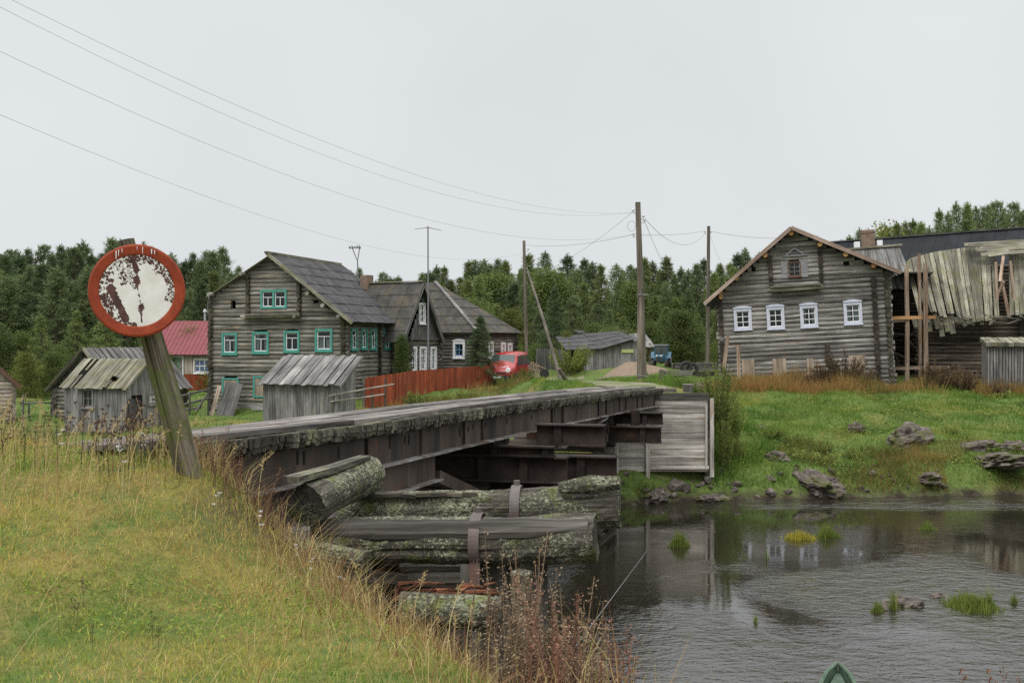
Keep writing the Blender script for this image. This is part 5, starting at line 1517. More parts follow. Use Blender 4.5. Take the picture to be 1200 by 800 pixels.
mb.tube(P, .008, 5, 1., caps=False); tag(mb.build('wire_coil', M['wire']), 'loop of spare wire hanging beside the tall utility pole top', 'wire')

# radio mast and TV aerial
b = at(502, 69); h = empty('antenna_mast', b, (0, 0, 0), 'thin dark mast with a crossbar in front of the steep gable', 'antenna')
t = at(501.5, 69, 265) - b; mb = MB(); mb.tube([(0, 0, -.3), t], [.055, .04], 8); mb.build('mast', M['wire'], h)
mb = MB(); l = at(486, 69, 268.5) - b; r = at(517.5, 69, 270) - b; mb.tube([l, t - Vector((0, 0, .08)), r], [.02, .035, .02], 6); mb.build('crossbar', M['galv'], h)
b = at(421, 81); h = empty('television_aerial', b, (0, 0, 0), 'forked television aerial on a pole behind the tall house roof', 'antenna')
mb = MB(); p1 = at(419, 81, 306) - b; mb.tube([(0, 0, 0), p1], [.06, .045], 7)
for px in (412.5, 421.5): mb.tube([p1, at(px, 81, 290) - b], .035, 6)
mb.build('pole', M['wire'], h)
mb = MB()
for px in (410, 413, 416, 419, 421.5): 
    p = at(px, 81, 290) - b; mb.bar(p + Vector((0, -.4, .06 * (px % 2))), p + Vector((0, .4, 0)), .05, .12)
mb.bar(at(409, 81, 291) - b, at(423, 81, 290) - b, .05, .05); mb.build('array', M['galv'], h)

# ------------------------------------------------------------------ the road sign
def road_sign():
    base = at(226, 8.42, 570); top = at(147, 8.30, 281)
    h = empty('road_sign', base, (0, 0, 0), 'round weathered sign with red rim and peeling white face on a leaning mossy post', 'road sign')
    ax = (top - base).normalized()
    mb = MB(); n = 7; rings = []
    side = Vector((0, 1, 0)).cross(ax).normalized(); fwd = ax.cross(side).normalized()
    if fwd.y > 0: fwd = -fwd
    yaw = R(24); s2 = side * math.cos(yaw) + fwd * math.sin(yaw); f2 = fwd * math.cos(yaw) - side * math.sin(yaw)
    L = (top - base).length
    prof = [(a_ * .70, b_ * .8) for a_, b_ in [(-.098, -.07), (-.06, -.096), (-.004, -.099), (.006, -.062), (.018, -.099), (.05, -.098), (.098, -.062), (.094, .072), (.04, .09), (-.04, .09), (-.098, .07)]]
    b0 = 0; V = []
    for k in range(n + 1):
        f = k / n; sc = 1.08 - .40 * max(0, f - .35) / .65
        V.append([ax * (L * f - .5 * (k == 0)) + s2 * (a * sc + random.gauss(0, .003)) + f2 * (-b_ * sc) for a, b_ in prof])
    m = len(prof); s = mb
    idx = len(s.v); s.v += [tuple(p) for r_ in V for p in r_]
    o2 = 3.3
    for k in range(n):
        for q in range(m):
            j = (q + 1) % m
            s.face([idx + k * m + q, idx + k * m + j, idx + (k + 1) * m + j, idx + (k + 1) * m + q],
                   [(L * k / n, o2 + q * .09), (L * k / n, o2 + (q + 1) * .09), (L * (k + 1) / n, o2 + (q + 1) * .09), (L * (k + 1) / n, o2 + q * .09)], random.uniform(.93, 1.05))
    s.face([idx + n * m + q for q in range(m)], [(0, q * .1) for q in range(m)], .8)
    mb.build('post', M['sign_post'], h)
    c = at(160.7, 8.13, 340.5) - base
    # a disc facing the camera, slightly tipped
    nrm = Vector((.30, -1, .02)).normalized(); up = (Vector((0, 0, 1)) - nrm * nrm.z).normalized(); rt = up.cross(nrm) * -1
    rt = nrm.cross(up) * -1
    if rt.x < 0: rt = -rt
    R0 = .328; ri = .260
    D = lambda a, r, d: c + (rt * math.cos(a) + up * math.sin(a)) * r + nrm * d
    mb = MB(); N_ = 96
    rim_prof = [(R0 - .006, -.012), (R0 + .004, .0), (R0, .014), (R0 - .012, .018), (ri + .004, .012), (ri - .004, .006)]
    for k in range(N_):
        a0, a1 = 2 * math.pi * k / N_, 2 * math.pi * (k + 1) / N_
        for (r0, d0), (r1, d1) in zip(rim_prof[:-1], rim_prof[1:]): mb.quad([D(a0, r0, d0), D(a1, r0, d0), D(a1, r1, d1), D(a0, r1, d1)], 1.)
    m_, nt, b = new_mat('red_sign_rim', .6, .2); t = nd(nt, 'TexCoord')
    n1 = noise(nt, t.outputs['Object'], 7, 5, .6); n2 = noise(nt, t.outputs['Object'], 40, 5, .7)
    cc = ramp(nt, n1, [(.35, (.20, .032, .012)), (.6, (.29, .05, .019)), (.75, (.34, .10, .045))])
    cc = mixc(nt, remap(nt, n2, .55, .68, 0, .8), cc, (.10, .035, .02)); nt.links.new(cc, b.inputs['Base Color'])
    rim = mb.build('rim', m_, h)
    # bird-dropping streaks at the top of the rim
    mb = MB()
    for a_, L_, w_ in ((1.98, .045, .006), (2.04, .06, .008), (1.9, .03, .005), (1.25, .035, .01), (1.18, .03, .007), (1.45, .05, .005), (1.57, .025, .004)):
        p, q = D(a_, R0 - .015, .021), D(a_, R0 - .015, .021) - up * L_; mb.bar(p, q, w_, .002, up=nrm, w1=w_ * .4)
    mb.build('streak', M['white_paint'], rim)
    # back plate and face
    m2, nt, b = new_mat('bare_brown_plate', .8, .3); t = nd(nt, 'TexCoord'); n1 = noise(nt, t.outputs['Object'], 16, 6, .7)
    cc = ramp(nt, n1, [(.35, (.045, .022, .018)), (.6, (.10, .05, .04)), (.75, (.19, .10, .08))]); nt.links.new(cc, b.inputs['Base Color'])
    mb = MB(); mb.quad([D(2 * math.pi * k / 64, ri, .004) for k in range(64)]); mb.quad([D(2 * math.pi * k / 64, R0 - .006, -.012) for k in range(64)]); mb.build('plate', m2, h)
    # remaining white paint: one sheet of little cells with the peeled parts missing, ragged at its edges
    G_ = 240; cell = 2 * ri / G_; V = []; Fq = []; T = []
    xs = (np.arange(G_ + 1) / G_ * 2 - 1) * ri
    X, Y = np.meshgrid(xs, xs)
    xc = X[:-1, :-1] + cell / 2; yc = Y[:-1, :-1] + cell / 2
    def fbm(x, y, s):
        return .5 * vnoise(x * s + 11, y * s + 3) + .3 * vnoise(x * s * 2.1 + 5, y * s * 2.1) + .2 * vnoise(x * s * 4.3, y * s * 4.3 + 8)
    rr = np.hypot(xc, yc); th = np.arctan2(yc, xc)
    n1_ = fbm(xc, yc, 16); n2_ = fbm(xc, yc, 55); n3_ = fbm(xc, yc, 110)
    keep = rr < ri - .004
    def band(ax_, ay_, bx_, by_, w, ragged=.02):
        dx, dy = bx_ - ax_, by_ - ay_; L2 = dx * dx + dy * dy
        k = np.clip(((xc - ax_) * dx + (yc - ay_) * dy) / L2, 0, 1)
        d = np.hypot(xc - ax_ - k * dx, yc - ay_ - k * dy)
        return d + (n2_ - .5) * ragged * 2.2 + (n1_ - .5) * ragged * 1.5 < w
    def S(px, py): return ((px - 160.7) / 57 * R0 / 1.0, (340.5 - py) / 58.5 * R0)     # a spot on the face
    def bandp(p, q, w, rg=.02): return band(*S(*p), *S(*q), w, rg)
    lower_l = bandp((130, 338), (147, 378), .026, .012) | bandp((146, 378), (157, 384), .012) | bandp((122, 350), (128, 372), .016, .03) 
    top_d = bandp((156, 300), (160, 317), .024) | bandp((160, 314), (161, 332), .016) | bandp((152, 299), (155, 303), .012)
    drop = bandp((166, 361), (166, 366), .013) | bandp((164, 350), (166, 380), .004, .008) | bandp((157, 318), (164, 350), .004, .008)
    chips_l = (fbm(xc, yc, 80) > .49) & (((xc < S(130, 0)[0] + .02) & (rr > .17)) | ((yc < -.10) & (xc < -.05) & (rr > .2)))
    chips_r = (fbm(xc, yc, 120) > .455) & (np.abs((rr - .235) + (n1_ - .5) * .08) < .038) & (th > -.35) & (th < 1.75)
    chips_top = (fbm(xc, yc, 110) > .49) & (bandp((139, 306), (146, 330), .026) | bandp((150, 303), (157, 335), .022))
    edge = (fbm(xc, yc, 90) > .60) & (rr > ri - .05) & (th > .8)
    keep &= ~(lower_l | top_d | drop | chips_l | chips_r | chips_top | edge)
    ii = np.argwhere(keep)
    o = c; Vv = np.zeros(((G_ + 1) ** 2, 3))
    base_ = np.array(c)[None, :] + X.ravel()[:, None] * np.array(rt)[None, :] + Y.ravel()[:, None] * np.array(up)[None, :] + np.array(nrm)[None, :] * .0065
    a_ = ii[:, 0] * (G_ + 1) + ii[:, 1]
    Fq = np.stack([a_, a_ + 1, a_ + G_ + 2, a_ + G_ + 1], 1)
    m3, nt, b = new_mat('old_white_sign_paint', .6, .3); t = nd(nt, 'TexCoord')
    n1 = noise(nt, t.outputs['Object'], 9, 5, .6); n2 = noise(nt, t.outputs['Object'], 60, 4, .7)
    cc = ramp(nt, n1, [(.3, (.60, .58, .53)), (.7, (.72, .71, .68))]); cc = mixc(nt, remap(nt, n2, .66, .72, 0, .7), cc, (.30, .24, .2)); nt.links.new(cc, b.inputs['Base Color'])
    np_mesh('white_face', base_, [Fq], np.ones(len(Fq)), m3, h)
road_sign()

# ------------------------------------------------------------------ near crib: logs, straps, posts
def big_log(name, label, A, B, r, mat, n=14, grp=None, flat=0., end_t=.6, straps=(), r1=None, crack=True):
    A, B = Vector(A), Vector(B); h = empty(name, A, (0, 0, 0), label, 'log', grp)
    r1 = r1 or r
    d = (B - A); pts = []; rad = []
    for k in range(n + 1):
        f = k / n; j = Vector((0, random.gauss(0, r * .03), random.gauss(0, r * .035)))
        pts.append(d * f + j); rad.append((r + (r1 - r) * f) * random.uniform(.96, 1.05))
    N2 = 44; pts = [d * (k / N2) for k in range(N2 + 1)]; rad = [r + (r1 - r) * k / N2 for k in range(N2 + 1)]
    mb = MB(); mb.tube(pts, rad, 36, 1., capt=end_t)
    from mathutils import noise as mn
    dn_ = d.normalized(); off = Vector((random.random() * 40, random.random() * 40, random.random() * 40)); cr_ = [(random.uniform(0, 6.28), random.uniform(.03, .06), random.random()) for _ in range(5)]
    a_ = dn_.cross(Vector((0, 0, 1))).normalized(); u_ = a_.cross(dn_)
    for i_, v in enumerate(mb.v):
        v = Vector(v); t_ = v.dot(dn_); ax_ = dn_ * t_; rv = v - ax_; L_ = rv.length
        if L_ < 1e-5: continue
        q_ = v / r
        k_ = 1 + .13 * mn.noise(Vector((rv.x, rv.y, rv.z)) / r * 1.1 + dn_ * (t_ / r * .35) + off) + .06 * mn.noise(q_ * 3 + off) + .035 * mn.noise(q_ * 8 + off)
        th_ = math.atan2(rv.dot(u_), rv.dot(a_))
        for c0, cw_, ph in cr_:
            dd_ = abs((th_ - c0 - .25 * mn.noise(Vector((t_ * 2, ph * 30, 0))) + math.pi) % (2 * math.pi) - math.pi); k_ -= .16 * math.exp(-(dd_ / (cw_ * 2)) ** 2) * (.5 + .5 * math.sin(t_ * 3 + ph * 6))
        sag_ = u_ * (.10 * r * mn.noise(Vector((t_ * 1.2, 0, 0)) + off))
        e_ = 0.
        if t_ < 1e-3 or t_ > d.length - 1e-3: e_ = .16 * r * mn.noise(q_ * 2.4 + off) + .08 * r * mn.noise(q_ * 6)
        mb.v[i_] = tuple(ax_ + rv * k_ + sag_ + dn_ * e_)
    o = mb.build('trunk', mat, h, smooth=False)
    for f, w in straps:
        p = d * f; dn = d.normalized(); a = dn.cross(Vector((0, 0, 1))).normalized(); mb = MB(); rr = (r + (r1 - r) * f) * 1.10
        N_ = 26; a0, a1 = -.75, math.pi * 1.02; U = Vector((0, 0, 1))
        if a.y > 0: a = -a
        prev = None
        for k in range(N_):
            t0 = a0 + (a1 - a0) * k / N_; t1 = a0 + (a1 - a0) * (k + 1) / N_
            q0 = p + (a * math.cos(t0) + U * math.sin(t0)) * rr; q1 = p + (a * math.cos(t1) + U * math.sin(t1)) * rr
            o0, o1 = q0 + (q0 - p).normalized() * .012, q1 + (q1 - p).normalized() * .012; e = dn * w / 2
            mb.hexa([q0 - e, q0 + e, o0 + e, o0 - e, q1 - e, q1 + e, o1 + e, o1 - e])
        q = p + (a * math.cos(a0) + U * math.sin(a0)) * rr
        mb.bar(q, q + Vector((0, .02, -.42)), .012, w, up=(dn.x, dn.y, dn.z))
        mb.tube([p + U * (rr + .0) + a * -.02, p + U * (rr + .05) + a * -.02], .03, 7)
        mb.build('iron_strap', M['steel'], h)
    return h, o
big_log('crib_log', 'thick lichen-crusted log strapped with iron at the front of the bridge crib', at(372, 9.35, 634), at(699, 9.0, 631), .185, M['lichen'], straps=((.585, .085),), r1=.195)
big_log('crib_log', 'lichen-covered log lying just behind the front strapped log', at(400, 10.25, 598), at(727, 9.95, 594), .165, M['lichen'], straps=((.635, .085),), r1=.185)
big_log('broken_log', 'short thick log end tilted upward over the strapped logs', at(357, 8.95, 592), at(432, 10.1, 556), .165, M['lichen'], n=10, end_t=.35)
# weathered split face lying along the top of the front log, and bark shelf on the rear one
a, b = at(380, 9.22, 616), at(600, 9.0, 611)
mb = MB(); b = at(690, 8.9, 612); mb.tube([a.lerp(b, k / 9) + Vector((0, .015, -.055 + random.gauss(0, .004))) for k in range(10)], [random.uniform(.094, .104) * (1 - .2 * (k > 7)) for k in range(10)], 14, .62, jit=.06); tag(mb.build('split_timber', M['log_grey']), 'smooth grey split timber lying along the front strapped log', 'timber')
a, b = at(341, 8.85, 562), at(428, 9.95, 535.5)
mb = MB(); c = a.lerp(b, .5) + Vector((0, 0, -.01)); mb.bar(a, c, .14, .05, t=.95); mb.bar(c, b, .135, .048, t=.95, w1=.11, h1=.035); tag(mb.build('plank', M['fringe']), 'loose grey plank resting on the tilted log end', 'plank')
a, b = at(655, 9.85, 571), at(727, 9.75, 566)
mb = MB(); mb.tube([a, a.lerp(b, .5) + Vector((0, 0, .012)), b], [.05, .075, .06], 9, .9, jit=.18); tag(mb.build('wood_slab', M['lichen']), 'mossy slab of wood on the far end of the rear log', 'wood')
a, b = at(418, 10.1, 580), at(560, 10.05, 577.5)
mb = MB(); n = 8
for k in range(n): mb.bar(a.lerp(b, k / n), a.lerp(b, (k + 1) / n) + Vector((0, 0, random.gauss(0, .006))), .16, .03, t=random.uniform(.7, 1.2))
tag(mb.build('bark_slab', M['log_end']), 'strip of loose bark along the top of the rear log', 'bark')
big_log('fallen_log', 'mossy log half buried in dry grass left of the crib', at(330, 9.1, 640), at(432, 8.75, 658), .10, M['lichen'], n=8, r1=.085)
big_log('ground_log', 'low lichen-spotted log under the rotten red wood', at(470, 8.45, 712), at(588, 8.35, 720), .125, M['lichen'], n=8)
# rotten red wood: splinters in one heap of a single decayed log
a, b = at(462, 8.75, 695), at(592, 8.6, 693); h = empty('rotten_log', a, (0, 0, 0), 'decayed crumbling log showing red-brown rotten wood under the strapped log', 'log')
mb = MB(); d = b - a
for k in range(70):
    f = random.random() * .85; L = random.uniform(.05, .24); y = random.uniform(-.12, .10); z = random.uniform(-.06, .10) - abs(y) * .35 - .04 * f
    p = d * f + Vector((0, y, z)); q = p + d.normalized() * L + Vector((0, random.gauss(0, .02), random.gauss(0, .022)))
    mb.bar(p, q, random.uniform(.015, .05), random.uniform(.01, .03), t=random.uniform(.3, 1.35), w1=.008, h1=.005)
mb.tube([(0, .05, -.05), d * .5 + Vector((0, .05, -.06)), d * .9 + Vector((0, .05, -.05))], [.06, .05, .03], 9, .35, jit=.35)
mb.build('decayed_wood', M['rot_wood'], h)
def post(name, label, px, Y, ytop, w, mat, round_=False, cap=None, zb=None, cat='post', grp=None, lean=0.):
    t = at(px, Y, ytop); zb = G(t.x, t.y) - .3 if zb is None else zb; h = empty(name, (t.x, t.y, zb), (0, 0, 0), label, cat, grp)
    H = t.z - zb; mb = MB()
    if round_: mb.tube([(lean, 0, 0), (lean / 2, 0, H / 2), (0, 0, H)], [w * 1.05, w, w * .97], 14, 1., jit=.04, capt=.8)
    else: mb.box(-w, w, -w * .8, w * .8, 0, H, 1.)
    mb.build('shaft', mat, h)
    if cap:
        mb = MB(); mb.tube([(0, 0, H - .01), (0, 0, H + .012), (0, 0, H + .02)], [w * 1.0, w * .97, w * .6], 14, 1.2, jit=.08); mb.build('lichen_cap', M['lichen'], h)
post('crib_post', 'broad grey crib post behind the iron strap', 580, 9.45, 650, .21, M['log_grey'], zb=-.6)
post('crib_post', 'round post stub with a pale lichen top under the front log', 611, 8.75, 671, .085, M['log_end'], True, True, zb=1.0)
post('crib_post', 'tall grey crib post right of the round stub', 631, 9.3, 654, .075, M['log_grey'], zb=-.6)
post('crib_post', 'thin grey crib post left of the broad one', 552, 9.9, 655, .09, M['log_grey'], zb=-.6)
for k, (y0, ax, bx_) in enumerate(((662, 470, 560), (676, 480, 552))):
    a, b = at(ax, 10.6, y0), at(bx_, 10.5, y0 - 1); mb = MB(); mb.tube([a, b], .07, 9, 1.1, jit=.05)
    tag(mb.build('crib_beam', M['log_grey']), ('upper', 'lower')[k] + ' grey beam seen in the gap below the strapped logs', 'beam')
mb = MB(); z = -.9; k = 0                                  # crib wall behind
h = empty('log_crib', (-1.4, 11.3, 0), (0, 0, 0), 'dark log crib wall supporting the near end of the bridge', 'crib')
while z < 3.0:
    a = at(395, 11.5, z=z); b = at(560, 11.0, z=z); mb.tube([a - h.location, b - h.location], .12, 9, random.uniform(.5, .9), jit=.04)
    a = at(555, 10.9, z=z + .12); b = at(500, 13.5, z=z + .12); mb.tube([a - h.location, b - h.location], .12, 9, random.uniform(.5, .9), jit=.04); z += .235
mb.build('wall', M['log_dark'], h)
mb = MB(); A, B = at(600, 7.2, 855), at(758, 27.2, z=0.); mb.tube([A, A.lerp(B, .3) + Vector((0, 0, -.01)), B], .006, 6, 1.); tag(mb.build('steel_cable', M['cable']), 'taut grey cable running from the bank down into the river', 'cable')

# ------------------------------------------------------------------ red van
def van():
    b = at(594.5, 75.5); h = empty('red_van', b, (0, 0, R(-17)), 'small red high-roofed van parked by the end of the red fence', 'van')
    # local: front towards -y, width x; profile stations (y, half width, z bottom, z belt, z roof, roof half width)
    Wd = .86
    S = [(-2.02, .70, .42, .72, .78, .62), (-1.9, .80, .30, .82, .90, .70), (-1.35, .86, .25, .98, 1.06, .74), (-.95, .86, .25, 1.02, 1.22, .73), (-.45, .86, .25, 1.03, 1.68, .68), (-.15, .86, .25, 1.03, 1.80, .68), (.9, .86, .25, 1.03, 1.86, .69), (1.85, .85, .28, 1.03, 1.84, .69), (2.0, .82, .35, 1.0, 1.72, .66)]
    bm = bmesh.new(); rings = []
    for y, w, zb, zm, zr, wr in S:
        P = [(-w * .92, zb), (-w, zb + .12), (-w, zm), (-wr - (w - wr) * .12, zr - .10 if zr - zm > .2 else zr - .03), (-wr * .8, zr), (0, zr + .025), (wr * .8, zr), (wr + (w - wr) * .12, zr - .10 if zr - zm > .2 else zr - .03), (w, zm), (w, zb + .12), (w * .92, zb)]
        rings.append([bm.verts.new((x, y, z)) for x, z in P])
    for r0, r1 in zip(rings[:-1], rings[1:]):
        for k in range(len(r0)):
            j = (k + 1) % len(r0); bm.faces.new([r0[k], r0[j], r1[j], r1[k]])
    bm.faces.new(rings[0]); bm.faces.new(list(reversed(rings[-1])))
    bmesh.ops.recalc_face_normals(bm, faces=bm.faces)
    bmesh.ops.bevel(bm, geom=[e_ for e_ in bm.edges if e_.calc_face_angle(0) > .5], offset=.03, segments=2, affect='EDGES')
    me = bpy.data.meshes.new('body'); bm.to_mesh(me); bm.free(); me.polygons.foreach_set('use_smooth', [True] * len(me.polygons))
    body = link_mesh('body', me, M['car_red'], h)
    gl = M['car_glass']
    mb = MB(); mb.hexa([(-.70, -.965, 1.12), (.70, -.965, 1.12), (.70, -.93, 1.10), (-.70, -.93, 1.10), (-.62, -.52, 1.66), (.62, -.52, 1.66), (.62, -.48, 1.64), (-.62, -.48, 1.64)]); mb.v = [(x, y - .035, z + .03) for x, y, z in mb.v]; mb.build('windshield', gl, h)
    for s in (-1, 1):
        mb = MB()
        P = lambda y, z: (s * (.86 - (z - 1.03) / .7 * .15 + .012), y, z)
        for poly in ([(-.62, 1.10), (.10, 1.10), (.10, 1.62), (-.36, 1.62)], [(.2, 1.10), (1.0, 1.10), (1.0, 1.66), (.2, 1.66)], [(1.1, 1.10), (1.8, 1.10), (1.8, 1.64), (1.1, 1.66)]):
            mb.quad([P(*q) for q in poly])
        mb.build('side_window', gl, h)
        mb = MB(); mb.tube([(s * .66, -2.0, .80), (s * .67, -2.05, .80)], [.15, .11], 14, 1.); mb.build('headlight', M['lamp'], h)
        mb = MB(); mb.box(s * .93 - .1, s * .93 + .1, -.72, -.62, 1.06, 1.28); mb.build('mirror', M['black_plastic'], h)
        for y in (-1.25, 1.3):
            mb = MB(); mb.tube([(s * .70, y, .31), (s * .72, y, .31), (s * .86, y, .31), (s * .88, y, .31)], [.28, .31, .31, .28], 20, 1.); w = mb.build('wheel', M['rubber'], h)
            mb = MB(); mb.tube([(s * .86, y, .31), (s * .89, y, .31)], [.19, .17], 16); mb.build('rim', M['galv'], w)
    mb = MB(); mb.box(-.78, .78, -2.09, -1.9, .28, .52); mb.build('bumper', M['black_plastic'], h)
    mb = MB(); mb.box(-.25, .25, -2.098, -2.093, .36, .46, 1.); mb.build('number_plate', M['white_paint'], h)
    mb = MB()
    for x in (-.5, -.33, -.2, -.04, .1, .27, .42):           # worn pale lettering on the bonnet edge, unreadable
        L = random.uniform(.07, .13); mb.hexa([(x, -1.66, .985), (x + L, -1.66, .985), (x + L, -1.66, .99), (x, -1.66, .99), (x, -1.50, 1.02), (x + L, -1.50, 1.02), (x + L, -1.50, 1.028), (x, -1.50, 1.028)])
    mb.build('lettering', M['white_paint'], h)
    mb = MB(); mb.box(-.55, .55, -2.045, -1.98, .62, .70); mb.build('grille', M['black_plastic'], h)
m_, nt, b = new_mat('car_glass', .05, .6); b.inputs['Base Color'].default_value = (.06, .075, .07, 1); M['car_glass'] = m_
m_, nt, b = new_mat('headlamp_lens', .1, .6); b.inputs['Base Color'].default_value = (.7, .7, .7, 1); M['lamp'] = m_
van()
for o in COL.objects:
    if o.name == 'red_van': o.scale = (1.14, 1.14, 1.12); o.location.z -= .18

# ------------------------------------------------------------------ blue tractor
def tractor():
    b = at(774.5, 74.5); h = empty('blue_tractor', b, (0, 0, R(-14)), 'old blue tractor with glazed cab parked beside the plank barn', 'tractor')
    s = .74
    def sc(mb): mb.v = [(x * s, y * s, z * s) for x, y, z in mb.v]; return mb
    mb = MB(); mb.hexa([(-.28, -1.5, .62), (.28, -1.5, .62), (.28, -1.5, 1.08), (-.28, -1.5, 1.08), (-.34, -.1, .6), (.34, -.1, .6), (.34, -.1, 1.22), (-.34, -.1, 1.22)]); sc(mb).build('bonnet', M['blue_tractor'], h)
    mb = MB(); mb.box(-.24, .24, -1.53, -1.505, .66, 1.02); sc(mb).build('grille', M['black_plastic'], h)
    mb = MB()
    for x in (-.58, .58):
        for y in (-.05, 1.05): mb.bar((x, y, .8), (x * .93, y + (.06 if y < 0 else 0), 2.0), .07, .07)
    mb.box(-.62, .62, -.1, 1.1, .72, .82); mb.box(-.58, .58, -.08, -.03, .82, 1.2); c = sc(mb).build('cab_frame', M['blue_tractor'], h)
    mb = MB(); mb.box(-.64, .64, -.14, 1.15, 2.0, 2.1); sc(mb).build('cab_roof', M['galv'], c)
    mb = MB(); mb.box(-.52, .52, -.02, -.01, 1.22, 1.98); mb.box(-.57, -.56, .03, 1.02, .9, 1.98); mb.box(.56, .57, .03, 1.02, .9, 1.98); mb.box(-.52, .52, 1.03, 1.04, 1.1, 1.98); sc(mb).build('cab_glass', M['car_glass'], c)
    for x in (-.68, .68):
        mb = MB(); mb.tube([(x - .16, .6, .68), (x - .12, .6, .68), (x + .12, .6, .68), (x + .16, .6, .68)], [.6, .68, .68, .6], 22, 1.); w = sc(mb).build('rear_wheel', M['rubber'], h)
        mb = MB(); mb.tube([(x - .17, .6, .68), (x + .17, .6, .68)], .3, 16); sc(mb).build('rim', M['galv'], w)
        mb = MB(); mb.tube([(x * .85 - .09, -1.15, .36), (x * .85 + .09, -1.15, .36)], .36, 18); w = sc(mb).build('front_wheel', M['rubber'], h)
        mb = MB(); mb.tube([(x * .85 - .1, -1.15, .36), (x * .85 + .1, -1.15, .36)], .17, 14); sc(mb).build('rim', M['tractor_red'], w)
        mb = MB(); N_ = 8
        for k in range(N_):
            a0, a1 = .3 + 2.4 * k / N_, .3 + 2.4 * (k + 1) / N_
            P = [(x + e_, .6 - math.cos(a) * r_, .68 + math.sin(a) * r_) for a in (a0, a1) for e_, r_ in ((-.2, .74), (.2, .74), (.2, .77), (-.2, .77))]; mb.hexa(P)
        sc(mb).build('mudguard', M['blue_tractor'], h)
    mb = MB(); mb.tube([(.12, -.8, 1.1), (.12, -.8, 1.75)], .035, 8); sc(mb).build('exhaust', M['rust'], h)
    for x in (-.2, .2):
        mb = MB(); mb.tube([(x, -1.5, 1.12), (x, -1.56, 1.12)], [.06, .08], 10); sc(mb).build('headlight', M['lamp'], h)
tractor()

# sand heap, timber, tyres, barrels near the tall pole
def heap():
    c = at(735, 62.5); n = 48; V = []; 
    for j in range(17):
        r = j / 16
        for k in range(n):
            a = 2 * math.pi * k / n; rr = r * (1.9 + .25 * math.sin(3 * a + 1)); x, y = c.x + math.cos(a) * rr * 1.15, c.y + math.sin(a) * rr
            z = G(x, y) * 1. - .03 + .56 * (1 - r) ** 1.0 * (1 + .05 * math.sin(5 * a)) + (rng.random() - .5) * .03
            V.append((x, y, z))
    Fq = [(j * n + k, j * n + (k + 1) % n, (j + 1) * n + (k + 1) % n, (j + 1) * n + k) for j in range(16) for k in range(n)]
    o = np_mesh('sand_heap', np.array(V), [np.array(Fq)], np.ones(len(Fq)), M['sand']); o.data.polygons.foreach_set('use_smooth', [True] * len(Fq))
    tag(o, 'low heap of pale brown sand behind the tall utility pole', 'sand heap')
heap()
def lowbox(name, label, cat, px, py, Y, L, w, hh, mat, yaw=0., tn=1.):
    p = at(px, Y); mb = MB(); n = max(1, int(hh / .14))
    for k in range(n): mb.bar((-L / 2 + random.gauss(0, .05), 0, hh * (k + .5) / n), (L / 2 + random.gauss(0, .05), 0, hh * (k + .5) / n), w, hh / n * .94, t=tn * random.uniform(.75, 1.2))
    o = mb.build(name, mat, loc=p); o.rotation_euler = (0, 0, R(yaw)); return tag(o, label, cat)
lowbox('timber_stack', 'dark low timber stack on the grass right of the tall pole', 'timber', 792, 440, 57, 1.2, .6, .34, M['log_dark'], -12)
lowbox('timber_stack', 'pale boards lying behind the dark timber stack', 'timber', 794, 434, 61, 1.5, .5, .3, M['deck'], 8)
lowbox('timber_stack', 'short stack of reddish-brown boards beside the willow bush', 'timber', 816, 442, 56, .65, .5, .5, M['prop_wood'], 5, .8)
lowbox('timber_stack', 'long dark timber beyond the two tyres', 'timber', 820, 431, 66, 1.6, .3, .3, M['log_dark'], 0)
lowbox('brown_stack', 'brown board heap behind the tyres and blue tractor', 'timber', 822, 425, 75, 3.6, 1., .6, M['dark_plank'], 0, 1.)  # stacked bars stand in for a brown patch of field and hay
lowbox('brown_stack', 'rusty brown panel standing right of the blue tractor', 'timber', 791, 428, 77, .9, .3, .6, M['prop_wood'], 0, .45)
p = at(775, 55.5); mb = MB(); mb.box(-.1, .1, -.1, .1, -.2, .78); tag(mb.build('short_post', M['pole'], loc=p), 'short grey post beside the tall utility pole', 'post')
for k, (px, Y, zz) in enumerate(((804, 62.5, .36), (811, 62.8, .36))):
    p = at(px, Y); mb = MB(); N_ = 24; m = 10
    idx = []
    for a in range(N_):
        for q in range(m):
            th, ph = 2 * math.pi * a / N_, 2 * math.pi * q / m; r_ = .26 + .09 * math.cos(ph); mb.v.append((math.cos(th) * r_, .09 * math.sin(ph), .35 + math.sin(th) * r_))
    for a in range(N_):
        for q in range(m):
            a1, q1 = (a + 1) % N_, (q + 1) % m; mb.face([a * m + q, a1 * m + q, a1 * m + q1, a * m + q1], [(0, 0), (1, 0), (1, 1), (0, 1)], 1.)
    tag(mb.build('tyre', M['rubber'], loc=p, smooth=True), ('black tyre standing on the grass, left of its pair', 'black tyre standing on the grass, right of its pair')[k], 'tyre', 'old tyres by the log house')

# rusty plough-like harrow beside the van
p = at(629, 73.5); h = empty('harrow', p, (0, 0, 0), 'rusty brown farm implement standing behind the red van', 'farm tool')
mb = MB()
for k in range(5): mb.tube([(-.35 + k * .18, 0, .0), (-.55 + k * .16, .1, .75), (-.2 + k * .2, .2, 1.05 - k * .12)], .05, 7, 1.)
mb.bar((-.6, .1, .7), (.6, .1, .35), .08, .1); mb.bar((-.4, .2, 1.05), (.6, .2, .5), .08, .1); mb.build('frame', M['prop_wood'], h)
mb = MB(); mb.tube([(.5, -.05, .3), (.5, .05, .3)], .3, 16); mb.build('wheel', M['rubber'], h)

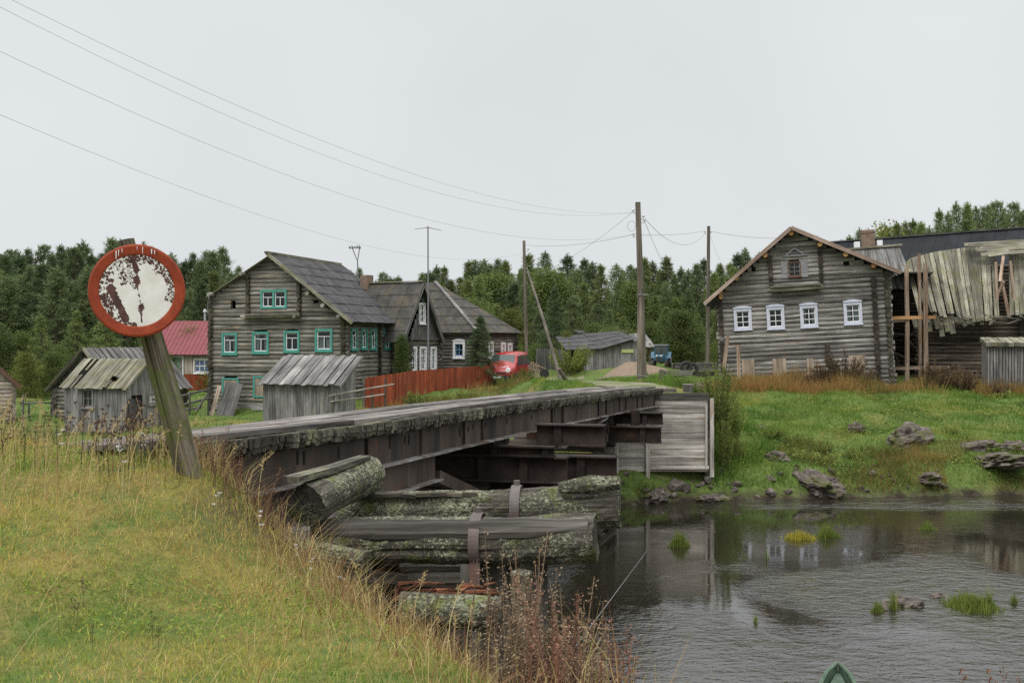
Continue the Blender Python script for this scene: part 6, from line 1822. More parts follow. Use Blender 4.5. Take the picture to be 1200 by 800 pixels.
# ------------------------------------------------------------------ green boat
def boat():
    bow = at(982, 14.6, 778); h = empty('rowing_boat', (bow.x, bow.y, 0), (0, 0, R(-15.5)), 'green wooden rowing boat, only its pointed bow in view at the water edge', 'boat')
    L = 4.4; H = bow.z; n = 22; mb = MB(); V = []
    def st(f):
        w = .46 * math.sin(min(1, f * 1.25) * math.pi / 2) ** .5 * (1 - .25 * max(0, f - .7)); 
        if f == 0: w = .02
        zt = .46 + (H - .46) * (1 - min(1, f / .5)) ** 1.8; zk = -.10 + (.55) * (1 - min(1, f / .22)) ** 2
        return w, zt, zk
    prof = lambda w, zt, zk, t: [(-w + t, zt), (-w * .86 + t, zk + (zt - zk) * .45), (-w * .5, zk + .06 + t * .6), (0, zk + t), (w * .5, zk + .06 + t * .6), (w * .86 - t, zk + (zt - zk) * .45), (w - t, zt)]
    for tt in (0., .03):
        b0 = len(mb.v)
        for k in range(n + 1):
            f = k / n; w, zt, zk = st(f); y = -L * f
            for x, z in prof(max(w, tt + .004), zt, zk, tt): mb.v.append((x, y, z))
        for k in range(n):
            for q in range(6): mb.face([b0 + k * 7 + q, b0 + k * 7 + q + 1, b0 + (k + 1) * 7 + q + 1, b0 + (k + 1) * 7 + q], [(k * .2, q), (k * .2, q + 1), (k * .2 + .2, q + 1), (k * .2 + .2, q)], 1.)
        e_ = b0 + n * 7; mb.face([e_ + q for q in range(7)], [(q, 0) for q in range(7)], 1.)
    hull = mb.build('hull', M['green_boat'], h, smooth=False)
    mb = MB()
    for s in (-1, 1):
        P = []
        for k in range(n + 1):
            w, zt, zk = st(k / n); P.append((s * max(w, .02), -L * k / n, zt + .012))
        mb.tube(P, .028, 7, 1.1)
    mb.build('gunwale', M['green_boat'], h)
    mb = MB(); w, zt, zk = st(.07); w2, zt2, zk2 = st(.26)
    mb.hexa([(-.03, -.10, H - .09), (.03, -.10, H - .09), (.03, -.10, H - .11), (-.03, -.10, H - .11), (-w2 * .95, -L * .26, zt2 - .05), (w2 * .95, -L * .26, zt2 - .05), (w2 * .95, -L * .26, zt2 - .07), (-w2 * .95, -L * .26, zt2 - .07)], .85); mb.build('bow_deck', M['green_boat'], h)
    for f in (.45, .72):
        w, zt, zk = st(f); mb = MB(); mb.box(-w * .93, w * .93, -L * f - .12, -L * f + .12, zt - .16, zt - .13); mb.build('thwart', M['grey_plank'], h)
boat()

# ------------------------------------------------------------------ rocks
def rock(name, label, px, py, Y, sx, sy, sz, sink=.3, seed=0, grp=None, flat=1.):
    p = at(px, Y); bm = bmesh.new(); bmesh.ops.create_icosphere(bm, subdivisions=4, radius=1)
    rs = np.random.default_rng(seed); o = rs.random(3) * 50
    from mathutils import noise as mn
    for v in bm.verts:
        c = v.co.copy(); q = c * 1.1 + Vector(o)
        d = 1 + .5 * mn.noise(q) + .3 * mn.noise(q * 2.3) + .16 * mn.noise(q * 5) + .07 * mn.noise(q * 11)
        c *= d; c.z = round(c.z * 3.5) / 3.5 * .45 + c.z * .55
        v.co = (c.x * sx, c.y * sy, c.z * sz)
    me = bpy.data.meshes.new(name); bm.to_mesh(me); bm.free()
    at_ = me.attributes.new('tint', 'FLOAT', 'FACE'); at_.data.foreach_set('value', np.ones(len(me.polygons), dtype=np.float32))
    o = link_mesh(name, me, M['rock'], loc=(p.x, p.y, max(p.z, -.05) + sz * (1 - sink) * .5)); o.rotation_euler = (0, R(8), seed * 1.3); o.location.z -= sz * .28
    return tag(o, label, 'rock', grp)
rock('boulder', 'large layered grey-pink boulder on the grassy far bank', 1066, 527, 41.2, .85, .7, .50, .2, 3)
rock('boulder', 'dark wide boulder at the far water edge below the weeds', 957, 562, 36.9, .9, .6, .34, .75, 4)
rock('boulder', 'small dark boulder poking from the bank left of the large one', 1004, 512, 42.5, .32, .28, .26, .2, 5)
rock('flat_rock', 'wide flat dark rock slab at the water line far along the bank', 1170, 570, 38.6, 1.7, .8, .30, .35, 6)
rock('flat_rock', 'grey rock slab in the grass above the flat water-line slab', 1140, 550, 40.2, .75, .5, .22, .3, 7)
rock('boulder', 'small grey rock lying in the grass near the willow bush', 887, 508, 43.5, .42, .4, .2, .3, 8)
rock('boulder', 'pinkish rock on the shore left of the dark wide boulder', 910, 548, 38.0, .4, .35, .22, .3, 9)
rock('boulder', 'rounded rock half under grass at the right end of the bank', 1190, 548, 40.6, .5, .4, .32, .3, 12)
rock('boulder', 'low rock on the shore under the white abutment', 770, 572, 35.6, .55, .35, .2, .3, 13)
rock('boulder', 'reddish rock beside the pier foot under the abutment', 703, 563, 35.4, .45, .4, .25, .3, 14)
rock('boulder', 'dark wet rock at the waterline below the willow bush', 838, 577, 35.9, .6, .35, .18, .3, 15)
rock('boulder', 'wet dark rock on the shoreline between boulder and slab', 1085, 572, 37.3, .6, .35, .2, .3, 16)
for px, py, s, sd_, lab in ((1055, 706, .30, 21, 'dark rock breaking the water left of the bright reed patch'), (1094, 698, .16, 22, 'small dark rock in the water just left of the bright reed patch'), (1040, 712, .2, 23, 'tiny rock in the water beside the small reed tufts')):
    Y = EYE * F / (py - 400); rock('river_rock', lab, px, py, Y, s * 1.5, s, s * .7, .6, sd_, 'rocks in the river')

def shore_rubble():
    from mathutils import noise as mn
    bm = bmesh.new(); random.seed(31); n = 0
    while n < 75:
        px = random.uniform(690, 1290); Y = random.uniform(34.6, 39); x = (px - 600) / F * Y; t = float(sdist(FAR, np.array([x]), np.array([Y]))[0])
        if not (-.15 < t < 1.5) or random.random() < max(0, t - .4) * .7: continue
        if vnoise(np.array([x * .9]), np.array([3.]))[0] < .3: continue
        r = random.uniform(.05, .13) if random.random() < .8 else random.uniform(.14, .27); z = max(G(x, Y), -.06)
        q = bmesh.ops.create_icosphere(bm, subdivisions=2, radius=1, matrix=Matrix.LocRotScale((x, Y, z + r * .1), Euler((random.random(), random.random(), random.random() * 6)), (r * random.uniform(1, 1.7), r, r * random.uniform(.5, .8))))
        for v in q['verts']: v.co += Vector((mn.noise(v.co * 6), mn.noise(v.co * 6 + Vector((5, 0, 0))), mn.noise(v.co * 6 + Vector((0, 9, 0))))) * r * .5
        n += 1
    me = bpy.data.meshes.new('shore_stones'); bm.to_mesh(me); bm.free()
    tag(link_mesh('shore_stones', me, M['rock']), 'dark wet stones strewn along the far water line', 'stones', kind='stuff')
shore_rubble()
# ------------------------------------------------------------------ vegetation
def tri_cloud(C, D, L, Wd, rs):
    """one narrow leaf triangle per centre C along direction D"""
    n = len(C); rnd = rs.normal(size=(n, 3)); S = np.cross(D, rnd); S /= np.linalg.norm(S, axis=1, keepdims=True) + 1e-9
    a = C - S * Wd[:, None] / 2; b = C + S * Wd[:, None] / 2; c = C + D * L[:, None]
    V = np.stack([a, b, c], 1).reshape(-1, 3); Fq = np.arange(3 * n).reshape(-1, 3)
    return V, Fq
def quad_cloud(C, D, L, Wd, rs):
    n = len(C); rnd = rs.normal(size=(n, 3)); S = np.cross(D, rnd); S /= np.linalg.norm(S, axis=1, keepdims=True) + 1e-9
    m = C + D * (L * .5)[:, None]
    V = np.stack([C, m - S * Wd[:, None] / 2, C + D * L[:, None], m + S * Wd[:, None] / 2], 1).reshape(-1, 3)
    return V, np.arange(4 * n).reshape(-1, 4)
def unit(v): return v / (np.linalg.norm(v, axis=-1, keepdims=True) + 1e-9)

def conifer(name, H, rad, seed, mat, start=.15, prof=1.0, droop=-.1, dens=1.0, leafL=.27, leafW=.05, tuft=.5, nwh=None):
    rs = np.random.default_rng(seed); random.seed(seed)
    root = empty(name, (0, 0, 0))
    mb = MB(); k = 8; pts = [(.05 * rs.normal() * i / k, .05 * rs.normal() * i / k, H * i / k - (.3 if i == 0 else 0)) for i in range(k + 1)]
    mb.tube(pts, [max(.015, .013 * H * (1 - i / k) ** .9 + .01) for i in range(k + 1)], 7, 1.)
    C = []; D = []; T = []
    z = H * start; step = H / (nwh or 34)
    while z < H * .985:
        f = z / H; Rz = rad * (max(0, 1 - f) ** prof) * (min(1, (f - start) / .12 + .55)) * rs.uniform(.75, 1.2)
        nb = rs.integers(3, 6); a0 = rs.random() * 6.28
        for q in range(nb):
            a = a0 + q * 6.28 / nb + rs.normal() * .25; L = Rz * rs.uniform(.6, 1.2) + .12
            sl = droop + .55 * f + rs.normal() * .1
            d = np.array([math.cos(a), math.sin(a), sl + rs.normal() * .12]); d /= np.linalg.norm(d)
            if L > .5 and rs.random() < .8: mb.tube([(0, 0, z), tuple(np.array([0, 0, z]) + d * L * .85)], [.03, .01], 4, .8, caps=False)
            n = int((12 + 40 * L) * dens); s = rs.uniform(.25 if tuft < .6 else .55, 1.05, n) ** .8
            br = rs.random()
            P = np.array([0, 0, z]) + d[None] * (s * L)[:, None] + rs.normal(size=(n, 3)) * (.05 + .085 * L * (1 - .3 * s))[:, None] * np.array([1, 1, 1.1])
            dd = unit(d[None] * .55 + rs.normal(size=(n, 3)) * .55 + np.array([0, 0, .35]))
            C.append(P); D.append(dd); T.append(np.clip(.30 + .25 * br + .30 * s * rs.random(n) + rs.normal(size=n) * .12, 0, 1))
        z += step * rs.uniform(.6, 1.4) * (1.1 - .5 * f)
    n = 60; q_ = rs.random(n); P = np.array([0, 0, H + .1]) + np.stack([rs.normal(size=n) * (.02 + .12 * q_), rs.normal(size=n) * (.02 + .12 * q_), -q_ * 1.1], 1)   # leader
    C.append(P); D.append(unit(rs.normal(size=(n, 3)) * .4 + np.array([0, 0, 1]))); T.append(rs.random(n) * .5 + .3)
    C, D, T = np.concatenate(C), np.concatenate(D), np.concatenate(T); n = len(C)
    V, Fq = tri_cloud(C, D, leafL * rs.uniform(.6, 1.3, n), leafW * rs.uniform(.7, 1.4, n), rs)
    mb.build('trunk', M['bark'], root)
    np_mesh('crown', V, [Fq], T, M[mat], root)
    return root

def broadleaf(name, H, rad, seed, mat, ncl=46, per=95, leafL=.24, leafW=.15, base=.18, trunk_r=.09, spread=.22, stems=1, top=1.0, tmul=1.0):
    rs = np.random.default_rng(seed); random.seed(seed)
    root = empty(name, (0, 0, 0)); mb = MB(); C = []; D = []; T = []
    for s in range(stems):
        a = rs.random() * 6.28; l = (rad * .35 if stems > 1 else .1 * rad)
        b = Vector((math.cos(a) * l * .4 * (stems > 1), math.sin(a) * l * .4 * (stems > 1), 0)); t = Vector((math.cos(a) * l, math.sin(a) * l, H * .88 * rs.uniform(.8, 1)))
        mb.tube([b - Vector((0, 0, .3)), b.lerp(t, .5) + Vector((rs.normal() * .08 * rad, rs.normal() * .08 * rad, 0)), t], [trunk_r, trunk_r * .6, trunk_r * .15], 6, 1.)
    for k in range(ncl):
        f = rs.random() ** .8; z = H * (base + (1 - base) * f * .96); env = math.sin(math.pi * min(1, .12 + .86 * f) ** .8) ** .7
        a = rs.random() * 6.28; r = rad * env * math.sqrt(rs.random()) * .95
        c = np.array([math.cos(a) * r, math.sin(a) * r, z]); sp = spread * rad * rs.uniform(.6, 1.4)
        if rs.random() < .6: mb.tube([(0, 0, max(.1, z - .35 * rad)), tuple(c)], [trunk_r * .35, .012], 4, .9, caps=False)
        n = int(per * rs.uniform(.6, 1.3)); P = c + rs.normal(size=(n, 3)) * sp * np.array([1, 1, .8])
        C.append(P); D.append(unit(unit(P - c) * .7 + rs.normal(size=(n, 3)) * .6 + np.array([0, 0, -.1])))
        T.append(np.clip((rs.uniform(.25, .7) + rs.normal(size=n) * .16) * tmul, 0, 1))
    C, D, T = np.concatenate(C), np.concatenate(D), np.concatenate(T); n = len(C)
    P = C[:, 2] > .05; C, D, T = C[P], D[P], T[P]; n = len(C)
    V, Fq = quad_cloud(C, D, leafL * rs.uniform(.6, 1.3, n), leafW * rs.uniform(.6, 1.3, n), rs)
    mb.build('trunk' if trunk_r > .05 else 'stem', M['bark'], root)
    np_mesh('crown', V, [Fq], T, M[mat], root)
    return root

PROTO = {
    'pine': [conifer('pine_tree', 10, 2.2, 11, 'pine', .15, .9, .1, 1.1), conifer('pine_tree', 10, 1.9, 12, 'pine', .2, 1.0, .15, 1.1), conifer('pine_tree', 10, 2.6, 13, 'pine', .22, .8, .15, 1.0, tuft=.7), conifer('pine_tree', 10, 2.1, 61, 'pine', .2, .85, .2, 1.0, nwh=28)],
    'young_pine': [conifer('pine_tree', 10, 2.3, 14, 'pine_light', .06, 1.0, .2, 1.1), conifer('pine_tree', 10, 2.6, 15, 'pine_light', .06, .95, .2, 1.1, nwh=28), conifer('pine_tree', 10, 2.2, 62, 'pine_light', .06, 1.1, .25, 1.1, nwh=30)],
    'spruce': [conifer('spruce_tree', 10, 2.1, 16, 'spruce', .05, 1.0, -.25, 1.25), conifer('spruce_tree', 10, 2.4, 17, 'spruce', .05, .95, -.2, 1.2)],
    'tall_pine': [conifer('pine_tree', 10, 1.9, 18, 'pine', .35, .65, .2, 1.2, tuft=.8, nwh=28), conifer('pine_tree', 10, 1.7, 19, 'pine', .3, .7, .2, 1.2, tuft=.8, nwh=28)],
    'birch': [broadleaf('birch_tree', 10, 2.3, 21, 'decid', 110, 100, .2, .12), broadleaf('birch_tree', 10, 2.0, 22, 'decid', 110, 100, .2, .12)],
    'yellow': [broadleaf('birch_tree', 10, 2.2, 23, 'decid_yellow', 110, 95, .2, .12), broadleaf('birch_tree', 10, 1.8, 24, 'decid_yellow', 100, 95, .2, .12)],
    'bush': [broadleaf('willow_bush', 10, 4.5, 25, 'willow', 60, 90, .45, .25, base=.04, stems=5, trunk_r=.05), broadleaf('alder_bush', 10, 4.6, 26, 'decid', 60, 90, .45, .28, base=.04, stems=5, trunk_r=.05)],
}
KIDS = {o.name: children(o) for L in PROTO.values() for o in L}
random.seed(99)
used = set()
M['straw_stem'] = plain('straw_stem', (.28, .23, .1), .9, .2, 9)
WORDS = {'pine': 'dark green pine', 'young_pine': 'lighter green bushy young pine', 'spruce': 'dark conical spruce', 'tall_pine': 'tall pine with bare lower trunk', 'birch': 'green leafy birch', 'yellow': 'yellowing leafy birch', 'bush': 'leafy bush'}
CATS = {'birch': 'tree', 'bush': 'bush'}
def zone(px, Y):
    if px < 95: w = 'in the forest above the edge house'
    elif px < 250: w = 'in the forest behind the road sign'
    elif px < 500: w = 'in the forest behind the dark-roofed houses'
    elif px < 620: w = 'in the forest behind the hip roof'
    elif px < 745: w = 'in the forest behind the plank barn'
    elif px < 850: w = 'in the forest beside the leaning house'
    else: w = 'in the wood rising behind the ruined barn'
    return w
def plant(kind, px, Y, H, wide=1., label=None, group=None, z=None):
    p = PROTO[kind][random.randrange(len(PROTO[kind]))]
    b = at(px, Y); s = H / 10.; sx = s * wide
    row = 'front row' if Y < 98 else ('middle' if Y < 112 else 'back row')
    label = label or f"{WORDS[kind]} {zone(px, Y)}, {row}"
    group = group or f"{WORDS[kind]} trees {zone(px, Y)}"
    return put(p, b, random.random() * 6.28, (sx, sx, s), label, group)
def put(p, b, rz, sc, label, group, cat=None):
    cat = cat or ('bush' if 'bush' in p.name or 'shrub' in p.name else 'tree')
    if p.name not in used:
        used.add(p.name); o = p; o.location = b; o.rotation_euler = (0, 0, rz); o.scale = sc
    else: o = copy_tree(p, b, rz, sc, kids=KIDS[p.name])
    o['label'] = label; o['category'] = cat
    if group: o['group'] = group
    elif 'group' in o: del o['group']
    return o

TL = ([-60, 0, 40, 60, 100, 130, 160, 180, 210, 240, 265, 285, 330, 400, 440, 480, 500, 530, 570, 600, 640, 680, 700, 715, 740, 780, 800, 840, 880, 910, 960],
      [296, 300, 292, 292, 284, 279, 286, 293, 302, 292, 292, 322, 330, 318, 318, 326, 318, 310, 306, 300, 296, 302, 312, 320, 298, 302, 312, 300, 294, 300, 300])
px = -50.
while px < 935:                                        # back and middle rows follow the tree line
    ty = float(np.interp(px, *TL))
    Y = random.uniform(108, 126)
    b = at(px, Y); H = (EYE + (400 - ty - (random.choice((0, 2, 4)) if random.random() < .4 else random.uniform(2, 26)) + 3) / F * Y) - b.z
    kind = random.choice(('pine', 'pine', 'pine', 'spruce', 'tall_pine')) if px < 330 else random.choice(('pine', 'pine', 'young_pine', 'spruce', 'young_pine'))
    plant(kind, px, Y, H, random.uniform(.85, 1.2) * 1.4)
    px += random.uniform(7.5, 11)
px = -45.
while px < 930:
    ty = float(np.interp(px, *TL)); Y = random.uniform(99, 107); b = at(px, Y)
    H = (EYE + (400 - ty - random.uniform(14, 50)) / F * Y) - b.z
    kind = random.choice(('pine', 'pine', 'spruce', 'young_pine')) if px < 300 else random.choice(('pine', 'young_pine', 'young_pine', 'birch', 'pine', 'spruce', 'young_pine', 'young_pine', 'pine'))
    if 240 < px < 470 and random.random() < .4: px += 20; continue
    plant(kind, px, Y, H, 1.45 * random.uniform(.9, 1.15)); px += random.uniform(11, 16)
px = -30.
while px < 925:                                        # lower broadleaved fringe
    if 255 < px < 500: px += 30; continue
    ty = random.uniform(362, 408) if px < 300 else random.uniform(348, 398); Y = random.uniform(90, 98); b = at(px, Y)
    H = EYE + (400 - ty) / F * Y - b.z
    kind = random.choice(('birch', 'young_pine', 'young_pine', 'pine', 'yellow', 'young_pine', 'birch')) if px > 280 else random.choice(('birch', 'pine', 'young_pine', 'young_pine', 'yellow'))
    plant(kind, px, Y, H, (1.25 if kind in ('birch', 'yellow') else 1.7) * random.uniform(.9, 1.2)); px += random.uniform(15, 24)
px = -30.
while px < 925:                                        # undergrowth bushes at the forest foot
    if 255 < px < 510 or 640 < px < 700: px += 30; continue
    Y = random.uniform(86, 91); b = at(px, Y); H = random.uniform(1.8, 3.4)
    p = PROTO['bush'][random.randrange(2)]; kn = ('willow', 'alder')[PROTO['bush'].index(p)]
    put(p, b, random.random() * 6.28, (H / 10 * 1.0,) * 2 + (H / 10,), f"low leafy {kn} bush at foot of {zone(px, Y)[3:]}", f"{kn} bushes at the foot of {zone(px, Y)[3:]}"); px += random.uniform(22, 34)
TR = ([960, 985, 1010, 1050, 1080, 1100, 1115, 1130, 1150, 1165, 1190, 1260, 1330], [284, 280, 268, 263, 258, 248, 240, 238, 248, 238, 240, 238, 240])
px = 962.
while px < 1300:
    ty = float(np.interp(px, *TR)) + random.choice((0, 0, 4, 9, 14)); Y = random.uniform(94, 112); b = at(px, Y)
    kind = random.choice(('pine', 'young_pine', 'tall_pine', 'pine')) if px > 1075 else random.choice(('young_pine', 'yellow', 'young_pine', 'pine'))
    plant(kind, px, Y, EYE + (400 - ty) / F * Y - b.z, 1.15 * random.uniform(.85, 1.1)); px += random.uniform(9, 14)
# single trees among the houses
plant('spruce', 563, 73.2, 4.5, 1.7, 'dark young spruce in front of the hip-roofed house', 'single trees among the houses')
plant('spruce', 650, 88, 6.5, 1.3, 'dense dark spruce right of the slim utility pole', 'single trees among the houses')
plant('birch', 797, 84, 4.4, 1.9, 'rounded bluish green bush-like tree behind the blue tractor', 'single trees among the houses')
plant('yellow', 664, 84, 3.0, .8, 'small yellow birch beside the plank barn end', 'single trees among the houses')
plant('yellow', 30, 82, 3.6, 1.5, 'broad yellowing leafy tree behind the small edge house', 'single trees among the houses')
plant('birch', 62, 84, 3.4, 1.5, 'broad leafy tree left of the log outbuilding', 'single trees among the houses')

# shrubs near the houses: each kind its own mesh, seen closer
def shoots(name, H, rad, seed, mat, ns=34, per=95, leafL=.10, leafW=.028, r=.009, t0=.12, up=.25, tj=.18):
    rs = np.random.default_rng(seed); random.seed(seed); root = empty(name, (0, 0, 0)); mb = MB(); C = []; D = []; T = []
    for k in range(ns):
        a = rs.random() * 6.28; q = math.sqrt(rs.random()); h = H * rs.uniform(.45, 1.05) * (1 - .25 * q); b = np.array([math.cos(a) * q * rad * .35, math.sin(a) * q * rad * .35, 0])
        t = np.array([math.cos(a) * q * rad, math.sin(a) * q * rad, h]) + rs.normal(size=3) * .08 * rad; m = (b + t) / 2 + np.array([0, 0, .12 * h])
        mb.tube([tuple(b - np.array([0, 0, .2])), tuple(m), tuple(t)], [r, r * .7, r * .3], 4, 1., caps=False)
        n = int(per * h / H * rs.uniform(.6, 1.3)); f = rs.uniform(t0, 1.02, n)[:, None]
        P = (1 - f) ** 2 * b + 2 * f * (1 - f) * m + f * f * t + rs.normal(size=(n, 3)) * .05 * H ** .5 * (1.1 - .7 * f)
        C.append(P); D.append(unit(rs.normal(size=(n, 3)) * .8 + np.array([math.cos(a) * .4, math.sin(a) * .4, up]))); T.append(np.clip(rs.uniform(.2, .75) + rs.normal(size=n) * tj, 0, 1))
    C, D, T = np.concatenate(C), np.concatenate(D), np.concatenate(T); P = C[:, 2] > .02; C, D, T = C[P], D[P], T[P]; n = len(C)
    V, Fq = quad_cloud(C, D, leafL * rs.uniform(.6, 1.4, n), leafW * rs.uniform(.6, 1.4, n), rs)
    mb.build('stem', M['bark'], root); np_mesh('leaves', V, [Fq], T, M[mat], root); return root
SH = {
    'willow': [shoots('willow_shrub', 2.2, .95, 31, 'willow', 46, 150, .12, .036)],
    'creeper': [broadleaf('climbing_shrub', 3.4, .8, 32, 'decid', 70, 110, .12, .09, base=.03, trunk_r=.03, stems=3, spread=.24, tmul=.6)],
    'brown': [shoots('brown_shrub', 1.6, 1.25, 33, 'brown_leaf', 60, 110, .10, .04, t0=.2)],
    'herb': [shoots('leafy_shrub', 1.2, 1.3, 34, 'herb', 64, 90, .11, .05, t0=.05, tj=.22)],
    'rowan': [shoots('rowan_shrub', 1.5, 1.1, 35, 'decid', 50, 100, .12, .055, t0=.1)],
}
for L in SH.values():
    for o in L: KIDS[o.name] = children(o)
def shrub(kind, px, Y, H, wide, label, group=None):
    p = SH[kind][0]; b = at(px, Y); h0 = {'willow': 2.2, 'creeper': 3.4, 'brown': 1.6, 'herb': 1.2, 'rowan': 1.5}[kind]
    s = H / h0; put(p, b, random.random() * 6.28, (s * wide, s * wide, s), label, group, 'bush')
for px, Y, H, wd, lab in ((842, 38.4, 2.5, .62, 'tallest bright green willow shrub against the white abutment'), (856, 39.6, 2.0, .7, 'second willow shrub just right of the abutment willow'), (849, 37.0, 1.7, .5, 'upright willow shoots at the right edge of the white abutment'), (862, 37.6, 1.0, .8, 'low willow shrub nearest the water under the tall willow'), (838, 41.5, 1.6, .8, 'willow shrub standing behind the abutment top')):
    shrub('willow', px, Y, H, wd, lab, None)
shrub('creeper', 471, 66.8, 3.4, .55, 'dark climbing shrub at the rear corner of the tall log house', None)
shrub('rowan', 614, 71.5, 1.05, .9, 'dark green shrub in front of the red van', None)
shrub('herb', 597, 70, .85, 1.0, 'yellowish shrub under the red van headlights', None)
shrub('herb', 668, 73, 1.8, .8, 'bright green shrub at the left end of the plank barn', None)
for k, (px, Y, H, wd, lab) in enumerate(((962, 58.6, 1.6, .9, 'dark brown bush under the left windows of the leaning house'), (988, 58.2, 2.1, 1.0, 'largest brown bush in front of the white-framed house'), (1012, 58.6, 1.4, 1.0, 'brown bush below the right window of the leaning house'), (1098, 57.6, 1.7, 1.1, 'rusty bush in front of the ruined barn wall'), (1130, 57.6, 1.5, 1.2, 'low rusty bush left of the small plank shed'), (1172, 56.6, 1.1, 1.1, 'brown bush in front of the small plank shed'), (940, 57.8, .9, 1.2, 'small brown bush near the boarded doorways'))):
    shrub('brown', px, Y, H * .85, wd * .85, lab, 'brown bushes before the right-hand houses')
for k, (px, Y, H, wd, lab) in enumerate(((345, 50.5, .8, 1.3, 'low weedy bush at the right foot of the lean-to shed'), (372, 51.5, .75, 1.4, 'weedy bush below the pole rail fence'), (412, 53, .8, 1.3, 'weedy bush between rail fence and bridge'), (455, 55, 1.0, 1.3, 'weedy bush under the left part of the red fence'), (490, 58, 1.1, 1.3, 'weedy bush before the middle of the red fence'), (520, 61, 1.1, 1.3, 'weedy bush right of the middle of the red fence'), (548, 64, .9, 1.3, 'weedy bush near the right end of the red fence'), (432, 54, .7, 1.3, 'small weedy bush by the last rail fence post'))):
    shrub('herb', px, Y, H * .72, wd * .8, lab, 'weedy bushes along the red fence')
for k, (px, Y, H, wd, lab) in enumerate(((935, 40.5, .75, 1.2, 'leafy green clump on the bank left of the small dark boulder'), (1005, 39.2, .7, 1.2, 'leafy clump by the water right of the dark wide boulder'), (965, 39.6, .5, 1.2, 'low leafy clump above the dark wide boulder'), (1045, 38.8, .7, 1., 'leafy clump under the layered boulder'), (905, 41.5, .6, 1.3, 'low leafy clump right of the small grey bank rock'), (872, 38.5, .6, 1.4, 'leafy clump low on the bank below the willows'), (1110, 43, .45, 1.5, 'low green clump right of the layered boulder'))):
    shrub('herb', px, Y, H * .62, wd * 1.05, lab, 'leafy clumps on the far bank')

# ---- grass as blades
def blades(name, x, y, h, w, lean, tint, mat, label, cat='grass', seg=2, z=None, wind=(0, 0)):
    n = len(x); z = gz(x, y) if z is None else z
    a = rng.random(n) * 2 * np.pi; sx, sy = np.cos(a), np.sin(a)
    la = rng.random(n) * 2 * np.pi; lx, ly = np.cos(la) * lean * h + wind[0] * h, np.sin(la) * lean * h + wind[1] * h
    B = np.stack([x, y, z - .02], 1); S = np.stack([sx, sy, np.zeros(n)], 1) * (w / 2)[:, None]
    tip = B + np.stack([lx, ly, h], 1)
    if seg == 1:
        V = np.stack([B - S, B + S, tip], 1).reshape(-1, 3); Fs = [np.arange(3 * n).reshape(-1, 3)]; T = tint
    else:
        mid = B + np.stack([lx * .3, ly * .3, h * .6], 1)
        V = np.stack([B - S, B + S, mid + S * .7, mid - S * .7, tip], 1).reshape(-1, 3); i = np.arange(n) * 5
        Fs = [np.stack([i, i + 1, i + 2, i + 3], 1), np.stack([i + 3, i + 2, i + 4], 1)]; T = np.concatenate([tint, tint])
    o = np_mesh(name, V, Fs, T, M[mat]); return tag(o, label, cat, kind='stuff')

n = 400000
x = rng.uniform(-7.5, 3.2, n); y = rng.uniform(2.6, 12.5, n); s = sdist(NEAR, x, y); k = (s < .25) & (rng.random(n) < np.clip(1.3 - (y - 4) * .06, .3, 1)); x, y = x[k], y[k]; n = len(x)
pn = .55 * vnoise(x * 1.1, y * 1.1) + .45 * vnoise(x * 3.3 + 4, y * 3.3)
tl = np.clip(pn * 1.5 - .22 + rng.normal(size=n) * .24, 0, 1); tl = np.where(rng.random(n) < .035, 1., np.minimum(tl, .93))
hg = (.022 + .042 * rng.random(n) ** 1.5) * (1 + .7 * (vnoise(x * 2.1 + 30, y * 2.1) - .3)) 
blades('meadow_grass', x, y, hg, .0032 + .0034 * rng.random(n), .75 * np.ones(n) * rng.uniform(.2, 1.3, n), tl, 'grass', 'short olive green and yellow meadow grass on the near bank')
# clover-like broad leaves in darker green patches
n = 60000
x = rng.uniform(-7, 2, n); y = rng.uniform(3, 10.5, n); k = (vnoise(x * .9 + 50, y * .9) > .52) & (sdist(NEAR, x, y) < -.1); x, y = x[k], y[k]; n = len(x)
C = np.stack([x, y, gz(x, y) + .02 + .045 * rng.random(n)], 1); D = unit(rng.normal(size=(n, 3)) * np.array([1, 1, .35])); V, Fq = quad_cloud(C, D, .012 + .024 * rng.random(n) ** 2, .009 + .014 * rng.random(n) ** 2, rng)
tag(np_mesh('clover', V, [Fq], rng.random(n) * .35 + .02, M['grass']), 'low green clover leaves among the meadow grass', 'ground cover', kind='stuff')
# loose straw lying over the meadow
n = 2600
x = rng.uniform(-6.5, 1.5, n); y = rng.uniform(3.2, 10, n); k = (sdist(NEAR, x, y) < 0); x, y = x[k], y[k]; n = len(x)
blades('loose_straw', x, y, .10 + .20 * rng.random(n) ** 2, np.full(n, .0032), rng.uniform(.8, 2.4, n), rng.uniform(.35, .8, n), 'straw', 'pale bent straw stems lying over the meadow grass', 'straw')
# tall dry grass along the bank edge, thickest at left
n = 70000
x = rng.uniform(-9, 3.5, n); y = rng.uniform(2.5, 13.5, n); s = sdist(NEAR, x, y)
dens = np.where(s < 0, np.exp(-((s + .05) / .55) ** 2), np.exp(-(s / 1.3) ** 2) * .8) * (.45 + 1.0 * vnoise(x * 1.5, y * 1.5))
dens = dens * .75 * (.35 + .65 * sst(-.6, -1.4, x)) + .8 * np.exp(-(((x + 2.25) / .4) ** 2 + ((y - 8.25) / .3) ** 2)) + .42 * np.exp(-((s + 1.0) / .75) ** 2) * sst(-2.0, -3.4, x) * sst(6.5, 8.6, y)
k = rng.random(n) < dens * .55; x, y = x[k], y[k]; n = len(x); s = sdist(NEAR, x, y)
hh = (.08 + .25 * rng.random(n) ** 1.6) * (1 + .25 * sst(-1.8, -4, x)) * np.where(s > .5, .8, 1) * (.55 + .45 * sst(1.0, -1.5, x))
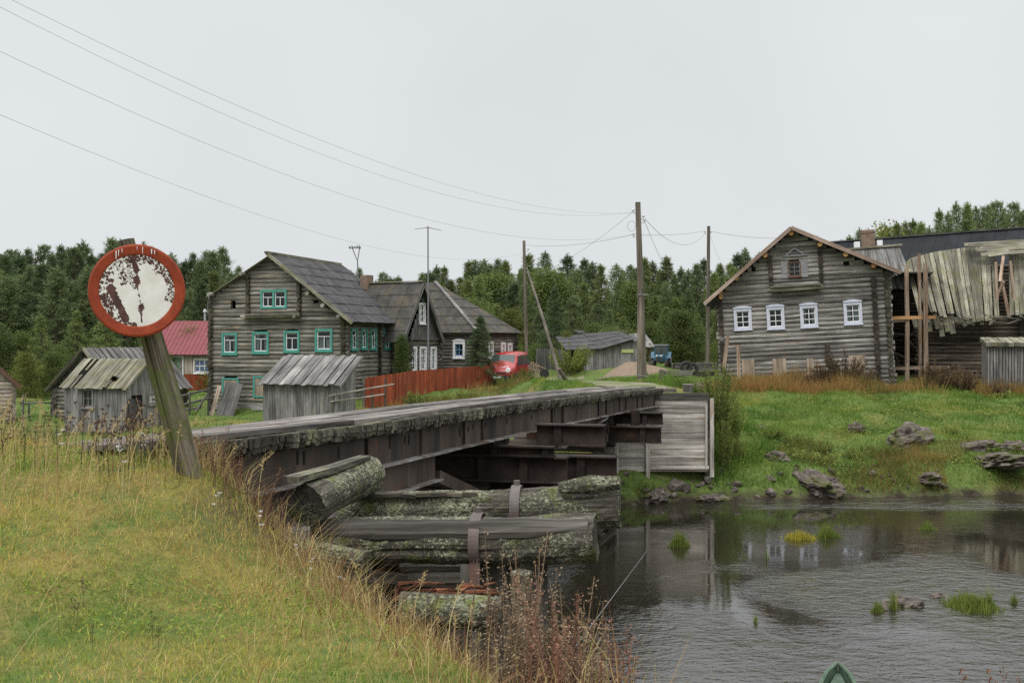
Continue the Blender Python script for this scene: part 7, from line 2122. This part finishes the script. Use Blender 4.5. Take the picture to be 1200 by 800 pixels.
tl = np.clip(vnoise(x * 1.3 + 20, y * 1.3) * .95 - .18 * sst(-1.8, -4, x) - .05 + rng.normal(size=n) * .27, 0, 1); tl = np.where((x > -1.2) & (rng.random(n) < .35), 1., np.minimum(tl, .9))
blades('tall_grass', x, y, hh, .0045 + .0035 * rng.random(n), .38 * rng.uniform(.3, 1.8, n), tl, 'straw', 'tall dry straw-coloured grass along the near bank edge', wind=(.10, -.05))
# seed-head stalks
def stalks(name, x, y, h, label, mat='straw', heads=True):
    n = len(x); z = gz(x, y); V = []; Fs = []; T = []
    lean = rng.normal(size=(n, 2)) * .22 + np.array([.10, 0])
    B = np.stack([x, y, z - .02], 1); tip = B + np.stack([lean[:, 0] * h, lean[:, 1] * h, h], 1); mid = B + np.stack([lean[:, 0] * h * .3, lean[:, 1] * h * .3, h * .6], 1)
    w = .0022; S = np.zeros((n, 3)); S[:, 0] = w
    VV = np.stack([B - S, B + S, mid + S, mid - S, tip + S * .6, tip - S * .6], 1).reshape(-1, 3); i = np.arange(n) * 6
    F1 = np.concatenate([np.stack([i, i + 1, i + 2, i + 3], 1), np.stack([i + 3, i + 2, i + 4, i + 5], 1)])
    m = 22; f = rng.random((n, m)); P = mid[:, None] + (tip - mid)[:, None] * (.55 + .5 * f)[..., None] + rng.normal(size=(n, m, 3)) * .006
    C = P.reshape(-1, 3); D = unit((tip - mid)[:, None] * 3 + rng.normal(size=(n, m, 3)) * .35).reshape(-1, 3); V2, F2 = quad_cloud(C, D, np.full(n * m, .026), np.full(n * m, .006), rng)
    o = np_mesh(name, np.concatenate([VV, V2]), [np.concatenate([F1, F2 + len(VV)])], np.concatenate([np.full(2 * n, .55), rng.uniform(.45, .95, n * m)]), M[mat])
    return tag(o, label, 'grass', kind='stuff')
n = 900
x = rng.uniform(-6.5, 1.5, n); y = rng.uniform(5, 12, n); s = sdist(NEAR, x, y); k = ((s > -.5) & (s < .8) & (rng.random(n) < .35)) | ((x < -2.4) & (y > 7.6) & (s > -2) & (s < .2)); x, y = x[k], y[k]
stalks('seed_stalks', x, y, (.24 + .26 * rng.random(len(x))) * np.where(x > -1.5, .8, 1), 'thin dry grass stalks with pale seed heads along the bank')
# tangle of withered weeds hanging over the bank edge in front of the crib
n = 60000
x = rng.uniform(-3.4, 1.6, n); y = rng.uniform(4., 10.6, n); s = sdist(NEAR, x, y)
k = (s > -.28) & (s < 1.1) & (rng.random(n) < .5 * np.exp(-((s - .15) / .42) ** 2) * (.25 + 1.3 * vnoise(x * 2.2 + 9, y * 2.2))); x, y = x[k], y[k]; n = len(x)
tl = np.where(rng.random(n) < .42, rng.uniform(.88, 1., n), np.clip(rng.normal(size=n) * .25 + .45, 0, .85))
blades('bank_weeds', x, y, (.12 + .30 * rng.random(n)) * (.42 + .58 * sst(-.2, -1.2, x)), .0035 + .0035 * rng.random(n), .7 * rng.uniform(.2, 1.6, n), tl, 'straw', 'tangled brown and straw-coloured withered weeds hanging over the near bank edge', 'weeds', wind=(.12, -.05))
# reddish weeds low on the slope by the crib
n = 14000
x = rng.uniform(-1.6, 3.5, n); y = rng.uniform(4., 10.2, n); s = sdist(NEAR, x, y); k = (s > .15) & (s < 1.9) & (rng.random(n) < np.where(x > .1, .6, .18) * (1 - s / 2.4)) & ~((y > 8.7) & (x > -1.1)); x, y = x[k], y[k]; n = len(x)
blades('red_weeds', x, y, (.15 + .30 * rng.random(n)) * (1 + .7 * sst(-.2, .5, x)), .004 + .004 * rng.random(n), .3 * rng.uniform(.2, 1.6, n), np.where(rng.random(n) < .55, 1., rng.random(n) * .8), 'straw', 'red-brown withered weeds on the slope below the crib', 'weeds')

# dead umbel stalks, yarrow, dock: single plants
def umbel(name, H, seed, mat, nb=5, head=.022):
    rs = np.random.default_rng(seed); random.seed(seed); root = empty(name, (0, 0, 0)); mb = MB()
    l = (rs.normal() * .06, rs.normal() * .06)
    P = [(l[0] * f * H, l[1] * f * H, f * H) for f in (0, .35, .7, 1)]
    mb.tube(P, [.005, .0042, .0035, .0025], 5, 1.); tips = [Vector(P[-1])]
    for k in range(nb):
        f = rs.uniform(.45, .92); a = rs.random() * 6.28; b = Vector((l[0] * f * H, l[1] * f * H, f * H)); L = H * rs.uniform(.12, .28)
        t = b + Vector((math.cos(a) * L * .55, math.sin(a) * L * .55, L)); mb.tube([b, t], [.0028, .0018], 4, 1.); tips.append(t)
    mb.build('stem', mat, root)
    for t in tips:
        mb = MB()
        for k in range(11):
            a = rs.random() * 6.28; r = head * math.sqrt(rs.random()); q = t + Vector((math.cos(a) * r, math.sin(a) * r, .02 + rs.normal() * .004)); mb.tube([t, q], [.001, .001], 3, 1., caps=False); mb.tube([q - Vector((0, 0, .004)), q + Vector((0, 0, .005))], [.0048, .003], 5, rs.uniform(.7, 1.3))
        mb.build('seed_head', mat, root)
    return root
def spike(name, H, seed, mat, ns=4, nl=90):
    rs = np.random.default_rng(seed); random.seed(seed); root = empty(name, (0, 0, 0)); mb = MB(); hd = MB()
    for b in range(ns):
        l = (rs.normal() * .13, rs.normal() * .1); Hh = H * rs.uniform(.6, 1.); o = (rs.normal() * .006 * ns, rs.normal() * .006 * ns)
        P = [Vector((o[0] + l[0] * f * f * Hh, o[1] + l[1] * f * f * Hh, f * Hh)) for f in (0, .4, .75, 1)]; mb.tube(P, [.005, .004, .003, .0018], 5, 1.)
        for k in range(nl):
            f = rs.uniform(.35, 1.); c = Vector((o[0] + l[0] * f * f * Hh, o[1] + l[1] * f * f * Hh, f * Hh)) + Vector((rs.normal() * .013, rs.normal() * .013, 0)); s_ = rs.uniform(.004, .011)
            d = Vector((rs.normal(), rs.normal(), rs.normal() * .6)).normalized() * s_; e_ = Vector((rs.normal(), rs.normal(), rs.normal())).cross(d).normalized() * s_ * .5
            hd.quad([c - d, c + e_, c + d, c - e_], rs.uniform(.6, 1.5))
    mb.build('stem', mat, root); hd.build('withered_leaves', mat, root); return root
UM = [umbel('dead_flower_stalk', .62, 51, M['dead_stalk']), umbel('dead_flower_stalk', .55, 52, M['dead_stalk'], 6)]
SP = [spike('withered_weed', .75, 53, M['red_stalk']), spike('withered_weed', .7, 54, M['red_stalk'])]
M['drab_stalk'] = plain('drab_stalk', (.20, .14, .085), .9, .35, 9)
YA = []
for sd_ in (55, 56):
    r_ = umbel('yarrow', .42, sd_, M['straw_stem'] if 'straw_stem' in M else M['dead_stalk'], 2, .03); YA.append(r_)
    for c in children(r_):
        if 'seed_head' in c.name: c.name = 'flower_head'; c.data.materials.clear(); c.data.materials.append(M['yarrow'])
BG = [spike('withered_clump', 1.1, 63, M['red_stalk'], 11, 130), spike('withered_clump', 1.0, 64, M['drab_stalk'], 12, 120)]
for o in UM + SP + YA + BG: KIDS[o.name] = children(o)
random.seed(5)
def scatter(L, pts, label, group, cat, sr=(.8, 1.25)):
    for (X, Y) in pts:
        p = L[random.randrange(len(L))]; s = random.uniform(*sr); put(p, (X, Y, G(X, Y) - .02), random.random() * 6.28, (s, s, s), label, group, cat)
def pxs(lst): return [((px - 600) / F * Y, Y) for px, Y in lst]
scatter(UM, pxs([(112, 8.7), (122, 8.9), (128, 8.5), (133, 8.8), (140, 8.6), (150, 8.4), (158, 8.7), (166, 8.5), (171, 8.3), (178, 8.5), (186, 8.7), (148, 8.9), (118, 8.3)]), 'dark dead flower stalk standing in the dry grass left of the sign post', 'dead flower stalks left of the sign post', 'weed', (.5, .85))
scatter(UM, pxs([(18, 9.2), (28, 9.0), (40, 9.2), (52, 9.0), (68, 8.9), (80, 9.3), (5, 8.6), (95, 9.1)]), 'dark dead flower stalk near the left picture edge in tall grass', 'dead flower stalks near the left edge', 'weed', (.5, .8))
scatter(UM, pxs([(252, 8.3), (262, 8.4), (275, 8.5), (268, 8.1), (290, 8.2), (310, 8.3)]), 'dark dead flower stalk just right of the sign post', 'dead flower stalks right of the sign post', 'weed', (.4, .7))
scatter(SP, pxs([(248, 8.5), (262, 8.35), (280, 8.5), (296, 8.3), (312, 8.5), (330, 8.4), (345, 8.6), (360, 8.3), (372, 8.6), (386, 8.4), (402, 8.5), (416, 8.2), (430, 8.4), (446, 8.2), (462, 8.1), (236, 8.9), (255, 9.0), (274, 8.9), (300, 8.8), (322, 8.8)]), 'drab withered weed in the tangle between sign post and crib', 'withered weeds between sign post and crib', 'weed', (.4, .68))
scatter(UM, pxs([(86, 6.2), (90, 6.3), (108, 6.0), (178, 6.1), (185, 6.0), (98, 6.5)]), 'small dead brown stalk standing in the open meadow', 'dead stalks in the meadow', 'weed', (.22, .34))
scatter(SP, pxs([(640, 6.9), (655, 7.0), (668, 7.1), (680, 7.2), (690, 7.0), (660, 6.6), (700, 7.1), (710, 7.0), (636, 7.6), (652, 7.5), (664, 7.7), (676, 7.5), (688, 7.6), (700, 7.4), (645, 6.4), (662, 6.2), (690, 6.3), (708, 6.6), (630, 6.8), (648, 7.2), (672, 6.7), (685, 6.6), (618, 7.0)]), 'red-brown withered weed at the water side right of the crib posts', 'withered weeds right of the crib posts', 'weed', (.9, 1.5))
scatter(BG, pxs([(638, 7.4), (650, 7.0), (660, 7.5), (672, 7.1), (684, 7.4), (694, 6.8), (706, 7.2), (646, 6.5), (668, 6.5), (690, 6.2), (626, 6.7), (716, 6.6), (612, 6.9), (598, 7.2), (655, 8.0), (680, 8.0)]), 'dense brown withered weed clump beside the water right of the crib', 'withered clumps right of the crib', 'weed', (1.05, 1.5))
scatter(BG, pxs([(500, 7.5), (520, 7.4), (540, 7.3), (560, 7.2), (580, 7.1), (600, 7.0), (618, 6.9), (530, 7.0), (570, 6.8), (605, 6.6)]), 'brown withered weed clump hanging over the bank below the rotten red log', 'withered clumps below the rotten log', 'weed', (.34, .5))
scatter(BG, pxs([(478, 8.2), (455, 8.4), (430, 8.6), (405, 8.7), (380, 8.9), (355, 9.0)]), 'brown withered weed clump at the foot of the strapped logs', 'withered clumps below the logs', 'weed', (.38, .6))
scatter(SP, pxs([(758, 5.6), (770, 5.7), (782, 5.5), (795, 5.6), (810, 5.5), (850, 5.4), (845, 5.6), (740, 5.8), (725, 6.2), (720, 5.9)]), 'thin withered weed rising against the open water', 'withered weeds against the water', 'weed', (.8, 1.4))
scatter(SP, pxs([(420, 8.2), (440, 8.1), (458, 8.0), (470, 7.9), (485, 7.8), (500, 7.6), (395, 8.4), (375, 8.5)]), 'red-brown withered weed on the bank edge in front of the logs', 'withered weeds in front of the logs', 'weed', (.4, .62))
for px, yy in ((1108, 796), (1116, 790), (1126, 793), (1135, 789), (1147, 794), (1155, 792), (1182, 788), (1190, 784), (1197, 790)):
    p = SP[random.randrange(2)]; X = (px - 600) / F * 4.1; z = G(X, 4.1) - .02; top = EYE + (400 - yy) / F * 4.1; s = (top - z) / .74
    put(p, (X, 4.1, z), random.random() * 6.28, (.5, .5, s), 'thin brown seed stalk poking up at the lower right edge', 'seed stalks at the lower right', 'weed')
scatter(YA, pxs([(68, 8.9), (148, 8.0), (166, 8.4)]), 'white yarrow head in the dry grass left of the sign post', 'yarrow left of the sign post', 'flower', (.55, .8))
scatter(YA, pxs([(252, 7.9), (302, 7.9), (345, 7.7), (366, 7.5)]), 'white yarrow head along the bank edge right of the sign post', 'yarrow along the bank edge', 'flower', (.4, .6))
scatter(YA, pxs([(520, 7.2), (405, 7.6)]), 'white yarrow flower beside the rotten red log', 'yarrow by the rotten log', 'flower', (.5, .6))

# far bank grass
def far_tuft(n, xr, yr, hr, w, mat, name, label, cond=None, tn=(0, 1), lean=.5, cat='grass'):
    x = rng.uniform(*xr, n); y = rng.uniform(*yr, n); t = sdist(FAR, x, y)
    k = t > (.12 if name == 'shore_weeds' else .35)
    cx = np.interp(y, [p[1] for p in ROAD], [p[0] for p in ROAD]); k &= (np.abs(x - cx) > 1.3 + .5 * rng.random(n)) | (y < 36.3)
    k &= ~((x > 2.9) & (x < 6.5) & (y < 39.2) & (y > 35.9))
    if cond is not None: k &= cond(x, y, t)
    x, y = x[k], y[k]; m = len(x)
    tl = np.clip(tn[0] + (tn[1] - tn[0]) * (.6 * vnoise(x * .5, y * .5) + .4 * vnoise(x * 1.9, y * 1.9)) + rng.normal(size=m) * .12, 0, 1)
    return blades(name, x, y, rng.uniform(*hr, m) * (.35 + 1.25 * vnoise(x * .8 + 7, y * .8)), w * rng.uniform(.6, 1.3, m), lean * rng.uniform(.3, 1.6, m), tl, mat, label, cat, seg=1)
u_of = lambda x, y: x / y
far_tuft(150000, (1, 30), (35, 60), (.08, .26), .022, 'lawn', 'bank_grass', 'green grass covering the far river bank', lambda x, y, t: (u_of(x, y) > .0) & (u_of(x, y) < .52), (-.1, 1.12))
far_tuft(60000, (-36, 4), (44, 92), (.06, .2), .035, 'lawn', 'village_lawn', 'green lawn in front of the village houses', lambda x, y, t: (u_of(x, y) < .07) & (u_of(x, y) > -.55), (-.15, .75))
far_tuft(36000, (8, 32), (55, 60.8), (.3, .85), .03, 'rust_grass', 'rusty_grass', 'tall rusty orange grass along the right-hand houses', lambda x, y, t: (u_of(x, y) > .17) & (u_of(x, y) < .52) & (vnoise(x * .45 + 3, y * .7) > .42), (-.1, 1.0), .4)
far_tuft(14000, (-12, 1), (49, 70), (.25, .6), .03, 'rust_grass', 'weed_strip', 'brown and yellow weeds in front of the red fence', lambda x, y, t: (y < 61 + (x + 8) * 1.15 - .8) & (y > 61 + (x + 8) * 1.15 - 9) & (vnoise(x * .7, y * .7) > .35), (-.1, .8), .35, 'weeds')
far_tuft(36000, (3, 20), (35, 40.8), (.12, .42), .022, 'rust_grass', 'shore_weeds', 'brown and green weeds along the far water edge', lambda x, y, t: (t < 3.6) & (vnoise(x * .6, y * .8) > .42), (-.25, .75), .5, 'weeds')
far_tuft(9000, (3, 9), (36, 44), (.3, .7), .025, 'lawn', 'verge_grass', 'long grass beside the road at the bridge end', lambda x, y, t: (vnoise(x, y) > .3), (0, .8), .4)

# darker herbs in patches over the far bank
n = 90000
x = rng.uniform(3, 30, n); y = rng.uniform(35.4, 58, n); t = sdist(FAR, x, y)
k = (t > .5) & (x / y < .5) & (x / y > .15) & ((vnoise(x * .55 + 40, y * .7) * .6 + vnoise(x * 1.7, y * 2.1 + 8) * .4) > .56 + .006 * t); x, y = x[k], y[k]; n = len(x)
C = np.stack([x, y, gz(x, y) + .04 + .26 * rng.random(n) * (.4 + vnoise(x * .9, y * .9))], 1); D = unit(rng.normal(size=(n, 3)) * np.array([1, 1, .7])); V, Fq = quad_cloud(C, D, .05 + .08 * rng.random(n), .03 + .045 * rng.random(n), rng)
tag(np_mesh('bank_herbs', V, [Fq], np.clip(rng.random(n) * .55 + .35 * vnoise(x * .8, y * .8), 0, 1), M['herb']), 'broad-leaved herbs growing in patches on the far bank', 'herbs', kind='stuff')
# reed tufts standing in the river
def tuft(name, label, px, py, wpx, hpx, n, mat, flat=.5):
    Y = EYE * F / (py - 400); X = (px - 600) / F * Y; rw = wpx / F * Y / 2; H = hpx / F * Y
    x = X + rng.normal(size=n) * rw * .5; y = Y + rng.normal(size=n) * rw * flat * .5 
    ed = np.clip(1 - np.abs(x - X) / (rw * 1.4), .25, 1)
    o = blades(name, x, y, H * ed * rng.uniform(.5, 1.15, n), .012 * rng.uniform(.7, 1.4, n), .25 * rng.uniform(.2, 1.8, n), rng.random(n) * .8, mat, label, 'reeds', z=np.zeros(n) - .03)
    o['kind'] = 'thing'; o['group'] = 'reed tufts in the river'
tuft('reed_tuft', 'compact dark green reed tuft nearest the crib logs', 796, 640, 26, 24, 420, 'reed')
tuft('reed_tuft', 'yellow reed patch in mid river', 937, 631, 46, 14, 700, 'reed_yellow')
tuft('reed_tuft', 'taller yellow-green reeds right of the yellow patch', 969, 629, 34, 20, 450, 'reed')
tuft('reed_tuft', 'small green reed tuft beside the pale floating foam', 1086, 620, 22, 16, 220, 'reed')
tuft('reed_tuft', 'large bright green reed patch at the right', 1138, 711, 66, 20, 2000, 'reed', .9)
tuft('reed_tuft', 'upright green tuft at the right end of the bright patch', 1158, 713, 16, 30, 160, 'reed')
tuft('reed_tuft', 'small bright green reed tuft left of the river rocks', 1028, 717, 16, 20, 200, 'reed')
tuft('reed_tuft', 'slender green reeds right beside the river rocks', 1047, 714, 14, 36, 60, 'reed')
tuft('reed_tuft', 'thin lone reed sprig in mid water', 886, 729, 8, 16, 30, 'reed')
tuft('reed_tuft', 'few thin stems below the yellow patch', 898, 655, 6, 26, 16, 'reed')
tuft('reed_tuft', 'thin sprig close to the right border', 1188, 707, 10, 22, 50, 'reed')

# prototypes that were never placed would stand at the origin: remove them
for L in list(PROTO.values()) + list(SH.values()) + [UM, SP, YA, BG]:
    for o in L:
        if o.name not in used:
            for c in KIDS[o.name]: bpy.data.objects.remove(c)
            bpy.data.objects.remove(o)
